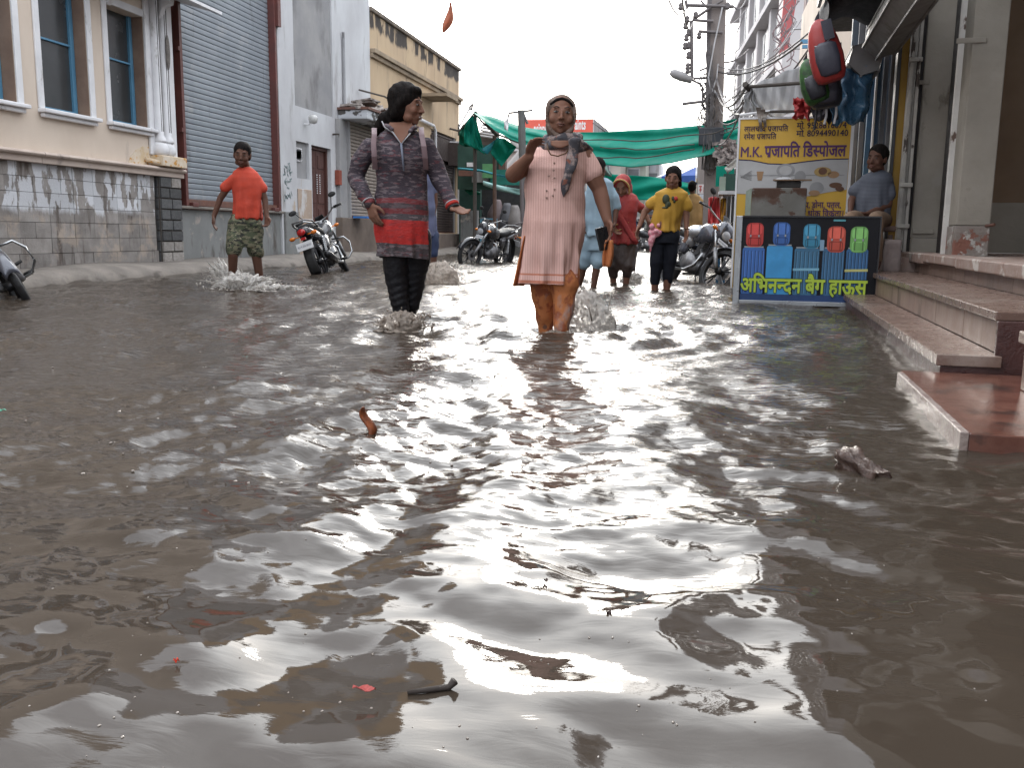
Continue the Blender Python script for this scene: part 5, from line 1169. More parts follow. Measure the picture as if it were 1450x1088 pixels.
# slimmer pole in front of the dark stall
YQ = 22.
p2_ = thing('steel_pole', 'slim grey street pole with a ragged cross arm beside the woman in pink', 'utility pole', (Py(744, 340, YQ).x, YQ, 0))
xs = Py(738, 158, YQ).x; xb = Py(745, 360, YQ).x; zt3 = Py(738, 156, YQ).z
MB().tube([(xb, YQ, -.3), (xs, YQ, zt3)], [.10, .085], 10).build('shaft', mat('slim_pole_grey', (.12, .12, .115), (.09, .09, .085), sc=4), p2_)
MB().tube([Py(739, 255, YQ-.25), Py(740, 365, YQ-.25)], .04, 8).build('second_tube', iron, p2_)
MB().tube([Py(721, 160, YQ), Py(754, 156, YQ)], .025).tube([Py(721, 160, YQ), Py(717, 175, YQ)], .02).tube([Py(741, 160, YQ), Py(747, 175, YQ)], .03).build('cross_arm', iron, p2_)
MB().tube([Py(714, 333, YQ-.3), Py(731, 317, YQ-.3), Py(744, 315, YQ-.3), Py(752, 318, YQ-.3)], .02).build('strut', iron, p2_)
p3_ = thing('concrete_pole', 'second concrete pole standing behind the tall utility pole', 'utility pole', Py(997, 340, 27))
MB().tube([Py(997, 360, 27), Py(997, 200, 27)], .19, 8).build('shaft', conc, p3_)
# overhead cables
wr = [((1039, 9), (1060, -10), 22, 26), ((1010, 30), (1058, 10), 19, 24), ((1017, 118), (1048, 128), 19, 14), ((1015, 130), (1058, 120), 19, 11), ((1018, 150), (1062, 122), 19, 11), ((1017, 190), (1150, 62), 19, 12), ((1015, 100), (1135, 60), 19, 14), ((1015, 92), (1150, 42), 19, 12), ((1020, 140), (1140, 20), 19, 25), ((1020, 150), (1128, 30), 19, 26), ((1016, 165), (1120, 10), 19, 27), ((1018, 120), (1052, 145), 19, 12), ((1014, 108), (1056, 160), 19, 12), ((1038, 55), (1060, 0), 30, 30), ((1012, 200), (1060, 128), 19, 11), ((1010, 12), (1030, -20), 19, 22), ((973, 8), (935, -40), 19, 10), ((981, 30), (960, -60), 19, 8), ((1042, 60), (1040, 175), 30, 28), ((1008, 60), (1052, 60), 19, 28), ((1010, 75), (1046, 92), 19, 28), ((1012, 85), (1060, 70), 19, 20), ((1015, 110), (1100, 75), 19, 20), ((1016, 135), (1100, 100), 19, 16), ((1017, 170), (1075, 130), 19, 13)]
wlb = []
for i, (a, b, ya, yb) in enumerate(wr):
    A, B = Py(*a, ya), Py(*b, yb); sag = .02*(A-B).length+.1; pts = [A.lerp(B, t_/12)-Vector((0, 0, sag*4*(t_/12)*(1-t_/12))) for t_ in range(13)]
    o = MB().tube(pts, .011 if i % 3 else .018, 5).build('overhead_cable', mat('cable_grey', (.10, .09, .09), rough=.6))
    tag(o, 'thin dark overhead cable among those meeting at the tall utility pole', 'cable', 'overhead cables')
ap2 = thing('cable_cluster', 'tangle of pale and dark cables looping up the faded red panel', 'cables', Py(1118, 100, 27))
q_ = MB()
for k in range(16):
    u = 1108+R5.uniform(-4, 18); v = R5.uniform(20, 95); pts = [Py(u+R5.uniform(-2, 2)-k2*2.1*R5.uniform(.3, 1.5)+9*math.sin(k2*.9+k), v+k2*9-30, 27) for k2 in range(7)]; q_.tube(pts, .016, 5)
tag(q_.build('cable_tangle', mat('cable_mauve', (.28, .20, .20), (.12, .09, .09), sc=9), ap2), kind='stuff')
# ---- things beside the right hand pole
rt = thing('roadside_stall', 'green roofed roadside stall hung with red and yellow clothes right of the concrete pole', 'stall', Py(1030, 340, 15.5))
def rpx(name, u0, u1, v0, v1, Yd, m, dep=.15, bev=0): 
    k = MB(); bpx(k, u0, u1, v0, v1, Yd, dep); return k.build(name, m, rt, bevel=bev)
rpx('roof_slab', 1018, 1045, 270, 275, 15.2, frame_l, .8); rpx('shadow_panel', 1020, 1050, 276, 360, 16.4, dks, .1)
rpx('dark_canopy', 1024, 1046, 246, 269, 15.6, dkg, .3); rpx('pale_edge', 1018, 1028, 250, 272, 15.4, mat('pale_green_flap', (.22, .27, .22)), .05)
rpx('green_sheet', 1013, 1040, 235, 264, 15.9, tg, .03)
for k, (u, m) in enumerate(((1027, steel_g), (1033, white_trim), (1037, black_m), (1041, steel_g), (1022, brown_st))): rpx('post', u, u+2.2, 276, 345, 15.3+k*.05, m, .06)
o = sheet('sloping_awning', None, [(1026, 238), (1045, 222)], [(1030, 246), (1046, 232)], lambda u: 14.5, 8, 4, mat('cream_fabric', (.45, .44, .40)), .02, 2, 2); tag(o, 'cream sloping awning scrap over the roadside stall', 'awning')
rk = MB()
for k in range(60):
    p = Py(1016+R5.uniform(0, 26), 200+R5.uniform(0, 34), 17+R5.uniform(0, .5)); rk.obox(p, (R5.uniform(.05, .22), .05, R5.uniform(.03, .09)), Matrix.Rotation(R5.uniform(-1.2, 1.2), 3, 'Y'))
tag(rk.build('cable_tangle', mat('junk_pale', (.42, .36, .33), (.08, .07, .07), sc=14), None), 'mess of pale boards and cut cables beside the concrete pole', 'clutter', kind='stuff')
def garment(name, label, u0, u1, v0, v1, Yd, m, seed):
    o = sheet(name, None, [(u0+1.5, v0+2), ((u0+u1)/2, v0), (u1-1.5, v0+2)], [(u0, v1), (u1, v1+1)], lambda u: Yd, 14, 16, m, .07, 2, seed); tag(o, label, 'garment'); return o
garment('red_garment', 'red garment hanging between the tan shirted man and the roadside stall', 1002, 1020, 278, 327, 15.4, mat('red_fabric', (.42, .035, .035)), 2)
garment('yellow_garment', 'yellow patterned garment hanging right of the red garment', 1019, 1030, 280, 316, 15.5, mat('yellow_pattern', (.50, .27, .02), (.25, .08, .02), sc=7, contrast=(.55, .6)), 4)
bb_ = thing('blue_stool', 'blue plastic stool legs behind the right hand motorcycle', 'stool', Py(1020, 380, 12.6))
bpl = mat('blue_plastic_solid', (.02, .14, .30), rough=.4)
a = Py(1016, 352, 12.6); b = Py(1029, 352, 12.6)
MB().box((a.x, 12.6, a.z-.05), (b.x, 12.95, a.z)).build('seat', bpl, bb_, bevel=.01)
for x in (a.x, b.x-.05):
    for y in (12.6, 12.9): MB().box((x, y, -.28), (x+.045, y+.045, a.z-.052)).build('leg', bpl, bb_)
# ---- flag in the sky on a thin staff line
fg = thing('orange_flag', 'faded orange pennant hanging on a line high over the street', 'flag', Py(632, 20, 16))
def fl(a, b):
    w = [(637, 3), (638.5, 14), (636, 24), (634, 38), (627, 46)][0:]; 
    u = 638+1.5*b-12*b**2.2+(a-.5)*(2.5+11*(math.sin(min(1, b**1.6)*math.pi))); v = 3+43*b
    return Py(u, v, 16+.12*math.sin(a*5+b*4))
MB().grid(fl, 8, 16).build('cloth', mat('faded_orange', (.60, .22, .12), (.5, .2, .12), rough=.7, trans=.45, bump=.1), fg, smooth=True, solid=.004)
MB().tube([Py(637, 3, 16), Py(640, -40, 16.0), Py(645, -160, 16)], .006, 5).build('string', grout, fg)
# ================================================================== MOTORCYCLES
tyre_m = flat('tyre_rubber', (.012, .012, .013), rough=.75, bump=.2, sc=20)
rim_m = flat('black_alloy', (.018, .018, .02), rough=.35, metal=.5)
chrome = mat('chrome', (.42, .43, .44), (.32, .33, .34), rough=.32, metal=1., bump=0)
alu = mat('cast_aluminium', (.22, .22, .225), (.13, .13, .135), sc=14, rough=.45, metal=.7)
blk_paint = mat('black_paint', (.012, .012, .015), (.02, .02, .024), rough=.18, coat=.6, bump=0)
grey_paint = mat('grey_blue_paint', (.075, .08, .10), (.06, .065, .08), rough=.25, coat=.5, bump=0, metal=.3)
seat_m = mat('seat_vinyl', (.012, .012, .012), (.022, .022, .022), sc=8, rough=.5, bump=.1, spec=.25)
lens_m = mat('lamp_lens', (.45, .46, .47), (.35, .36, .38), sc=14, rough=.08, spec=.8, bump=0)
red_lens = mat('red_lens', (.42, .012, .012), (.30, .01, .01), sc=20, rough=.15, bump=0); amber = mat('amber_lens', (.62, .17, .015), rough=.15, bump=0)
plate_m = mat('plate_white', (.55, .56, .57), bump=0, rough=.4)
def motorcycle(label, x, y, heading, lean, steer=0., paint=blk_paint, group='parked motorcycles', z=-.13, plate_front=True, leg_guard=True, plate_text=True):
    """built along +X (forward), wheels of radius .30, leaning on its side stand"""
    t = thing('motorcycle', label, 'motorcycle', (x, y, z), 0, group)
    Rl = Matrix.Rotation(heading, 3, 'Z') @ Matrix.Rotation(lean, 3, 'X')
    XB = lambda p: Rl @ Vector(p)
    hx, hz = .38, .78      # steering axis pivot
    ax_d = Vector((.42, 0, -.90)).normalized()
    Rs = Matrix.Rotation(steer, 3, -ax_d)
    def XF(p): q = Vector(p); pv = Vector((hx, 0, hz)); return Rl @ (pv + Rs @ (q-pv))
    def part(mb, n, m, sm=False, bv=0, par=None): return mb.build(n, m, par or t, smooth=sm, world=False, bevel=bv)
    R_ = .305
    def wheel(cx, cz, X_, fat):
        wm = MB(X_); rg = []
        for k in range(36):
            a = 2*math.pi*k/36; ring = []
            for j in range(10):
                b = 2*math.pi*j/10; rr = R_-fat*.85+fat*.95*math.cos(b); ring.append((cx+rr*math.cos(a), fat*.62*math.sin(b)*1.1, cz+rr*math.sin(a)))
            rg.append(ring)
        rg.append(rg[0]); wm.loft(rg, cap=False); w = part(wm, 'wheel', tyre_m, True)
        rm = MB(X_); rg = []
        for k in range(30):
            a = 2*math.pi*k/30; rg.append([(cx+r*math.cos(a), yy, cz+r*math.sin(a)) for r, yy in ((R_-fat*1.6, -.03), (R_-fat*1.2, -.036), (R_-fat*1.2, .036), (R_-fat*1.6, .03), (R_-fat*1.95, 0))])
        rg.append(rg[0]); rm.loft(rg, cap=False); rm.tube([(cx, -.06, cz), (cx, .06, cz)], .045, 14); part(rm, 'rim', rim_m, True, par=w)
        sp = MB(X_)
        for k in range(5):
            a = 2*math.pi*k/5+.3
            for da in (-.16, .16): sp.tube([(cx+.04*math.cos(a), 0, cz+.04*math.sin(a)), (cx+(R_-fat*1.7)*math.cos(a+da), 0, cz+(R_-fat*1.7)*math.sin(a+da))], [.013, .010], 6)
        part(sp, 'spokes', rim_m, par=w)
        dc = MB(X_); dc.tube([(cx, .055, cz), (cx, .06, cz)], .10, 22); part(dc, 'brake_disc', alu, par=w)
    FX, RX_ = .72, -.58
    wheel(FX, R_, XF, .045); wheel(RX_, R_, XB, .055)
    fk = MB(XF)
    for s in (-.09, .09): fk.tube([(hx-.02, s, hz+.10), (.56, s, .53)], .020, 8); 
    part(fk, 'fork', chrome, True)
    fk = MB(XF)
    for s in (-.09, .09): fk.tube([(.545, s, .56), (FX, s, R_)], .029, 8)
    part(fk, 'fork_leg', alu, True)
    fd = MB(XF); fd.grid(lambda a, b: (FX+(.345)*math.cos(math.radians(20+a*135)), (b-.5)*.13*(1-.25*abs(a-.5)), R_+.345*math.sin(math.radians(20+a*135))-.035*(2*b-1)**2), 18, 6); f = part(fd, 'front_mudguard', paint if paint is not blk_paint else blk_paint, True); q = f.modifiers.new('s', 'SOLIDIFY'); q.thickness = .006
    # tank
    tk = MB(XB); rr_ = []
    for x_, w, zl, zh in ((-.10, .07, .66, .74), (-.04, .11, .63, .80), (.06, .145, .62, .87), (.18, .155, .63, .91), (.29, .13, .66, .90), (.36, .07, .70, .84)):
        zc_, hh = (zl+zh)/2, (zh-zl)/2
        rr_.append([(x_, w*math.copysign(abs(math.cos(a))**.7, math.cos(a)), zc_+hh*math.copysign(abs(math.sin(a))**.75, math.sin(a))) for a in [2*math.pi*k/20 for k in range(20)]])
    tk.loft(rr_); part(tk, 'fuel_tank', paint, True)
    cp_ = MB(XB); cp_.tube([(.19, 0, .90), (.19, 0, .925)], .04, 14); part(cp_, 'tank_cap', chrome)
    se = MB(XB); rr_ = []
    for x_, w, zl, zh in ((-.74, .06, .80, .84), (-.68, .105, .76, .865), (-.45, .125, .72, .84), (-.28, .12, .70, .80), (-.12, .10, .69, .79), (-.06, .07, .70, .78)):
        zc_, hh = (zl+zh)/2, (zh-zl)/2
        rr_.append([(x_, w*math.copysign(abs(math.cos(a))**.5, math.cos(a)), zc_+hh*math.copysign(abs(math.sin(a))**.6, math.sin(a))) for a in [2*math.pi*k/18 for k in range(18)]])
    se.loft(rr_); part(se, 'seat', seat_m, True)
    tl = MB(XB); rr_ = []
    for x_, w, zl, zh in ((-.20, .10, .58, .70), (-.45, .12, .62, .74), (-.70, .11, .66, .80), (-.86, .085, .70, .82), (-.92, .06, .72, .80)):
        zc_, hh = (zl+zh)/2, (zh-zl)/2
        rr_.append([(x_, w*math.copysign(abs(math.cos(a))**.5, math.cos(a)), zc_+hh*math.copysign(abs(math.sin(a))**.6, math.sin(a))) for a in [2*math.pi*k/16 for k in range(16)]])
    tl.loft(rr_); part(tl, 'tail_cowl', paint, True)
    m_ = MB(XB); m_.ell((-.925, 0, .745), (.03, .062, .048)); part(m_, 'tail_light', red_lens, True)
    m_ = MB(XB); m_.obox((-.93, 0, .655), (.02, .07, .035)); part(m_, 'reflector', red_lens)
    for s in (-1, 1):
        m_ = MB(XB); m_.tube([(-.86, s*.06, .70), (-.88, s*.13, .70)], .01, 6); m_.ell((-.885, s*.165, .70), (.03, .045, .028)); part(m_, 'indicator', amber, True)
        m_ = MB(XF); m_.tube([(.44, s*.08, .80), (.45, s*.15, .80)], .01, 6); m_.ell((.46, s*.185, .80), (.03, .042, .026)); part(m_, 'indicator', amber, True)
    rf = MB(XB); rf.grid(lambda a, b: (-.60-.36*math.cos(math.radians(-28+a*100))*1., (b-.5)*.15, R_+.37*math.sin(math.radians(-28+a*100)+.0)), 12, 4); f = part(rf, 'rear_mudguard', seat_m, True); q = f.modifiers.new('s', 'SOLIDIFY'); q.thickness = .008
    pl_ = MB(XB); pl_.obox((-.985, 0, .55), (.012, .24, .115), Matrix.Rotation(.25, 3, 'Y')); pp = part(pl_, 'number_plate', plate_m, bv=.003)
    if plate_text:
        V, Fc, xw = lettering(['RJ14 SN 8035']); tm = MB(XB)
        Rr = Matrix.Rotation(.25, 3, 'Y')
        tm.add([Vector((-.985, 0, .55))+Rr @ Vector((-.0085, -(p[0]/xw-.5)*.20, (p[1]-.35)*.040)) for p in V], Fc); part(tm, 'plate_lettering', print_d, par=pp)
    if plate_front:
        pf_ = MB(XF); pf_.obox((.535, 0, .67), (.01, .20, .065), Matrix.Rotation(-.35, 3, 'Y')); pp = part(pf_, 'number_plate', plate_m, bv=.003)
        V, Fc, xw = lettering(['RJ14 SN 8035']); tm = MB(XF); Rr = Matrix.Rotation(-.35, 3, 'Y')
        tm.add([Vector((.535, 0, .67))+Rr @ Vector((.007, (p[0]/xw-.5)*.18, (p[1]-.35)*.035)) for p in V], Fc); part(tm, 'plate_lettering', print_d, par=pp)
    # headlight with visor fairing
    hl = MB(XF); rr_ = []
    for x_, w, h_, zc_ in ((.38, .09, .10, .84), (.44, .115, .14, .83), (.49, .11, .125, .81), (.525, .085, .09, .80)):
        rr_.append([(x_+.02*math.sin(a), w*math.copysign(abs(math.cos(a))**.7, math.cos(a)), zc_+h_*math.copysign(abs(math.sin(a))**.8, math.sin(a))) for a in [2*math.pi*k/18 for k in range(18)]])
    hl.loft(rr_); part(hl, 'headlight_fairing', paint, True)
    m_ = MB(XF); m_.ell((.52, 0, .785), (.025, .078, .065)); part(m_, 'headlight', lens_m, True)
    m_ = MB(XF); m_.grid(lambda a, b: (.40+.09*a-.03*(2*b-1)**2, (b-.5)*.19*(1-.35*(1-a)), 1.03-.12*a), 5, 8); f = part(m_, 'visor', seat_m, True); q = f.modifiers.new('s', 'SOLIDIFY'); q.thickness = .005
    hb_ = MB(XF); hb_.tube([(.20, -.36, 1.02), (.24, -.24, 1.03), (.33, -.12, .96), (.36, 0, .94), (.33, .12, .96), (.24, .24, 1.03), (.20, .36, 1.02)], .012, 8); part(hb_, 'handlebar', chrome, True)
    for s in (-1, 1):
        m_ = MB(XF); m_.tube([(.235, s*.26, 1.03), (.195, s*.38, 1.018)], .019, 10); part(m_, 'grip', seat_m, True)
        m_ = MB(XF); m_.tube([(.27, s*.22, 1.03), (.30, s*.30, 1.01), (.26, s*.39, 1.005)], .006, 6); part(m_, 'lever', alu, True)
        m_ = MB(XF); m_.tube([(.25, s*.22, 1.03), (.28, s*.27, 1.13), (.27, s*.30, 1.19)], .006, 6); m_.ell((.27, s*.33, 1.215), (.014, .062, .038)); part(m_, 'mirror', seat_m, True)
    # engine
    en = MB(XB)
    for k in range(8): en.obox((.13+.008*k, 0, .47+.022*k), (.16, .17-.004*k, .010), Matrix.Rotation(-.3, 3, 'Y'))
    en.obox((.15, 0, .54), (.12, .12, .2), Matrix.Rotation(-.3, 3, 'Y')); en.obox((.20, 0, .655), (.13, .13, .06), Matrix.Rotation(-.3, 3, 'Y')); part(en, 'cylinder_block', alu, bv=.004)
    en = MB(XB); en.rings([], 0) if False else None
    en.tube([(.02, -.12, .37), (.02, .12, .37)], .13, 18); en.tube([(-.12, -.10, .38), (-.12, .10, .38)], .11, 16); en.obox((0, 0, .33), (.34, .16, .14)); part(en, 'crankcase', alu, True, .0)
    fr_ = MB(XB)
    fr_.tube([(.38, 0, .80), (.30, 0, .70), (.26, 0, .40), (.18, 0, .24), (-.15, 0, .22)], .018, 8); fr_.tube([(.36, 0, .78), (-.1, .0, .66), (-.85, 0, .74)], .02, 8)
    for s in (-.09, .09): fr_.tube([(-.12, s, .66), (-.18, s, .35), (-.15, s, .24)], .016, 8); fr_.tube([(-.18, s, .35), (RX_, s, R_)], .02, 8)
    part(fr_, 'frame', blk_paint, True)
    for s in (-.125, .125):
        m_ = MB(XB); m_.tube([(-.52, s, .34), (-.42, s, .66)], .012, 8)
        for k in range(9): m_.tube([(-.505+.010*k, s, .38+.03*k), (-.502+.010*k, s, .392+.03*k)], .030, 12)
        part(m_, 'rear_shock', chrome, True)
    ex = MB(XB); ex.tube([(.22, -.06, .55), (.32, -.09, .48), (.30, -.12, .32), (.10, -.14, .24), (-.15, -.15, .25)], .020, 8); part(ex, 'exhaust_pipe', chrome, True)
    ex = MB(XB); ex.tube([(-.15, -.15, .25), (-.22, -.16, .27), (-.70, -.19, .36), (-.74, -.19, .37)], [.022, .045, .055, .035], 12); part(ex, 'silencer', rim_m, True)
    gr = MB(XB); gr.tube([(-.45, -.13, .80), (-.70, -.14, .88), (-.88, -.09, .90), (-.90, 0, .90), (-.88, .09, .90), (-.70, .14, .88), (-.45, .13, .80)], .013, 8); part(gr, 'grab_rail', alu if paint is not grey_paint else chrome, True)
    if leg_guard:
        lg = MB(XB)
        for s in (-1, 1): lg.tube([(.27, s*.04, .62), (.30, s*.24, .60), (.30, s*.30, .50), (.28, s*.30, .36), (.27, s*.22, .28), (.22, s*.04, .27)], .013, 8)
        part(lg, 'leg_guard', chrome, True)
    for s in (-1, 1):
        m_ = MB(XB); m_.grid(lambda a, b: (-.36+.26*a+.04*b, s*(.125+.01*math.sin(a*3)), .48+.19*b), 3, 3); f = part(m_, 'side_cover', paint, True); q = f.modifiers.new('s', 'SOLIDIFY'); q.thickness = .012
        m_ = MB(XB); m_.tube([(-.02, s*.10, .27), (-.02, s*.25, .27)], .012, 8); m_.tube([(-.02, s*.17, .27), (-.02, s*.26, .27)], .02, 8); m_.tube([(-.34, s*.12, .36), (-.36, s*.24, .37)], .016, 8); part(m_, 'footrest', seat_m, True)
    sd = MB(XB); sgn = 1 if lean < 0 else -1
    sd.tube([(-.02, sgn*.10, .26), (-.10, sgn*.24, .06)], .011, 6); part(sd, 'side_stand', rim_m)
    return t
print_d = mat('print_dark', (.03, .02, .06))
cp_ = Pz(474, 386)
motorcycle('black motorcycle with red tail light and white plate parked by the brown door', cp_.x-.10, cp_.y+.35, math.radians(97), math.radians(-20), .35, blk_paint, plate_front=False)
q_ = Pz(663, 374)
motorcycle('black motorcycle with chrome leg guards parked before the dark corner stall', q_.x+.12, q_.y+.95, math.radians(254), math.radians(-16), -.35, blk_paint)
q_ = Pz(1000, 402)
motorcycle('grey motorcycle leaning with its front wheel turned, beside the luggage sign', q_.x-.30, q_.y+.66, math.radians(-62), math.radians(-21), .35, grey_paint, leg_guard=False, z=-.12)
q_ = Pz(48, 421)
motorcycle('motorcycle cut off by the left edge, chrome guard and dark wheel leaning', q_.x-.50, q_.y+.50, math.radians(-46), math.radians(30), .1, grey_paint, z=-.16)
q_ = Pz(527, 376)
motorcycle('black motorcycle mostly hidden behind the woman in the dark kurta', q_.x+.2, q_.y+.7, math.radians(-82), math.radians(-8), .2, blk_paint)
q_ = Pz(905, 352)
for i, (u, v, h_, lb) in enumerate(((792, 357, 190, 'dark motorcycle far off behind the woman in pink'), (915, 356, 200, 'dark motorcycle far off between the sari and the yellow shirt'), (962, 356, 160, 'dark motorcycle far off left of the tan shirt'))):
    q_ = Pz(u, v); motorcycle(lb, q_.x, q_.y, math.radians(h_), math.radians(-10), .1, blk_paint, plate_text=False, plate_front=False, leg_guard=False)
# silver helmet-like cover lying over the right motorcycle's seat
q_ = Py(990, 325, 12.6)
m_ = MB(); m_.ell((q_.x-.02, q_.y, q_.z-.03), (.15, .22, .09)); m_.ell((q_.x-.10, q_.y+.05, q_.z-.14), (.08, .10, .09))
tag(m_.build('plastic_cover', mat('silver_plastic', (.30, .31, .33), (.5, .52, .55), sc=9, rough=.2, bump=.7, bsc=14, metal=.3), smooth=True), 'crumpled silvery plastic bag tied over the right motorcycle seat', 'plastic bag')
# ================================================================== FLOATING DEBRIS
def at_water(u, v): p = Pz(u, v); return p
wd_ = thing('debris_lump', 'broken dark wet lump lying in the shallow water near the red landing', 'debris', at_water(1222, 672))
bm_ = bmesh.new(); bmesh.ops.create_cube(bm_, size=1); bmesh.ops.subdivide_edges(bm_, edges=bm_.edges, cuts=9, use_grid_fill=True); bm_.verts.index_update()
vs = []
for v in bm_.verts:
    p = Vector((v.co.x*.065, v.co.y*.13, v.co.z*.06)); p += v.normal*.016*mnoise.noise(p*22)+v.normal*.008*mnoise.noise(p*60); p = Matrix.Rotation(math.radians(32), 3, 'Z') @ (Matrix.Rotation(math.radians(14), 3, 'X') @ p)
    vs.append(p+Vector((0, .02, .004)))
MB().add(vs, [tuple(v.index for v in f.verts) for f in bm_.faces]).build('lump', mat('wet_brick', (.045, .024, .018), (.11, .07, .055), sc=30, rough=.16, bump=.6, bsc=90), wd_, smooth=True, world=False); bm_.free()
lf = thing('floating_leaf', 'curled orange brown leaf standing up from the water', 'leaf', at_water(519, 622))
def leaf(a, b):
    w = .022*math.sin(math.pi*min(1, b*1.02))**.7; return ((a-.5)*w*1.4+.012*math.sin(b*6)-.012*b, .012*(a-.5)**2*8+.01*math.sin(b*3), -.008+b*.10)
MB().grid(leaf, 5, 12).build('blade', mat('leaf_orange', (.36, .10, .03), (.16, .05, .025), sc=40, rough=.5, trans=.25, bump=.3), lf, smooth=True, world=False, solid=.0012)
tw = thing('twig', 'small dark bent twig floating near the bottom of the picture', 'twig', at_water(612, 982))
MB().tube([(-.032, -.006, 0), (-.005, 0, .004), (.02, .008, .006), (.028, .010, .015)], [.003, .004, .0045, .006], 7).build('stem', mat('twig_dark', (.03, .022, .018)), tw, smooth=True, world=False)
for i, (u, v, sx, sy, c, lb, kd) in enumerate(((516, 985, .030, .004, (.45, .09, .08), 'pale red sliver of wrapper floating left of the twig', 'wrapper'), (250, 945, .006, .003, (.60, .05, .02), 'tiny bright red scrap floating at lower left', 'wrapper'), (348, 508, .02, .012, (.05, .40, .32), 'small turquoise scrap floating left of the dark kurta', 'wrapper'), (3, 585, .02, .01, (.05, .30, .20), 'small green scrap floating at the left edge', 'wrapper'), (290, 524, .014, .008, (.4, .38, .35), 'small pale scrap floating before the boy', 'wrapper'), (862, 876, .008, .003, (.05, .03, .025), 'tiny dark scrap floating in the bright reflection', 'scrap'), (773, 830, .007, .003, (.05, .03, .025), 'tiny dark scrap floating left of the bright reflection', 'scrap'))):
    p = at_water(u, v); m = MB(); m.grid(lambda a, b: (p.x+sx*(a-.5), p.y+sy*(b-.5)*2, .010+.003*math.sin(a*7+b*4)), 5, 3); tag(m.build('scrap', flat('scrap%d' % i, c), solid=.001), lb, kd)
# ================================================================== PEOPLE
skin1 = mat('skin_brown', (.185, .092, .062), (.172, .084, .056), sc=6, rough=.68, bump=.02, bsc=120, sss=.12, spec=.25)
skin2 = mat('skin_deep_brown', (.110, .054, .037), (.100, .049, .033), sc=6, rough=.68, bump=.02, bsc=120, sss=.08, spec=.25)
hair_m = mat('black_hair', (.007, .006, .006), (.014, .011, .010), sc=14, st=(6, 6, .6), rough=.75, spec=.08, bump=.4, bsc=60, contrast=(.4, .6))
eye_w = mat('eye_white', (.27, .25, .235), rough=.25, bump=0); eye_d = mat('eye_dark', (.012, .008, .006), rough=.12, bump=0)
lip_m = mat('lips', (.17, .068, .052), rough=.4, bump=0); brow_m = mat('eyebrow', (.012, .009, .008), rough=.8, bump=0)
class Fig:
    def __init__(s, u, v, label, name='person', W0=None):
        s.W0 = W0 or Pz(u, v); s.al = math.atan2(s.W0.x, s.W0.y); s.d = Vector((math.sin(s.al), math.cos(s.al), 0))
        s.Rw = Matrix.Rotation(s.al, 3, 'Z')
        s.t = thing(name, label, 'person', s.W0, -s.al)
    def J(s, u, v, dy=0.):
        r = ray(u, v); P0 = s.W0+s.d*dy; k = (P0-CAMP).dot(s.d)/r.dot(s.d); return s.Rw @ (CAMP+r*k-s.W0)
    def jj(s, p): return s.J(*p)
    def torso(s, mb, rows, k=1., n=28, kd=1.):
        rr_ = []
        for r in rows:
            v, uL, uR, dy, hd = r[:5]; c = s.J((uL+uR)/2, v, dy); w = (s.J(uR, v, dy)-s.J(uL, v, dy)).x/2
            rr_.append((c, w*k, hd*k*kd))
        return mb.rings(rr_, n)
def hand(mb, wrist, d, n, s=1., curl=.3, thumb=1, spread=.06):
    d = Vector(d).normalized(); n = Vector(n); n = (n-d*n.dot(d)).normalized(); w = d.cross(n)*thumb
    K = []
    for i, (o, L) in enumerate(((-.028, .060), (-.0095, .072), (.0095, .078), (.028, .072))):
        base = wrist+w*o*.55*s; kn = wrist+d*(.082-.006*abs(i-2))*s+w*o*s
        mb.limb([base, kn], [.0155*s, .0125*s], 8)
        p = kn; dd = (d+w*o*spread*18).normalized(); r = .0088*s; pts = [kn]; rs = [.0105*s]
        for j, f in enumerate((.45, .32, .23)):
            a = curl*(.75, .95, .7)[j]*(1.05-.1*i)
            dd = (dd*math.cos(a)+n*math.sin(a)).normalized(); nn_ = n
            n2 = (n - dd*n.dot(dd)); 
            p = p+dd*L*f*s; pts.append(p); rs.append(r*(1-.10*j))
        mb.limb(pts, rs, 8)
    tb = wrist+d*.02*s+w*.022*s; t1 = tb+(d*.55+w*.75+n*.25).normalized()*.036*s; t2 = t1+(d*.85+w*.45+n*.35).normalized()*.030*s; t3 = t2+(d*.95+w*.15+n*.3).normalized()*.022*s
    mb.limb([tb, t1, t2, t3], [.0155*s, .0125*s, .0105*s, .0085*s], 8)
def headM(c, yaw=0, pitch=0, roll=0, s=1.): return Matrix.Translation(c) @ Matrix.Rotation(yaw, 4, 'Z') @ Matrix.Rotation(roll, 4, 'Y') @ Matrix.Rotation(pitch, 4, 'X') @ Matrix.Scale(s, 4)
def head(mb, M, round_=1.):
    R3 = M.to_3x3(); P = lambda p: M @ Vector(p); sc_ = R3.col[0].length; R1 = R3.normalized()
    E = lambda p, r: mb.ell(P(p), [q*sc_ for q in r], R1, 18, 12)
    E((0, .015, .03), (.073, .090, .084)); E((0, -.022, -.015), (.062*round_, .066, .085)); E((0, -.030, -.060), (.046*round_, .052, .050)); E((0, -.060, -.092), (.018, .019, .015))
    mb.limb([P((0, -.083, .012)), P((0, -.097, -.012)), P((0, -.106, -.030))], [.0065*sc_, .0072*sc_, .0098*sc_], 10)
    for s in (-1, 1):
        E((s*.0105, -.092, -.033), (.0068, .008, .0062)); E((s*.036*round_, -.062, -.030), (.024, .019, .024)); E((s*.027, -.0715, .028), (.020, .010, .008))
        E((s*.073, .008, -.010), (.010, .020, .032)); E((s*.040*round_, -.030, -.070), (.022, .03, .025))
    E((0, -.084, -.062), (.022, .010, .012))
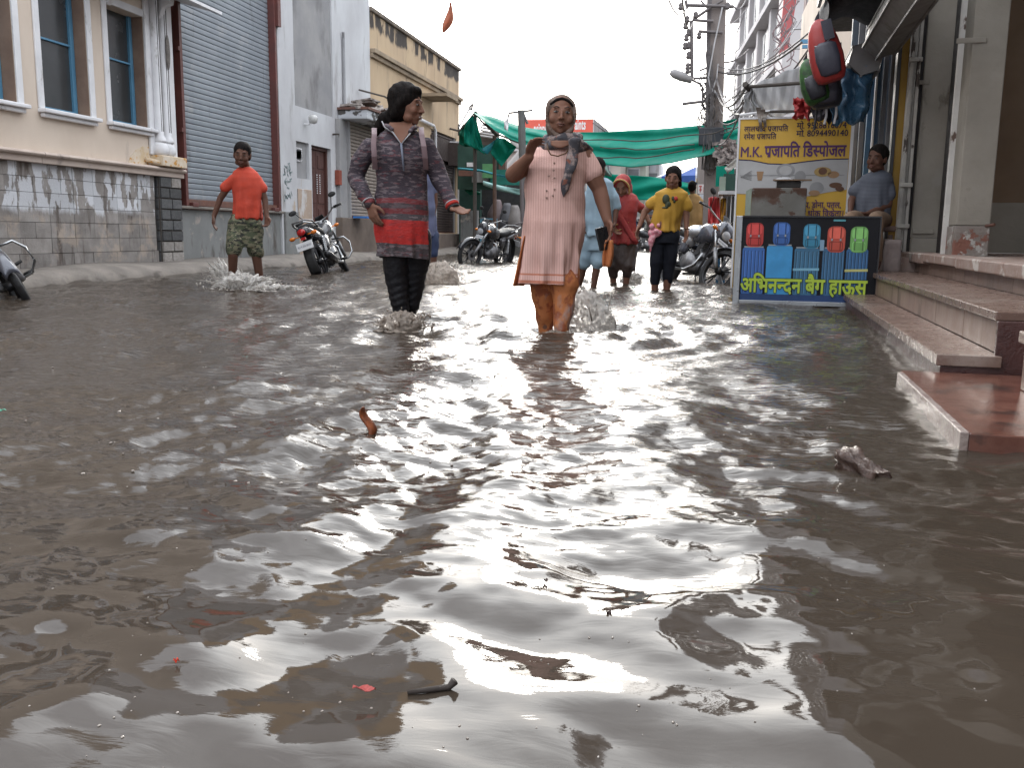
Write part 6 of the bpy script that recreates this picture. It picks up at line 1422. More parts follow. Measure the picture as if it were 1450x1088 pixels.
def face(M, par, smile=0., eyes=True, sides=(-1, 1)):
    P = lambda p: M @ Vector(p); sc_ = M.to_3x3().col[0].length; R1 = M.to_3x3().normalized()
    for s in sides:
        if eyes == 'dark': MB().ell(P((s*.030, -.0800, .004)), (.0105*sc_, .0045*sc_, .0040*sc_), R1).build('eye', eye_d, par, True, world=False)
        elif eyes:
            w = MB().ell(P((s*.030, -.0795, .004)), (.0135*sc_, .0055*sc_, .0050*sc_), R1).build('eye', eye_w, par, True, world=False)
            MB().ell(P((s*.029, -.0845, .0035)), (.0062*sc_, .0026*sc_, .0050*sc_), R1).build('iris', eye_d, w, True, world=False)
            m = MB(); m.tube([P((s*.016, -.0825, .006)), P((s*.030, -.0860, .0112)), P((s*.043, -.079, .006))], .0014*sc_, 6); m.build('eyelash', eye_d, par, True, world=False)
        m = MB(); m.tube([P((s*.013, -.0895, .024)), P((s*.030, -.0895, .032)), P((s*.048, -.076, .026))], [.0022*sc_, .0028*sc_, .0012*sc_], 6); m.build('eyebrow', brow_m, par, True, world=False)
    m = MB(); m.limb([P((-.022-.004*smile, -.083, -.061+.006*smile)), P((-.009, -.094, -.057)), P((.009, -.094, -.057)), P((.022+.004*smile, -.083, -.061+.006*smile))], [.0015*sc_, .0036*sc_, .0036*sc_, .0015*sc_], 8)
    m.limb([P((-.018, -.085, -.064+.003*smile)), P((0, -.094, -.069)), P((.018, -.085, -.064+.003*smile))], [.0015*sc_, .0048*sc_, .0015*sc_], 8); m.build('lips', lip_m, par, True, world=False)
def folds(A, kx, hem_z, top_z, seed, wr=.004):
    def fn(co, no):
        z = np.clip((top_z-co[:, 2])/(top_z-hem_z), 0, 1); ang = np.arctan2(co[:, 1]-co[:, 1].mean(), co[:, 0]-co[:, 0].mean())
        f = A*z**1.4*(np.sin(kx*ang+2.1*np.sin(co[:, 2]*3+seed))+.5*np.sin(kx*1.9*ang+seed+co[:, 2]*4))
        w = wr*vnoise(co*np.array([14, 14, 26.]), seed)+wr*.6*vnoise(co*np.array([30, 30, 44.]), seed+1)
        return f+w*(.6+.4*z)
    return fn
def drape(f1, x0, s_=1):
    def fn(co, no):
        m_ = np.clip((co[:, 0]*s_-x0)/.12, 0, 1)*np.clip((1.0-co[:, 2])/.3, 0, 1)
        return f1(co, no)+.0065*m_*np.sin(78*(co[:, 0]*s_*.93+co[:, 2]*.36)+1.5*np.sin(co[:, 2]*7))
    return fn
def wr_only(A, seed, k=18.): return lambda co, no: A*vnoise(co*np.array([k, k, k*1.8]), seed)+A*.5*vnoise(co*k*2.6, seed+3)

# ---------------------------------------------------------------- woman in the pink kurta
f = Fig(785, 473, 'person in a pale pink striped kurta and patterned headscarf wading towards the viewer'); J = f.J
pk_rows = [(404, 731, 815, .00, .150), (380, 735, 818, .0, .152), (340, 739, 826, .0, .165), (315, 742, 829, .0, .170), (285, 744, 828, .0, .150), (262, 743, 829, .0, .148), (240, 744, 830, -.01, .155), (224, 748, 832, .0, .140), (213, 755, 831, .01, .115), (205, 764, 824, .02, .09), (199, 777, 814, .02, .07), (196, 783, 811, .02, .06)]
M = headM(J(794, 163.5, -.02), math.radians(3), math.radians(-3), math.radians(3), 1.07)
b = MB(); f.torso(b, pk_rows[2:], .86); head(b, M, 1.12)
b.limb([J(797, 205, .03), J(795, 182, .02)], [.062, .058])
shl, ell_, wrl = J(765, 221, .02), J(727, 247, -.05), J(749, 222, -.17)
shr, elr, wrr = J(826, 222, .02), J(849, 268, .02), J(860, 312, -.06)
b.limb([shl, ell_, wrl], [.058, .050, .030]); b.limb([ell_, ell_.lerp(wrl, .4)], [.050, .044])
b.limb([shr, shr.lerp(elr, .5), elr, elr.lerp(wrr, .35), wrr], [.062, .060, .046, .045, .029])
hand(b, wrl, J(756, 200, -.17)-wrl, (.75, -.5, -.2), 1.0, 1.25, -1, .02)
hand(b, wrr, J(864, 345, -.10)-wrr, (-.9, -.5, 0), 1., .55, -1, .03)
for (hu, ku, kv, au, av, dy) in ((772, 770, 430, 773, 474, .12), (798, 799, 428, 796, 470, -.08)):
    an = J(au, av, dy); b.limb([J(hu, 380, 0), J(ku, kv, dy*.6), an, an+Vector((0, .01, -.16))], [.080, .052, .034, .032]); b.limb([an+Vector((0, .02, -.18)), an+Vector((0, -.16, -.21))], [.036, .026])
body = fuse(b, 'body', skin1, f.t, .0052, 9); face(M, f.t, .4)
pink = mat('pink_cotton', (.72, .475, .42), (.66, .42, .365), sc=5, rough=.85, bump=.22, bsc=110, wave=('X', 22, (.52, .29, .25), .55, .8), layers=[((.55, .33, .28), 6., (1, 1, .5), .56, .14, None, None), ((.50, .19, .12), 1., (1, 1, 1), .0, .01, J(775, 400).z, J(775, 396).z, .006), ((.50, .19, .12), 1., (1, 1, 1), .0, .01, J(775, 389).z, J(775, 386.5).z, .006)], trans=.05)
c = MB(); f.torso(c, [(424, 728, 816, .0, .150)]+pk_rows, 1.0, 36)
for sh, el, fr_, r0, r1 in ((shl, ell_, .44, .060, .060), (shr, elr, .50, .060, .064)):
    c.limb([sh, sh.lerp(el, fr_)], [r0, r1], 16)
hz_, tz_ = J(785, 404).z, J(785, 290).z
K = fuse(c, 'kurta', pink, f.t, .0068, 3, drape(folds(.017, 9, hz_, tz_, 2, .0080), .02), cut=(J(775, 404), Vector((.03, .10, 1))))
hemm = MB()
def ell_ring(rows, v, grow, n=48, fig=f):
    vs = [r[0] for r in rows]; 
    for r0, r1 in zip(rows, rows[1:]):
        if r0[0] >= v >= r1[0]:
            a = (r0[0]-v)/(r0[0]-r1[0]); uL, uR, dy, hd = [r0[i]*(1-a)+r1[i]*a for i in (1, 2, 3, 4)]; break
    else: _, uL, uR, dy, hd = rows[0][:5]
    c_ = fig.J((uL+uR)/2, v, dy); w = (fig.J(uR, v, dy)-fig.J(uL, v, dy)).x/2+grow
    return [c_+Vector((w*math.cos(2*math.pi*k/n), (hd+grow)*math.sin(2*math.pi*k/n), 0)) for k in range(n)]
# orange side panels of the trousers seen through the slits, patterned churidar legs
orange = mat('orange_cotton', (.46, .155, .050), (.36, .11, .035), sc=10, rough=.8, bump=.35, bsc=60)
orange_p = mat('orange_patterned', (.47, .165, .055), (.30, .085, .035), sc=16, st=(1, 1, .8), rough=.8, bump=.4, bsc=50, contrast=(.50, .56), layers=[((.30, .24, .22), 7., (1, 1, .5), .55, .1, None, .22, .2)])
c = MB()
for (hu, ku, kv, au, av, dy) in ((772, 770, 430, 773, 470, .12), (798, 799, 428, 796, 465, -.08)):
    c.limb([J(hu, 375, 0), J(ku, 405, dy*.45), J(ku, kv, dy*.6), J(au, av-12, dy*.9), J(au, av+2, dy)], [.10, .088, .066, .052, .045], 16)
fuse(c, 'trousers', orange_p, f.t, .0075, 3, wr_only(.006, 5, 22.))
for (pp, nm) in ((((744, 338), (738, 372), (733, 404), (745, 405), (746, 372)), 'side_panel'),):
    g = MB(); g.grid(lambda a, b: J(744-14*b+(a*13-3)*(.5+b*.7), 334+71*b, -.06+.16*a-.02*b), 6, 12); g.build('side_panel', orange, f.t, True, world=False, solid=.006)
g = MB(); g.grid(lambda a, b: J(863-4*b+(a-.5)*(9+5*math.sin(b*3)), 340+38*b, -.13+.03*math.sin(a*6)), 6, 10); g.build('orange_cloth', orange, f.t, True, world=False, solid=.008)
# headscarf: hood, neck coil, hanging end
scarf = mat('printed_scarf', (.115, .078, .060), (.20, .145, .12), sc=16, contrast=(.52, .62), rough=.8, bump=.25, bsc=80)
scarf2 = mat('printed_scarf_grey', (.055, .053, .062), (.26, .20, .185), sc=24, rough=.8, bump=.3, bsc=70, contrast=(.50, .60), layers=[((.20, .07, .045), 19., (1, 1, 1), .62, .03, None, None)])
h = MB(); R3 = M.to_3x3().normalized(); PH = lambda p: M @ Vector(p)
for k in range(40):
    a = 2*math.pi*k/40; p = (.077*math.sin(a), -.040+.014*math.cos(a), -.010+.106*math.cos(a)); h.ell(PH(p), .0115 if math.cos(a) > -.5 else .016, nu=8, nv=6)
h.ell(PH((0, .025, .028)), (.091, .100, .098), R3, 24, 16)
h.ell(PH((0, .035, -.06)), (.082, .072, .09), R3, 20, 14)
hr_ = MB(); hr_.limb([PH((-.058, -.040, .048)), PH((-.03, -.054, .070)), PH((0, -.058, .078)), PH((.03, -.054, .070)), PH((.058, -.040, .048))], [.009, .011, .011, .011, .009], 10); fuse(hr_, 'hair', hair_m, f.t, .005, 2)
hood = fuse(h, 'headscarf', scarf, f.t, .0055, 3, wr_only(.0028, 9, 26.))
h = MB()
for (off, r, zz, sc2) in ((0, .026, -.030, 1.02), (1, .026, -.052, 1.20), (3, .025, -.020, .97), (2, .022, -.008, .90)):
    h.tube([J(797, 194, .0)+Vector((.098*sc2*math.cos(a), .085*sc2*math.sin(a), zz-.018*math.cos(a*1+off)+.008*math.sin(3*a))) for a in [i*2*math.pi/26 for i in range(27)]], r, 10)
h.limb([J(812, 201, -.09), J(828, 205, -.04), J(838, 212, .03)], [.024, .02, .014]); h.limb([J(777, 203, -.07), J(764, 207, -.02)], [.022, .012])
fuse(h, 'scarf_coil', scarf2, f.t, .0065, 3, wr_only(.0045, 12, 30.))
g = MB(); rr_ = []
for (u, v, w, t_) in ((813, 197, 8, .022), (812, 215, 8.5, .018), (809, 232, 8, .016), (804, 250, 7, .016), (800, 266, 5, .012), (798, 279, 1.0, .006)):
    c_ = J(u, v, -.17+.01*math.sin(v)); ww = J(u+w, v, 0).x-J(u, v, 0).x; rr_.append((c_, ww, t_))
g.rings(rr_, 18); fuse(g, 'scarf_end', scarf2, f.t, .005, 2, wr_only(.005, 15, 34.))
m = MB(); nk = [J(775, 203, -.12), J(776, 212, -.150), J(780, 219, -.165), J(790, 221, -.175), J(801, 217, -.17), J(808, 208, -.15)]; m.tube(nk, .0042, 6); m.build('necklace', mat('dark_gold', (.10, .05, .02), metal=.5, rough=.4), f.t, True, world=False)
m = MB(); m.grid(lambda a, b: J(780+26*a, 199+(6+4.5*math.sin(a*3.14))*b, -.118-.018*b-.03*math.sin(a*3.14)), 10, 4); m.build('neckline', skin1, f.t, True, world=False, solid=.004)
bt_m = mat('kurta_button', (.30, .20, .16))
for (u, v) in ((785, 231), (784, 241), (785, 252), (777, 249), (774, 270), (785, 268), (774, 280), (783, 277)):
    p = J(u, v, -.160); MB().ell(p, (.006, .004, .006)).build('button', bt_m, f.t, True, world=False)
ph = MB(); p = J(854, 338, -.12); ph.obox(p, (.078, .014, .135), Matrix.Rotation(math.radians(-14), 3, 'Y') @ Matrix.Rotation(math.radians(25), 3, 'Z'))
o = ph.build('mobile_phone', mat('phone_black', (.012, .012, .014), rough=.15), None, bevel=.006, world=False); o.matrix_world = Matrix.Translation(f.W0) @ Matrix.Rotation(-f.al, 4, 'Z'); tag(o, 'black mobile phone held low in the hand of the person in pink', 'phone')
m = MB(); m.rings([(J(733, 233, -.11)+Vector((0, 0, 0)), 0.001, .001)], 6) if False else None
# ---------------------------------------------------------------- woman in the dark printed kurta
f = Fig(566, 462, 'person in a dark printed kurta with red bands, looking right with one hand out'); J = f.J
dk_rows = [(366, 537, 604, .0, .135), (345, 532, 607, .0, .142), (315, 529, 609, .0, .150), (295, 528, 608, .0, .145), (270, 532, 605, .0, .125), (250, 531, 604, .0, .122), (225, 528, 605, -.01, .140), (208, 527, 605, .0, .125), (196, 532, 600, .01, .105), (189, 540, 594, .02, .08), (183, 552, 586, .02, .06), (180, 558, 582, .02, .05)]
M = headM(J(577, 149, -.02), math.radians(62), math.radians(6), math.radians(0), 1.07)
b = MB(); f.torso(b, dk_rows[2:], .86); head(b, M, 1.02)
b.limb([J(571, 190, .03), J(572, 168, .02)], [.055, .052])
shl, ell_, wrl = J(524, 209, .02), J(504, 250, .06), J(524, 290, -.10)
shr, elr, wrr = J(604, 209, .02), J(622, 252, .02), J(641, 292, -.08)
b.limb([shl, ell_, wrl], [.05, .042, .028]); b.limb([shr, elr, wrr], [.05, .042, .027])
hand(b, wrl, J(534, 322, -.14)-wrl, (.6, .6, 0), 1.0, .5, 1, .02)
hand(b, wrr, J(660, 303, -.16)-wrr, (.05, -.5, .9), 1.0, .28, 1, .16)
legs = ((560, 563, 410, 570, 458, .0, 0), (590, 586, 405, 578, 452, .12, 1))
for (hu, ku, kv, au, av, dy, q) in legs:
    an = J(au, av, dy); b.limb([J(hu, 340, 0), J(ku, kv, dy*.6), an, an+Vector((0, .01, -.16))], [.080, .056, .038, .034]); b.limb([an+Vector((0, .02, -.18)), an+Vector((0.03, -.16, -.21))], [.034, .025])
fuse(b, 'body', skin1, f.t, .0052, 9); face(M, f.t, 1.2, sides=(-1,))
def kurta_mat():
    m = bpy.data.materials.new('printed_kurta'); m.use_nodes = True; t = m.node_tree; n = t.nodes; l = t.links; bs = n['Principled BSDF']; bs.inputs['Roughness'].default_value = .85
    tc_ = n.new('ShaderNodeTexCoord'); sx = n.new('ShaderNodeSeparateXYZ'); l.new(tc_.outputs['Object'], sx.inputs[0])
    def N_(sc_, st, det=4):
        mp_ = n.new('ShaderNodeMapping'); mp_.inputs['Scale'].default_value = st; l.new(tc_.outputs['Object'], mp_.inputs[0]); z = n.new('ShaderNodeTexNoise'); z.inputs['Scale'].default_value = sc_; z.inputs['Detail'].default_value = det; l.new(mp_.outputs[0], z.inputs[0]); return z.outputs['Fac']
    def ramp(val, stops, interp='CONSTANT'):
        r = n.new('ShaderNodeValToRGB'); r.color_ramp.interpolation = interp; e = r.color_ramp.elements
        while len(e) < len(stops): e.new(.5)
        for i, (p, c_) in enumerate(stops): e[i].position = p; e[i].color = (*c_, 1)
        l.new(val, r.inputs[0]); return r.outputs[0]
    zz = lambda v: J(565, v).z
    wob = n.new('ShaderNodeMath'); wob.operation = 'MULTIPLY_ADD'; wob.inputs[1].default_value = .10; l.new(N_(2.2, (1, 1, .3), 2), wob.inputs[0]); l.new(sx.outputs[2], wob.inputs[2])
    H = 1.6
    dv_ = n.new('ShaderNodeMath'); dv_.operation = 'DIVIDE'; dv_.inputs[1].default_value = H; l.new(wob.outputs[0], dv_.inputs[0])
    Z = lambda v: (zz(v)+.05)/H
    base = ramp(dv_.outputs[0], [(0, (.060, .050, .055)), (Z(346), (.42, .022, .018)), (Z(322), (.36, .02, .017)), (Z(313), (.055, .045, .05)), (Z(304), (.13, .022, .025)), (Z(297), (.05, .035, .04)), (Z(291), (.15, .028, .032)), (Z(283), (.040, .030, .040))])
    fl1 = ramp(N_(11, (1.6, 1.6, 5.5), 4), [(0, (0, 0, 0)), (.55, (1, 1, 1))])
    fl2 = ramp(N_(17, (1, 1, 3.2), 3), [(0, (0, 0, 0)), (.60, (1, 1, 1))])
    m1 = n.new('ShaderNodeMix'); m1.data_type = 'RGBA'; l.new(base, m1.inputs[6]); m1.inputs[7].default_value = (.17, .135, .145, 1)
    rng1 = ramp(dv_.outputs[0], [(0, (.75, .75, .75)), (Z(346), (.06, .06, .06)), (Z(313), (.7, .7, .7)), (Z(304), (.25, .25, .25)), (Z(283), (.62, .62, .62))])
    mu = n.new('ShaderNodeMath'); mu.operation = 'MULTIPLY'; l.new(fl1, mu.inputs[0]); l.new(rng1, mu.inputs[1]); l.new(mu.outputs[0], m1.inputs[0])
    m2 = n.new('ShaderNodeMix'); m2.data_type = 'RGBA'; l.new(m1.outputs[2], m2.inputs[6]); m2.inputs[7].default_value = (.16, .03, .035, 1)
    mu2 = n.new('ShaderNodeMath'); mu2.operation = 'MULTIPLY'; mu2.inputs[1].default_value = .35; l.new(fl2, mu2.inputs[0]); l.new(mu2.outputs[0], m2.inputs[0])
    l.new(m2.outputs[2], bs.inputs['Base Color'])
    bp = n.new('ShaderNodeBump'); bp.inputs['Strength'].default_value = .35; bp.inputs['Distance'].default_value = .02; l.new(N_(60, (1, 1, 2), 5), bp.inputs['Height']); l.new(bp.outputs[0], bs.inputs['Normal'])
    return m
dkk = kurta_mat()
c = MB(); f.torso(c, [(384, 538, 602, .0, .135)]+dk_rows, 1., 36)
cuL = ell_.lerp(wrl, .93); cuR = elr.lerp(wrr, .90)
c.limb([shl, shl.lerp(ell_, .5)+Vector((-.008, 0, 0)), ell_, ell_.lerp(wrl, .5), cuL], [.060, .062, .056, .047, .041], 16)
c.limb([shr, shr.lerp(elr, .5)+Vector((.006, 0, 0)), elr, elr.lerp(wrr, .5), cuR], [.060, .060, .054, .045, .039], 16)
fuse(c, 'kurta', dkk, f.t, .0068, 3, drape(folds(.014, 8, J(565, 366).z, J(565, 300).z, 4, .0080), .0, -1), cut=(J(568, 366), Vector((.06, .10, 1))))
legm = mat('black_wet_leggings', (.007, .007, .009), (.013, .013, .016), sc=8, rough=.5, spec=.25, bump=.5, bsc=40)
c = MB()
for (hu, ku, kv, au, av, dy, q) in legs: c.limb([J(hu, 340, 0), J(hu, 370, dy*.3), J(ku, kv, dy*.6), J((ku+au)/2, 432, dy*.8), J(au, av-6, dy)], [.10, .085, .065, .056, .047], 16)
fuse(c, 'leggings', legm, f.t, .0075, 2, lambda co, no: .0022*np.sin(co[:, 2]*95+5*vnoise(co*16., 3))*np.clip((.55-co[:, 2])*3, .15, 1)+.003*vnoise(co*40., 4))
wt_ = mat('white_piping', (.40, .40, .42)); 
for cu, el, r in ((cuL, ell_, .043), (cuR, elr, .041)):
    d_ = (cu-el).normalized(); a_ = d_.cross(Vector((0, 1, 0))).normalized(); b_ = d_.cross(a_)
    m = MB(); m.tube([cu+a_*r*math.cos(t_)+b_*r*math.sin(t_) for t_ in [i*math.pi/10 for i in range(21)]], .0045, 6); m.build('cuff_piping', wt_, f.t, True, world=False)
# neckline: open V with white piping and zip placket
m = MB(); m.add([J(548, 180, -.085), J(568, 203, -.142), J(585, 181, -.085), J(583, 174, -.055), J(552, 174, -.055)], [(0, 1, 2), (0, 2, 3, 4)]); m.build('chest', skin1, f.t, world=False, solid=.01)
m = MB(); m.tube([J(541, 172, -.02), J(545, 180, -.075), J(556, 187, -.125), J(568, 204, -.152), J(580, 190, -.13), J(586, 182, -.08), J(589, 175, -.04)], .0048, 6); m.build('collar_piping', wt_, f.t, True, world=False)
m = MB(); m.tube([J(568, 203, -.154), J(570, 222, -.158), J(572, 242, -.155)], .0072, 6); m.build('zip', mat('blue_grey_zip', (.17, .19, .25)), f.t, True, world=False)
c = MB(); c.tube([J(544, 180, -.03)+Vector((0, 0, .01)), J(549, 178, -.085), J(556, 184, -.125)], .014, 8); c.tube([J(589, 181, -.02), J(585, 181, -.085), J(580, 187, -.125)], .014, 8); fuse(c, 'collar', dkk, f.t, .005, 3)
# hair in a low bun, swept over the ear
h = MB(); R3 = M.to_3x3().normalized(); PH = lambda p: M @ Vector(p)
h.ell(PH((0, .026, .040)), (.100, .108, .100), R3, 24, 16); h.ell(PH((0, .034, -.01)), (.098, .084, .098), R3, 20, 14); h.ell(PH((0, -.032, .082)), (.072, .050, .034), R3, 18, 12)
h.limb([PH((0, .07, -.03)), PH((0, .095, -.085)), PH((0, .085, -.13))], [.056, .050, .034]); h.limb([PH((.066, -.02, .045)), PH((.078, .008, .0)), PH((.06, .045, -.06))], [.022, .026, .03]); h.limb([PH((-.066, -.02, .045)), PH((-.078, .008, .0)), PH((-.06, .045, -.06))], [.022, .026, .03])
h.limb([J(545, 168, .03), J(537, 180, .05), J(534, 190, .06)], [.045, .036, .02])
fuse(h, 'hair', hair_m, f.t, .0065, 22, lambda co, no: .0016*np.sin(co[:, 0]*170+co[:, 2]*60+3*vnoise(co*20., 7))+.001*vnoise(co*45., 8))
m = MB(); P = lambda p: M @ Vector(p); m.limb([P((-.013, -.091, -.0625)), P((.013, -.091, -.0625))], [.0045, .0045], 8); m.build('teeth', mat('teeth', (.50, .48, .45), rough=.3, bump=0), f.t, True, world=False)
# rucksack with mauve straps
mv = mat('mauve_strap', (.20, .135, .145), (.16, .105, .115), rough=.6, bump=.2)
ruck = thing('rucksack', 'dark rucksack with mauve straps worn on the back of the person in the dark kurta', 'backpack', f.W0, -f.al)
c = MB(); c.rings([(J(566, v, .24), w, .08) for v, w in ((292, .09), (285, .13), (250, .14), (210, .13), (196, .08))], 20); fuse(c, 'bag_body', blkc, ruck, .012, 4)
for pts in ([(533, 183, .06), (530, 181, -.02), (530, 190, -.10), (529, 205, -.137), (530, 222, -.140), (531, 240, -.09)], [(594, 181, .06), (596, 180, -.02), (597, 190, -.10), (600, 207, -.137), (602, 224, -.125), (603, 240, -.07)]):
    P_ = [J(*p) for p in pts]; m = MB()
    L_ = []
    for p in P_: L_.append([p+Vector((-.016, .003, 0)), p+Vector((.016, .003, 0)), p+Vector((.016, -.009, 0)), p+Vector((-.016, -.009, 0))])
    m.loft(L_); m.build('strap', mv, ruck, True, world=False, bevel=.002)
for el, wr_, off, r, w, mm, nm in ((elr, wrr, .96, .034, .012, mat('red_thread', (.45, .03, .02)), 'bangle'), (elr, wrr, 1.06, .033, .010, mat('watch_black', (.02, .02, .02)), 'watch')):
    p = el.lerp(wr_, off); d_ = (wr_-el).normalized(); a_ = d_.cross(Vector((0, 1, 0))).normalized(); b_ = d_.cross(a_)
    m = MB(); m.tube([p+a_*r*math.cos(t_)+b_*r*math.sin(t_) for t_ in [i*math.pi/9 for i in range(19)]], w, 8); m.build(nm, mm, f.t, True, world=False)

# ---------------------------------------------------------------- generic wading figure
def person(anchor, label, hd, hs, yaw, pitch, roll, rows, arms, legs, top, bottom, skin, sleeve=.5, pantto=.98, pantr=1., hair='short', vox=.009, W0=None, fold=.010, headscale_round=1., face_on=True, skirt=None, hands=True, armr=(.045, .036, .024), topr=(.062, .052), legr=(.075, .052, .036), smile=0., bottom_rows=None):
    f = Fig(anchor[0], anchor[1], label, W0=W0); J = f.J
    M = headM(J(*hd), math.radians(yaw), math.radians(pitch), math.radians(roll), hs)
    b = MB(); f.torso(b, rows, .86, 20); head(b, M, headscale_round)
    nb = J((rows[-1][1]+rows[-1][2])/2, rows[-1][0]+4, .02); b.limb([nb, J(hd[0], hd[1]+3, hd[2]+.02)], [.050*hs, .048*hs])
    A = []
    for a in arms:
        sh, el, wr_ = J(*a[0]), J(*a[1]), J(*a[2]); A.append((sh, el, wr_)); q = sh+Vector((-.02 if sh.x > 0 else .02, 0, -.035)) if abs(sh.x) > .03 else sh; b.limb([q, q.lerp(el, .5), el, wr_], [armr[0]*.9, armr[0], armr[1], armr[2]])
        if hands and len(a) > 3: hand(b, wr_, J(*a[3])-wr_, a[4], hs*.95, a[5] if len(a) > 5 else .5, a[6] if len(a) > 6 else 1, .02)
    for lg in legs:
        H, Kn, An = J(*lg[0]), J(*lg[1]), J(*lg[2]); 
        if len(lg) > 3: b.limb([H, Kn, An], legr); b.limb([An, J(*lg[3])], [.04, .03])
        else: b.limb([H, Kn, An, An+Vector((0, .01, -.16))], [*legr, .034]); b.limb([An+Vector((0, .02, -.18)), An+Vector((0, -.14, -.21))], [.034, .024])
    fuse(b, 'body', skin, f.t, vox*.8, 4)
    if face_on: face(M, f.t, smile, eyes='dark')
    c = MB(); f.torso(c, rows, 1., 28)
    for sh, el, wr_ in A: q = sh+Vector((-.02 if sh.x > 0 else .02, 0, -.035)) if abs(sh.x) > .03 else sh; c.limb([q, q.lerp(el, .4*sleeve if sleeve < 1 else .4), sh.lerp(el, sleeve if sleeve < 1 else 1)], [topr[0]*.80, topr[0]*.95, topr[1]*.92], 14)
    if sleeve >= 1:
        for sh, el, wr_ in A: c.limb([el, el.lerp(wr_, .9)], [topr[1], topr[1]*.8], 14)
    hz_, tz_ = J(rows[0][1], rows[0][0]).z, J(rows[0][1], rows[-3][0]).z
    fuse(c, 'shirt', top, f.t, vox, 3, folds(fold, 7, hz_, tz_, len(label), .0068))
    if bottom:
        c = MB()
        if bottom_rows: f.torso(c, bottom_rows, .92, 24, .88)
        for lg in legs:
            H, Kn, An = J(*lg[0]), J(*lg[1]), J(*lg[2])
            if pantto < .5: c.limb([H, H.lerp(Kn, pantto*2)], [legr[0]*1.2*pantr, legr[1]*1.45*pantr], 14)
            else: c.limb([H, Kn, Kn.lerp(An, (pantto-.5)*2)], [legr[0]*1.0*pantr, legr[1]*1.2*pantr, legr[2]*1.3*pantr], 14)
        fuse(c, 'trousers', bottom, f.t, vox, 3, wr_only(.005, len(label)+2, 20.))
    R3 = M.to_3x3().normalized(); PH = lambda p: M @ Vector(p); s_ = hs
    if hair:
        h = MB()
        h.ell(PH((0, .0245, .038)), (.082*s_, .095*s_, .085*s_), R3, 22, 14); h.ell(PH((0, .040, .0)), (.078*s_, .066*s_, .080*s_), R3, 18, 12)
        if hair == 'long': h.limb([PH((0, .07, -.02)), PH((.02, .085, -.10)), PH((.04, .08, -.17))], [.055*s_, .045*s_, .03*s_]); h.limb([PH((.07, .0, .0)), PH((.07, .03, -.07))], [.022, .02])
        fuse(h, 'hair', hair_m, f.t, vox*.8, 3, lambda co, no: .003*vnoise(co*50., 8))
    return f, M
rt_sh = mat('orange_red_tshirt', (.46, .050, .024), (.40, .042, .02), sc=4, rough=.85, bump=.15)
camo = mat('camouflage_cloth', (.055, .065, .035), (.13, .12, .075), sc=15, st=(1, 1, 1.8), rough=.85, bump=.2, contrast=(.48, .52), det=2, layers=[((.015, .016, .012), 18, (1, 1, 1.8), .54, .02, None, None), ((.24, .22, .15), 22, (1, 1, 1.8), .60, .02, None, None)])
f, M = person((348, 406), 'person, a child, in an orange red shirt and camouflage shorts splashing through the water', (343, 219, -.02), 1.12, -8, 10, 4,
    [(310, 331, 371, 0, .12), (295, 330, 371, 0, .12), (270, 329, 371, 0, .112), (252, 328, 370, 0, .108), (244, 330, 366, .0, .09), (239, 336, 360, .01, .068), (236, 340, 355, .01, .05)],
    [((327, 248, 0), (312, 281, .05), (303, 306, .05), (302, 322, .02), (.8, -.2, 0), .5, 1), ((368, 249, 0), (375, 282, 0), (378, 308, -.06), (379, 325, -.12), (-.6, -.6, 0), 1.1, -1)],
    [((336, 318, 0), (330, 360, -.10), (329, 404, .05)), ((358, 318, 0), (363, 362, .02), (369, 402, .10))], rt_sh, camo, skin2, sleeve=.55, pantto=.42, pantr=1.12, vox=.009, bottom_rows=[(350, 322, 372, 0, .12), (330, 323, 372, 0, .13), (304, 326, 370, 0, .11)], topr=(.056, .056), armr=(.04, .034, .026), legr=(.075, .054, .038))
mus = mat('mustard_tshirt', (.42, .235, .028), (.36, .195, .022), sc=4, rough=.85, bump=.18)
blk_t = mat('navy_black_trousers', (.009, .010, .016), (.014, .016, .022), rough=.85, spec=.2, bump=.2)
f, M = person((940, 411), 'person in a mustard T-shirt with a dark printed figure and black rolled trousers', (953, 252, -.02), 1.07, -6, 8, 2,
    [(328, 919, 961, 0, .135), (315, 921, 962, 0, .135), (297, 925, 969, 0, .125), (283, 926, 974, 0, .12), (273, 928, 975, 0, .10), (267, 940, 965, .01, .07), (264, 946, 960, .01, .05)],
    [((929, 278, 0), (913, 300, .02), (905, 322, -.06), (900, 336, -.10), (.8, -.3, 0), .5, 1), ((972, 278, 0), (972, 305, 0), (972, 325, -.05), (972, 340, -.08), (-.7, -.4, 0), .4, -1)],
    [((931, 332, 0), (930, 372, -.03), (927, 410, .03)), ((952, 332, 0), (948, 372, .02), (944, 410, .06))], mus, blk_t, skin1, sleeve=.55, pantto=.84, vox=.009, hair='long', bottom_rows=[(345, 921, 962, 0, .14), (322, 923, 960, 0, .13)], topr=(.075, .07), smile=1., legr=(.082, .060, .040))
J = f.J
m = MB(); dkp = flat('print_dark_green', (.035, .045, .02), bump=0)
for (u, v, rx_, rz_) in ((943, 282, 5, 6.5), (946, 289, 4, 4), (942, 294, 4.5, 1.5), (944, 292, 2.2, 4), (953, 281, 2, 3), (955, 285, 1.6, 2.5)): m.ell(J(u, v, -.122), (rx_*.0079, .012, rz_*.0079))
m.build('shirt_print', dkp, f.t, True, world=False)
m = MB(); m.ell(J(957, 281, -.124), (.022, .010, .022)); m.build('shirt_print_red', flat('print_red', (.45, .03, .02), bump=0), f.t, True, world=False)
c = MB()
for k in range(14): c.ell(J(921+random.uniform(0, 14), 319+random.uniform(0, 14), -.13+random.uniform(-.02, .02)), random.uniform(.02, .035), nu=8, nv=6)
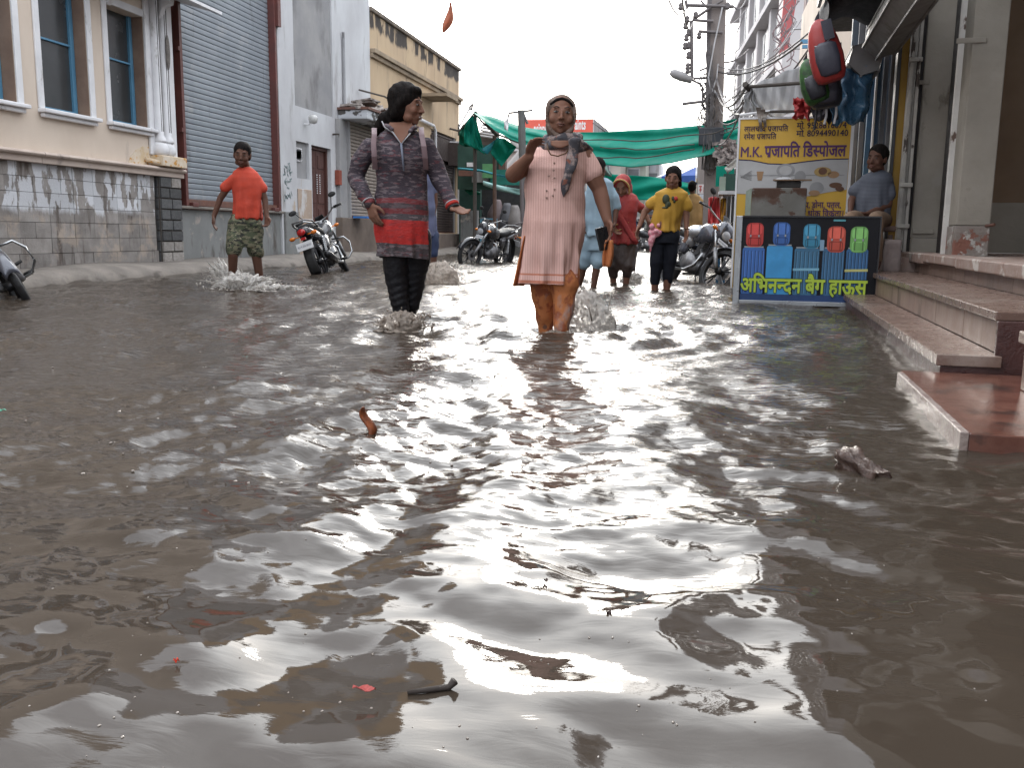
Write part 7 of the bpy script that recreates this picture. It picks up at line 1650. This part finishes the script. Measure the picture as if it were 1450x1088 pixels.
c.limb([J(926, 330, -.13), J(922, 342, -.14), J(921, 356, -.14)], [.035, .03, .012]); fuse(c, 'pink_scarf', mat('pink_print', (.52, .10, .16), (.60, .36, .38), sc=30, rough=.8), f.t, .008, 2, wr_only(.004, 3, 40.))
m = MB(); m.tube([J(972, 324, -.05)+Vector((.03*math.cos(a), .03*math.sin(a), 0)) for a in [i*.45 for i in range(15)]], .006, 6); m.build('bangle', mat('dark_gold', (.10, .05, .02)), f.t, True, world=False)
# sari
redb = mat('red_sari', (.30, .028, .022), (.22, .016, .018), sc=10, rough=.7, bump=.3, layers=[((.40, .26, .12), 26, (1, 1, 1), .66, .02, None, None)])
wetd = mat('wet_brown_petticoat', (.050, .032, .026), (.032, .02, .018), sc=6, rough=.45, bump=.4)
f, M = person((882, 404), 'person in a red sari with a gold edged veil, bending down beside the blue shirt', (881, 264, -.06), 1.08, -14, 30, -4,
    [(346, 864, 903, 0, .15), (335, 866, 904, 0, .15), (316, 868, 900, 0, .13), (300, 868, 903, -.02, .13), (284, 868, 905, 0, .12), (276, 872, 902, .0, .09), (272, 878, 894, .0, .06)],
    [((872, 286, 0), (862, 304, -.02), (869, 322, -.12), (874, 330, -.16), (.5, -.5, -.3), .6, 1), ((902, 285, 0), (913, 302, .05), (919, 314, .02), (924, 322, .0), (-.5, -.5, 0), .5, -1)],
    [((874, 350, 0), (869, 376, 0), (868, 404, .05)), ((893, 350, 0), (889, 376, -.05), (886, 404, -.02))], redb, wetd, skin1, sleeve=.5, pantto=.72, pantr=1.25, vox=.010, hair=None, bottom_rows=[(384, 869, 901, 0, .13), (362, 862, 903, 0, .15), (345, 866, 902, 0, .14)], topr=(.066, .058), face_on=True)
R3 = M.to_3x3().normalized(); PH = lambda p: M @ Vector(p); h = MB()
for k in range(32):
    a = 2*math.pi*k/32
    if math.cos(a) < -.75: continue
    h.ell(PH((.088*math.sin(a), -.050, .0+.105*math.cos(a))), .017, nu=8, nv=6)
h.ell(PH((0, .03, .03)), (.100, .10, .105), R3, 20, 14); h.limb([PH((0, .06, -.06)), PH((-.02, .09, -.18))], [.10, .09]); h.limb([PH((-.09, -.03, -.06)), PH((-.10, .0, -.14))], [.03, .02])
fuse(h, 'veil', redb, f.t, .010, 4, wr_only(.004, 7, 24.))
m = MB(); m.tube([PH((.094*math.sin(a), -.064, .112*math.cos(a))) for a in [(-2.2+4.4*i/24) for i in range(25)]], .011, 6); m.build('gold_border', mat('gold_border', (.42, .27, .10), (.30, .17, .05), sc=30), f.t, True, world=False)
m = MB(); g = f.J; m.grid(lambda a, b: g(864+36*b+(a-.5)*9, 284+60*b, -.15-.01*math.sin(a*3.14)), 4, 12); m.build('sari_drape', redb, f.t, True, world=False, solid=.006)
for (u, v) in ((871, 319), (876, 326)): m = MB(); p = f.J(u, v, -.13); m.tube([p+Vector((.032*math.cos(a), .032*math.sin(a), .01*math.cos(a))) for a in [i*.45 for i in range(15)]], .006, 6); m.build('bangle', mat('gold_border', (.42, .27, .10)), f.t, True, world=False)
# light blue clothes
lb_m = mat('light_blue_cotton', (.26, .36, .43), (.21, .30, .37), sc=5, rough=.85, bump=.2)
person((843, 406), 'person in a light blue shirt and rolled trousers half hidden behind the person in pink', (848, 238, 0), 1.0, 150, 5, 0,
    [(335, 826, 866, 0, .15), (315, 826, 867, 0, .15), (290, 828, 869, 0, .14), (270, 829, 870, 0, .13), (258, 832, 868, 0, .10), (252, 840, 860, .01, .06)],
    [((834, 266, 0), (826, 292, 0), (826, 315, -.05), (826, 328, -.08), (.8, 0, 0), .5, 1), ((868, 266, 0), (873, 294, 0), (870, 316, -.05), (869, 328, -.08), (-.8, 0, 0), .5, -1)],
    [((834, 340, 0), (828, 372, .03), (820, 403, .12)), ((853, 340, 0), (846, 372, -.03), (840, 408, -.03))], lb_m, lb_m, skin2, sleeve=.95, pantto=.56, pantr=1.3, vox=.010, bottom_rows=[(355, 826, 866, 0, .15), (332, 827, 866, 0, .15)], topr=(.068, .056), face_on=False)
# tan shirt seen from behind
person((983, 372), 'person in a tan shirt and dark trousers walking away beyond the mustard T-shirt', (980, 265, 0), 1.15, 180, 0, 0,
    [(330, 970, 995, 0, .15), (315, 970, 996, 0, .16), (298, 969, 996, 0, .15), (285, 969, 995, 0, .13), (278, 972, 992, 0, .10), (274, 977, 985, 0, .06)],
    [((971, 283, 0), (966, 300, 0), (965, 316, -.1), (965, 323, -.12), (.8, 0, 0), .5, 1), ((994, 283, 0), (998, 300, 0), (998, 316, -.1), (998, 324, -.12), (-.8, 0, 0), .5, -1)],
    [((976, 335, 0), (976, 355, .05), (976, 372, .1)), ((990, 335, 0), (990, 355, -.05), (990, 372, -.05))], mat('tan_shirt', (.40, .25, .10), (.33, .20, .08), sc=4, rough=.85), blk_t, skin2, sleeve=.5, pantto=.95, vox=.013, bottom_rows=[(345, 970, 995, 0, .15), (328, 971, 994, 0, .14)], topr=(.08, .075), face_on=False)
# figure behind the dark kurta
person((611, 398), 'person in dark blue shorts mostly hidden behind the person in the dark kurta', (597, 212, 0), .95, 10, 5, 0,
    [(335, 588, 620, 0, .13), (315, 588, 618, 0, .13), (285, 588, 616, 0, .12), (262, 586, 616, 0, .11), (246, 588, 614, 0, .09), (238, 594, 606, 0, .05)],
    [((590, 255, 0), (584, 285, 0), (588, 312, 0)), ((612, 255, 0), (616, 288, 0), (612, 312, -.05))],
    [((598, 335, 0), (598, 366, 0), (600, 398, .05)), ((611, 335, 0), (613, 364, -.03), (611, 402, -.02))], mat('mauve_blue_shirt', (.10, .11, .19), (.08, .09, .15), rough=.85), mat('dark_blue_cotton', (.022, .035, .085), (.016, .025, .06), rough=.85, bump=.2), skin2, sleeve=.5, pantto=.38, pantr=1.1, vox=.011, bottom_rows=[(348, 590, 621, 0, .12), (330, 590, 619, 0, .13)], hands=False, face_on=False)
# seated shopkeeper
W_ = RF((Prs(1232, 330, 9.25).x, 9.25, 0)); grey_s = mat('grey_striped_tshirt', (.060, .068, .090), (.05, .057, .076), sc=4, rough=.85, bump=.12, wave=('Z', 26, (.12, .13, .155), .8, .3))
khaki = mat('khaki_trousers', (.20, .13, .085), (.17, .11, .07), rough=.85, bump=.2)
f, M = person((1232, 330), 'person in a grey striped T-shirt sitting in the luggage stall behind the sign', (1242, 224, -.04), 1.08, -24, 6, 6,
    [(306, 1207, 1262, .0, .16), (292, 1209, 1263, .0, .16), (272, 1213, 1264, .0, .14), (256, 1215, 1265, .0, .13), (248, 1220, 1262, .0, .10), (243, 1232, 1256, .01, .07), (240, 1238, 1250, .01, .05)],
    [((1219, 256, 0), (1206, 283, -.02), (1204, 300, -.16), (1200, 306, -.2), (.4, -.3, -.5), .5, 1), ((1260, 256, 0), (1258, 290, -.05), (1228, 303, -.22), (1214, 304, -.26), (.0, -.4, -.8), .4, -1)],
    [((1222, 312, 0), (1205, 310, -.42), (1206, 372, -.45), (1204, 378, -.6)), ((1250, 312, 0), (1240, 312, -.42), (1241, 374, -.45), (1240, 380, -.6))], grey_s, khaki, skin2, sleeve=.55, pantto=.95, vox=.010, W0=W_, topr=(.075, .068), legr=(.085, .062, .042), bottom_rows=[(325, 1212, 1262, 0, .15), (304, 1212, 1260, 0, .15)])
st2 = thing('stool', 'dark stool under the seated person in the luggage stall', 'stool', f.W0, -f.al); p = f.J(1237, 324, .0)
MB().obox(p, (.38, .34, .05)).build('seat', brown_st, st2, world=False, bevel=.01)
for sx in (-.15, .15):
    for sy in (-.12, .12): MB().obox(p+Vector((sx, sy, -p.z/2+.2-.03)), (.035, .035, p.z-.45)).build('leg', brown_st, st2, world=False)
m = MB(); p = f.J(1203, 303, -.24); m.obox(p, (.07, .13, .01), Matrix.Rotation(.3, 3, 'Y')); o = m.build('phone', mat('phone_black', (.012, .012, .014), rough=.15), None, world=False, bevel=.003); o.matrix_world = Matrix.Translation(f.W0) @ Matrix.Rotation(-f.al, 4, 'Z'); tag(o, 'black phone held in the lap of the seated shopkeeper', 'phone')

# ================================================================== SPLASHES
def spl_mat(name, c, tr, bs):
    m = bpy.data.materials.new(name); m.use_nodes = True; n = m.node_tree.nodes; l = m.node_tree.links; b = n['Principled BSDF']
    b.inputs['Base Color'].default_value = (*c, 1); b.inputs['Transmission Weight'].default_value = tr; b.inputs['IOR'].default_value = 1.33; b.inputs['Roughness'].default_value = .09
    t_ = n.new('ShaderNodeTexCoord'); z = n.new('ShaderNodeTexNoise'); z.inputs['Scale'].default_value = bs; z.inputs['Detail'].default_value = 5; z.inputs['Distortion'].default_value = 1.2; l.new(t_.outputs['Object'], z.inputs[0])
    bp = n.new('ShaderNodeBump'); bp.inputs['Strength'].default_value = 1.; bp.inputs['Distance'].default_value = .03; l.new(z.outputs['Fac'], bp.inputs['Height']); l.new(bp.outputs[0], b.inputs['Normal'])
    return m
def froth(name, c, c2, tr):
    return mat(name, c, c2, sc=11, st=(2.2, 2.2, .8), rough=.22, bump=.9, bsc=38, spec=.8, contrast=(.42, .60), trans=tr)
spl = froth('splash_water', (.42, .35, .29), (.30, .25, .20), .30); spl2 = froth('splash_foam', (.68, .65, .61), (.48, .44, .40), .40)
def film(name, c, al):
    m = froth(name, c, tuple(x*.7 for x in c), .35); n = m.node_tree.nodes; l = m.node_tree.links; o = n['Material Output']
    src = o.inputs['Surface'].links[0].from_socket; tr = n.new('ShaderNodeBsdfTransparent'); ms = n.new('ShaderNodeMixShader'); tc_ = n.new('ShaderNodeTexCoord'); z = n.new('ShaderNodeTexNoise'); z.inputs['Scale'].default_value = 24; z.inputs['Detail'].default_value = 4; z.inputs['Distortion'].default_value = 1.
    r = n.new('ShaderNodeMapRange'); r.inputs['From Min'].default_value = .40; r.inputs['From Max'].default_value = .60; r.inputs['To Min'].default_value = al-.30; r.inputs['To Max'].default_value = min(1, al+.25)
    l.new(tc_.outputs['Object'], z.inputs[0]); l.new(z.outputs['Fac'], r.inputs['Value']); l.new(r.outputs[0], ms.inputs[0]); l.new(tr.outputs[0], ms.inputs[1]); l.new(src, ms.inputs[2]); l.new(ms.outputs[0], o.inputs['Surface'])
    return m
film1 = film('water_film_brown', (.46, .39, .325), .85); film2 = film('water_film_pale', (.74, .71, .67), .80)
# bubbles and specks of scum drifting on the flood
bu = MB(); Rb = random.Random(3)
for k in range(240):
    u = Rb.gauss(600, 420); v = Rb.uniform(400, 1080); 
    if not -40 < u < 1490: continue
    p = Pz(u, v); 
    if p.x > .6 and p.y > 2.5: continue
    r = Rb.uniform(.0007, .0022)*(1 if v > 700 else 2.6); hz = float(water_height(np.array([p.x]), np.array([p.y]))[0])
    bu.ell((p.x, p.y, hz+r*.2), (r, r*Rb.uniform(.6, 1.4), r*.6), None, 7, 5)
o = bu.build('foam_specks', mat('scum', (.42, .38, .34), (.12, .09, .07), sc=3, rough=.25), None, True); tag(o, 'scattered bubbles and specks of scum drifting on the flood water', 'scum', kind='stuff')
def splash(u, v, label, rx_, ry_, h_, lean=(0, 0), seed=1, m=spl, drops=40, spread=1.5, rough_=.25, rag=.3):
    p0 = Pz(u, v); al = math.atan2(p0.x, p0.y); t = thing('splash', label, 'splash', p0, -al); t['kind'] = 'stuff'
    bm_ = bmesh.new(); bmesh.ops.create_icosphere(bm_, subdivisions=5, radius=1); g = MB(); vs = []
    for v_ in bm_.verts:
        n_ = v_.co.normalized(); q = n_*1.
        r = 1+rough_*mnoise.noise(n_*2.2+Vector((seed, 0, 0)))+rough_*.55*mnoise.noise(n_*6+Vector((0, seed, 0)))+rough_*.28*mnoise.noise(n_*15+Vector((0, 0, seed)))
        if n_.z > .1: r += rag*max(0, mnoise.noise(Vector((n_.x*7, n_.y*7, seed))))*n_.z
        q = n_*r; z = q.z*h_
        vs.append(Vector((q.x*rx_+lean[0]*max(0, z), q.y*ry_+lean[1]*max(0, z), z if z > 0 else z*.15)))
    bm_.verts.index_update(); g.add(vs, [tuple(x.index for x in fc.verts) for fc in bm_.faces]); bm_.free()
    g.build('sheet', film2 if m is spl2 else film1, t, True, world=False)
    bd = MB(); Rq = random.Random(seed+50)
    for k in range(int(70*(h_ > .08)+20)):       # beads and strings of water riding on the thrown sheet
        n_ = Vector((Rq.gauss(0, 1), Rq.gauss(0, 1), abs(Rq.gauss(0, 1)))).normalized(); rr2 = Rq.uniform(.88, 1.16); z = n_.z*h_*rr2
        r = Rq.uniform(.0015, .0042); ax = Matrix.Rotation(math.atan2(n_.x, max(.15, n_.z))*.9+Rq.uniform(-.3, .3), 3, 'Y')
        bd.ell((n_.x*rx_*rr2+lean[0]*z, n_.y*ry_*rr2+lean[1]*z, z), (r, r, r*Rq.uniform(1.2, 5.)), ax, 6, 5)
    o = bd.build('beads', m, t, True, world=False); o['kind'] = 'stuff'
    R_ = random.Random(seed); d = MB()
    for k in range(drops):
        a = R_.uniform(0, 6.28); rr_ = R_.uniform(.5, spread); zz = R_.uniform(0, 1)*h_*1.25*(1.3-.5*rr_); r = R_.uniform(.0025, .009)
        c_ = Vector((rx_*rr_*math.cos(a)+lean[0]*zz, ry_*rr_*math.sin(a)+lean[1]*zz, max(0, zz)))
        d.ell(c_, (r, r, r*R_.uniform(1, 2.2)), Matrix.Rotation(R_.uniform(-.8, .8), 3, 'Y'), 6, 5)
    for k in range(int(drops*(.5 if h_ < .2 else .12))):      # thin jets and ligaments thrown outwards
        a = R_.uniform(0, 6.28); b0 = R_.uniform(.5, 1.0); L = R_.uniform(.25, .9); up = R_.uniform(.3, 1.)*h_
        q0 = Vector((rx_*b0*math.cos(a), ry_*b0*math.sin(a), R_.uniform(0, .5)*h_)); q2 = q0+Vector((rx_*L*math.cos(a)+lean[0]*up, ry_*L*math.sin(a)+lean[1]*up, up*.7)); q1 = q0.lerp(q2, .5)+Vector((0, 0, up*.18))
        r = R_.uniform(.0018, .0045); d.tube([q0, q1, q2], [r*1.6, r, r*.3], 5)
    o = d.build('droplets', m, t, True, world=False); o['kind'] = 'stuff'
    # foamy collar lying on the water
    c_ = MB()
    for k in range(55):
        a = R_.uniform(0, 6.28); rr_ = R_.uniform(.85, 1.45); c_.ell((rx_*rr_*math.cos(a), ry_*1.2*rr_*math.sin(a), .004), (R_.uniform(.008, .03), R_.uniform(.005, .018), R_.uniform(.003, .010)), Matrix.Rotation(R_.uniform(-.4, .4), 3, 'Z'), 8, 5)
    o = c_.build('foam', m, t, True, world=False); o['kind'] = 'stuff'
    return t
splash(838, 466, 'glassy pale dome of thrown water right of the pink kurta legs', .155, .13, .235, (-.25, 0), 3, spl2, 50, 1.25, .14, .12)
splash(788, 478, 'low swirl of water round the shins of the person in pink', .10, .09, .035, (0, 0), 9, spl, 20, 1.6)
splash(568, 468, 'brown fan of water round the shins of the person in the dark kurta', .13, .10, .11, (.1, 0), 5, spl, 60, 1.6, .15, .2)
splash(346, 409, 'wide foaming splash round the legs of the child in the orange red shirt', .26, .18, .13, (.1, 0), 7, spl2, 120, 1.9, .45, .8)
splash(330, 404, 'pale spray thrown up left of the child', .16, .10, .18, (-.55, 0), 17, spl2, 90, 1.8, .5, 1.)
splash(395, 412, 'small flat spray right of the child', .18, .10, .05, (.6, 0), 13, spl2, 60, 2., .5, .8)
splash(618, 401, 'brown bowl of water thrown up behind the outstretched hand', .26, .18, .24, (.1, 0), 11, spl, 90, 1.6, .12, .12)
splash(892, 402, 'little splash round the foot of the person in the red sari', .12, .09, .13, (.3, 0), 19, spl2, 30, 1.5, .3, .5)
splash(826, 401, 'small swirl at the heel of the person in light blue', .06, .05, .05, (0, 0), 23, spl2, 12, 1.5)
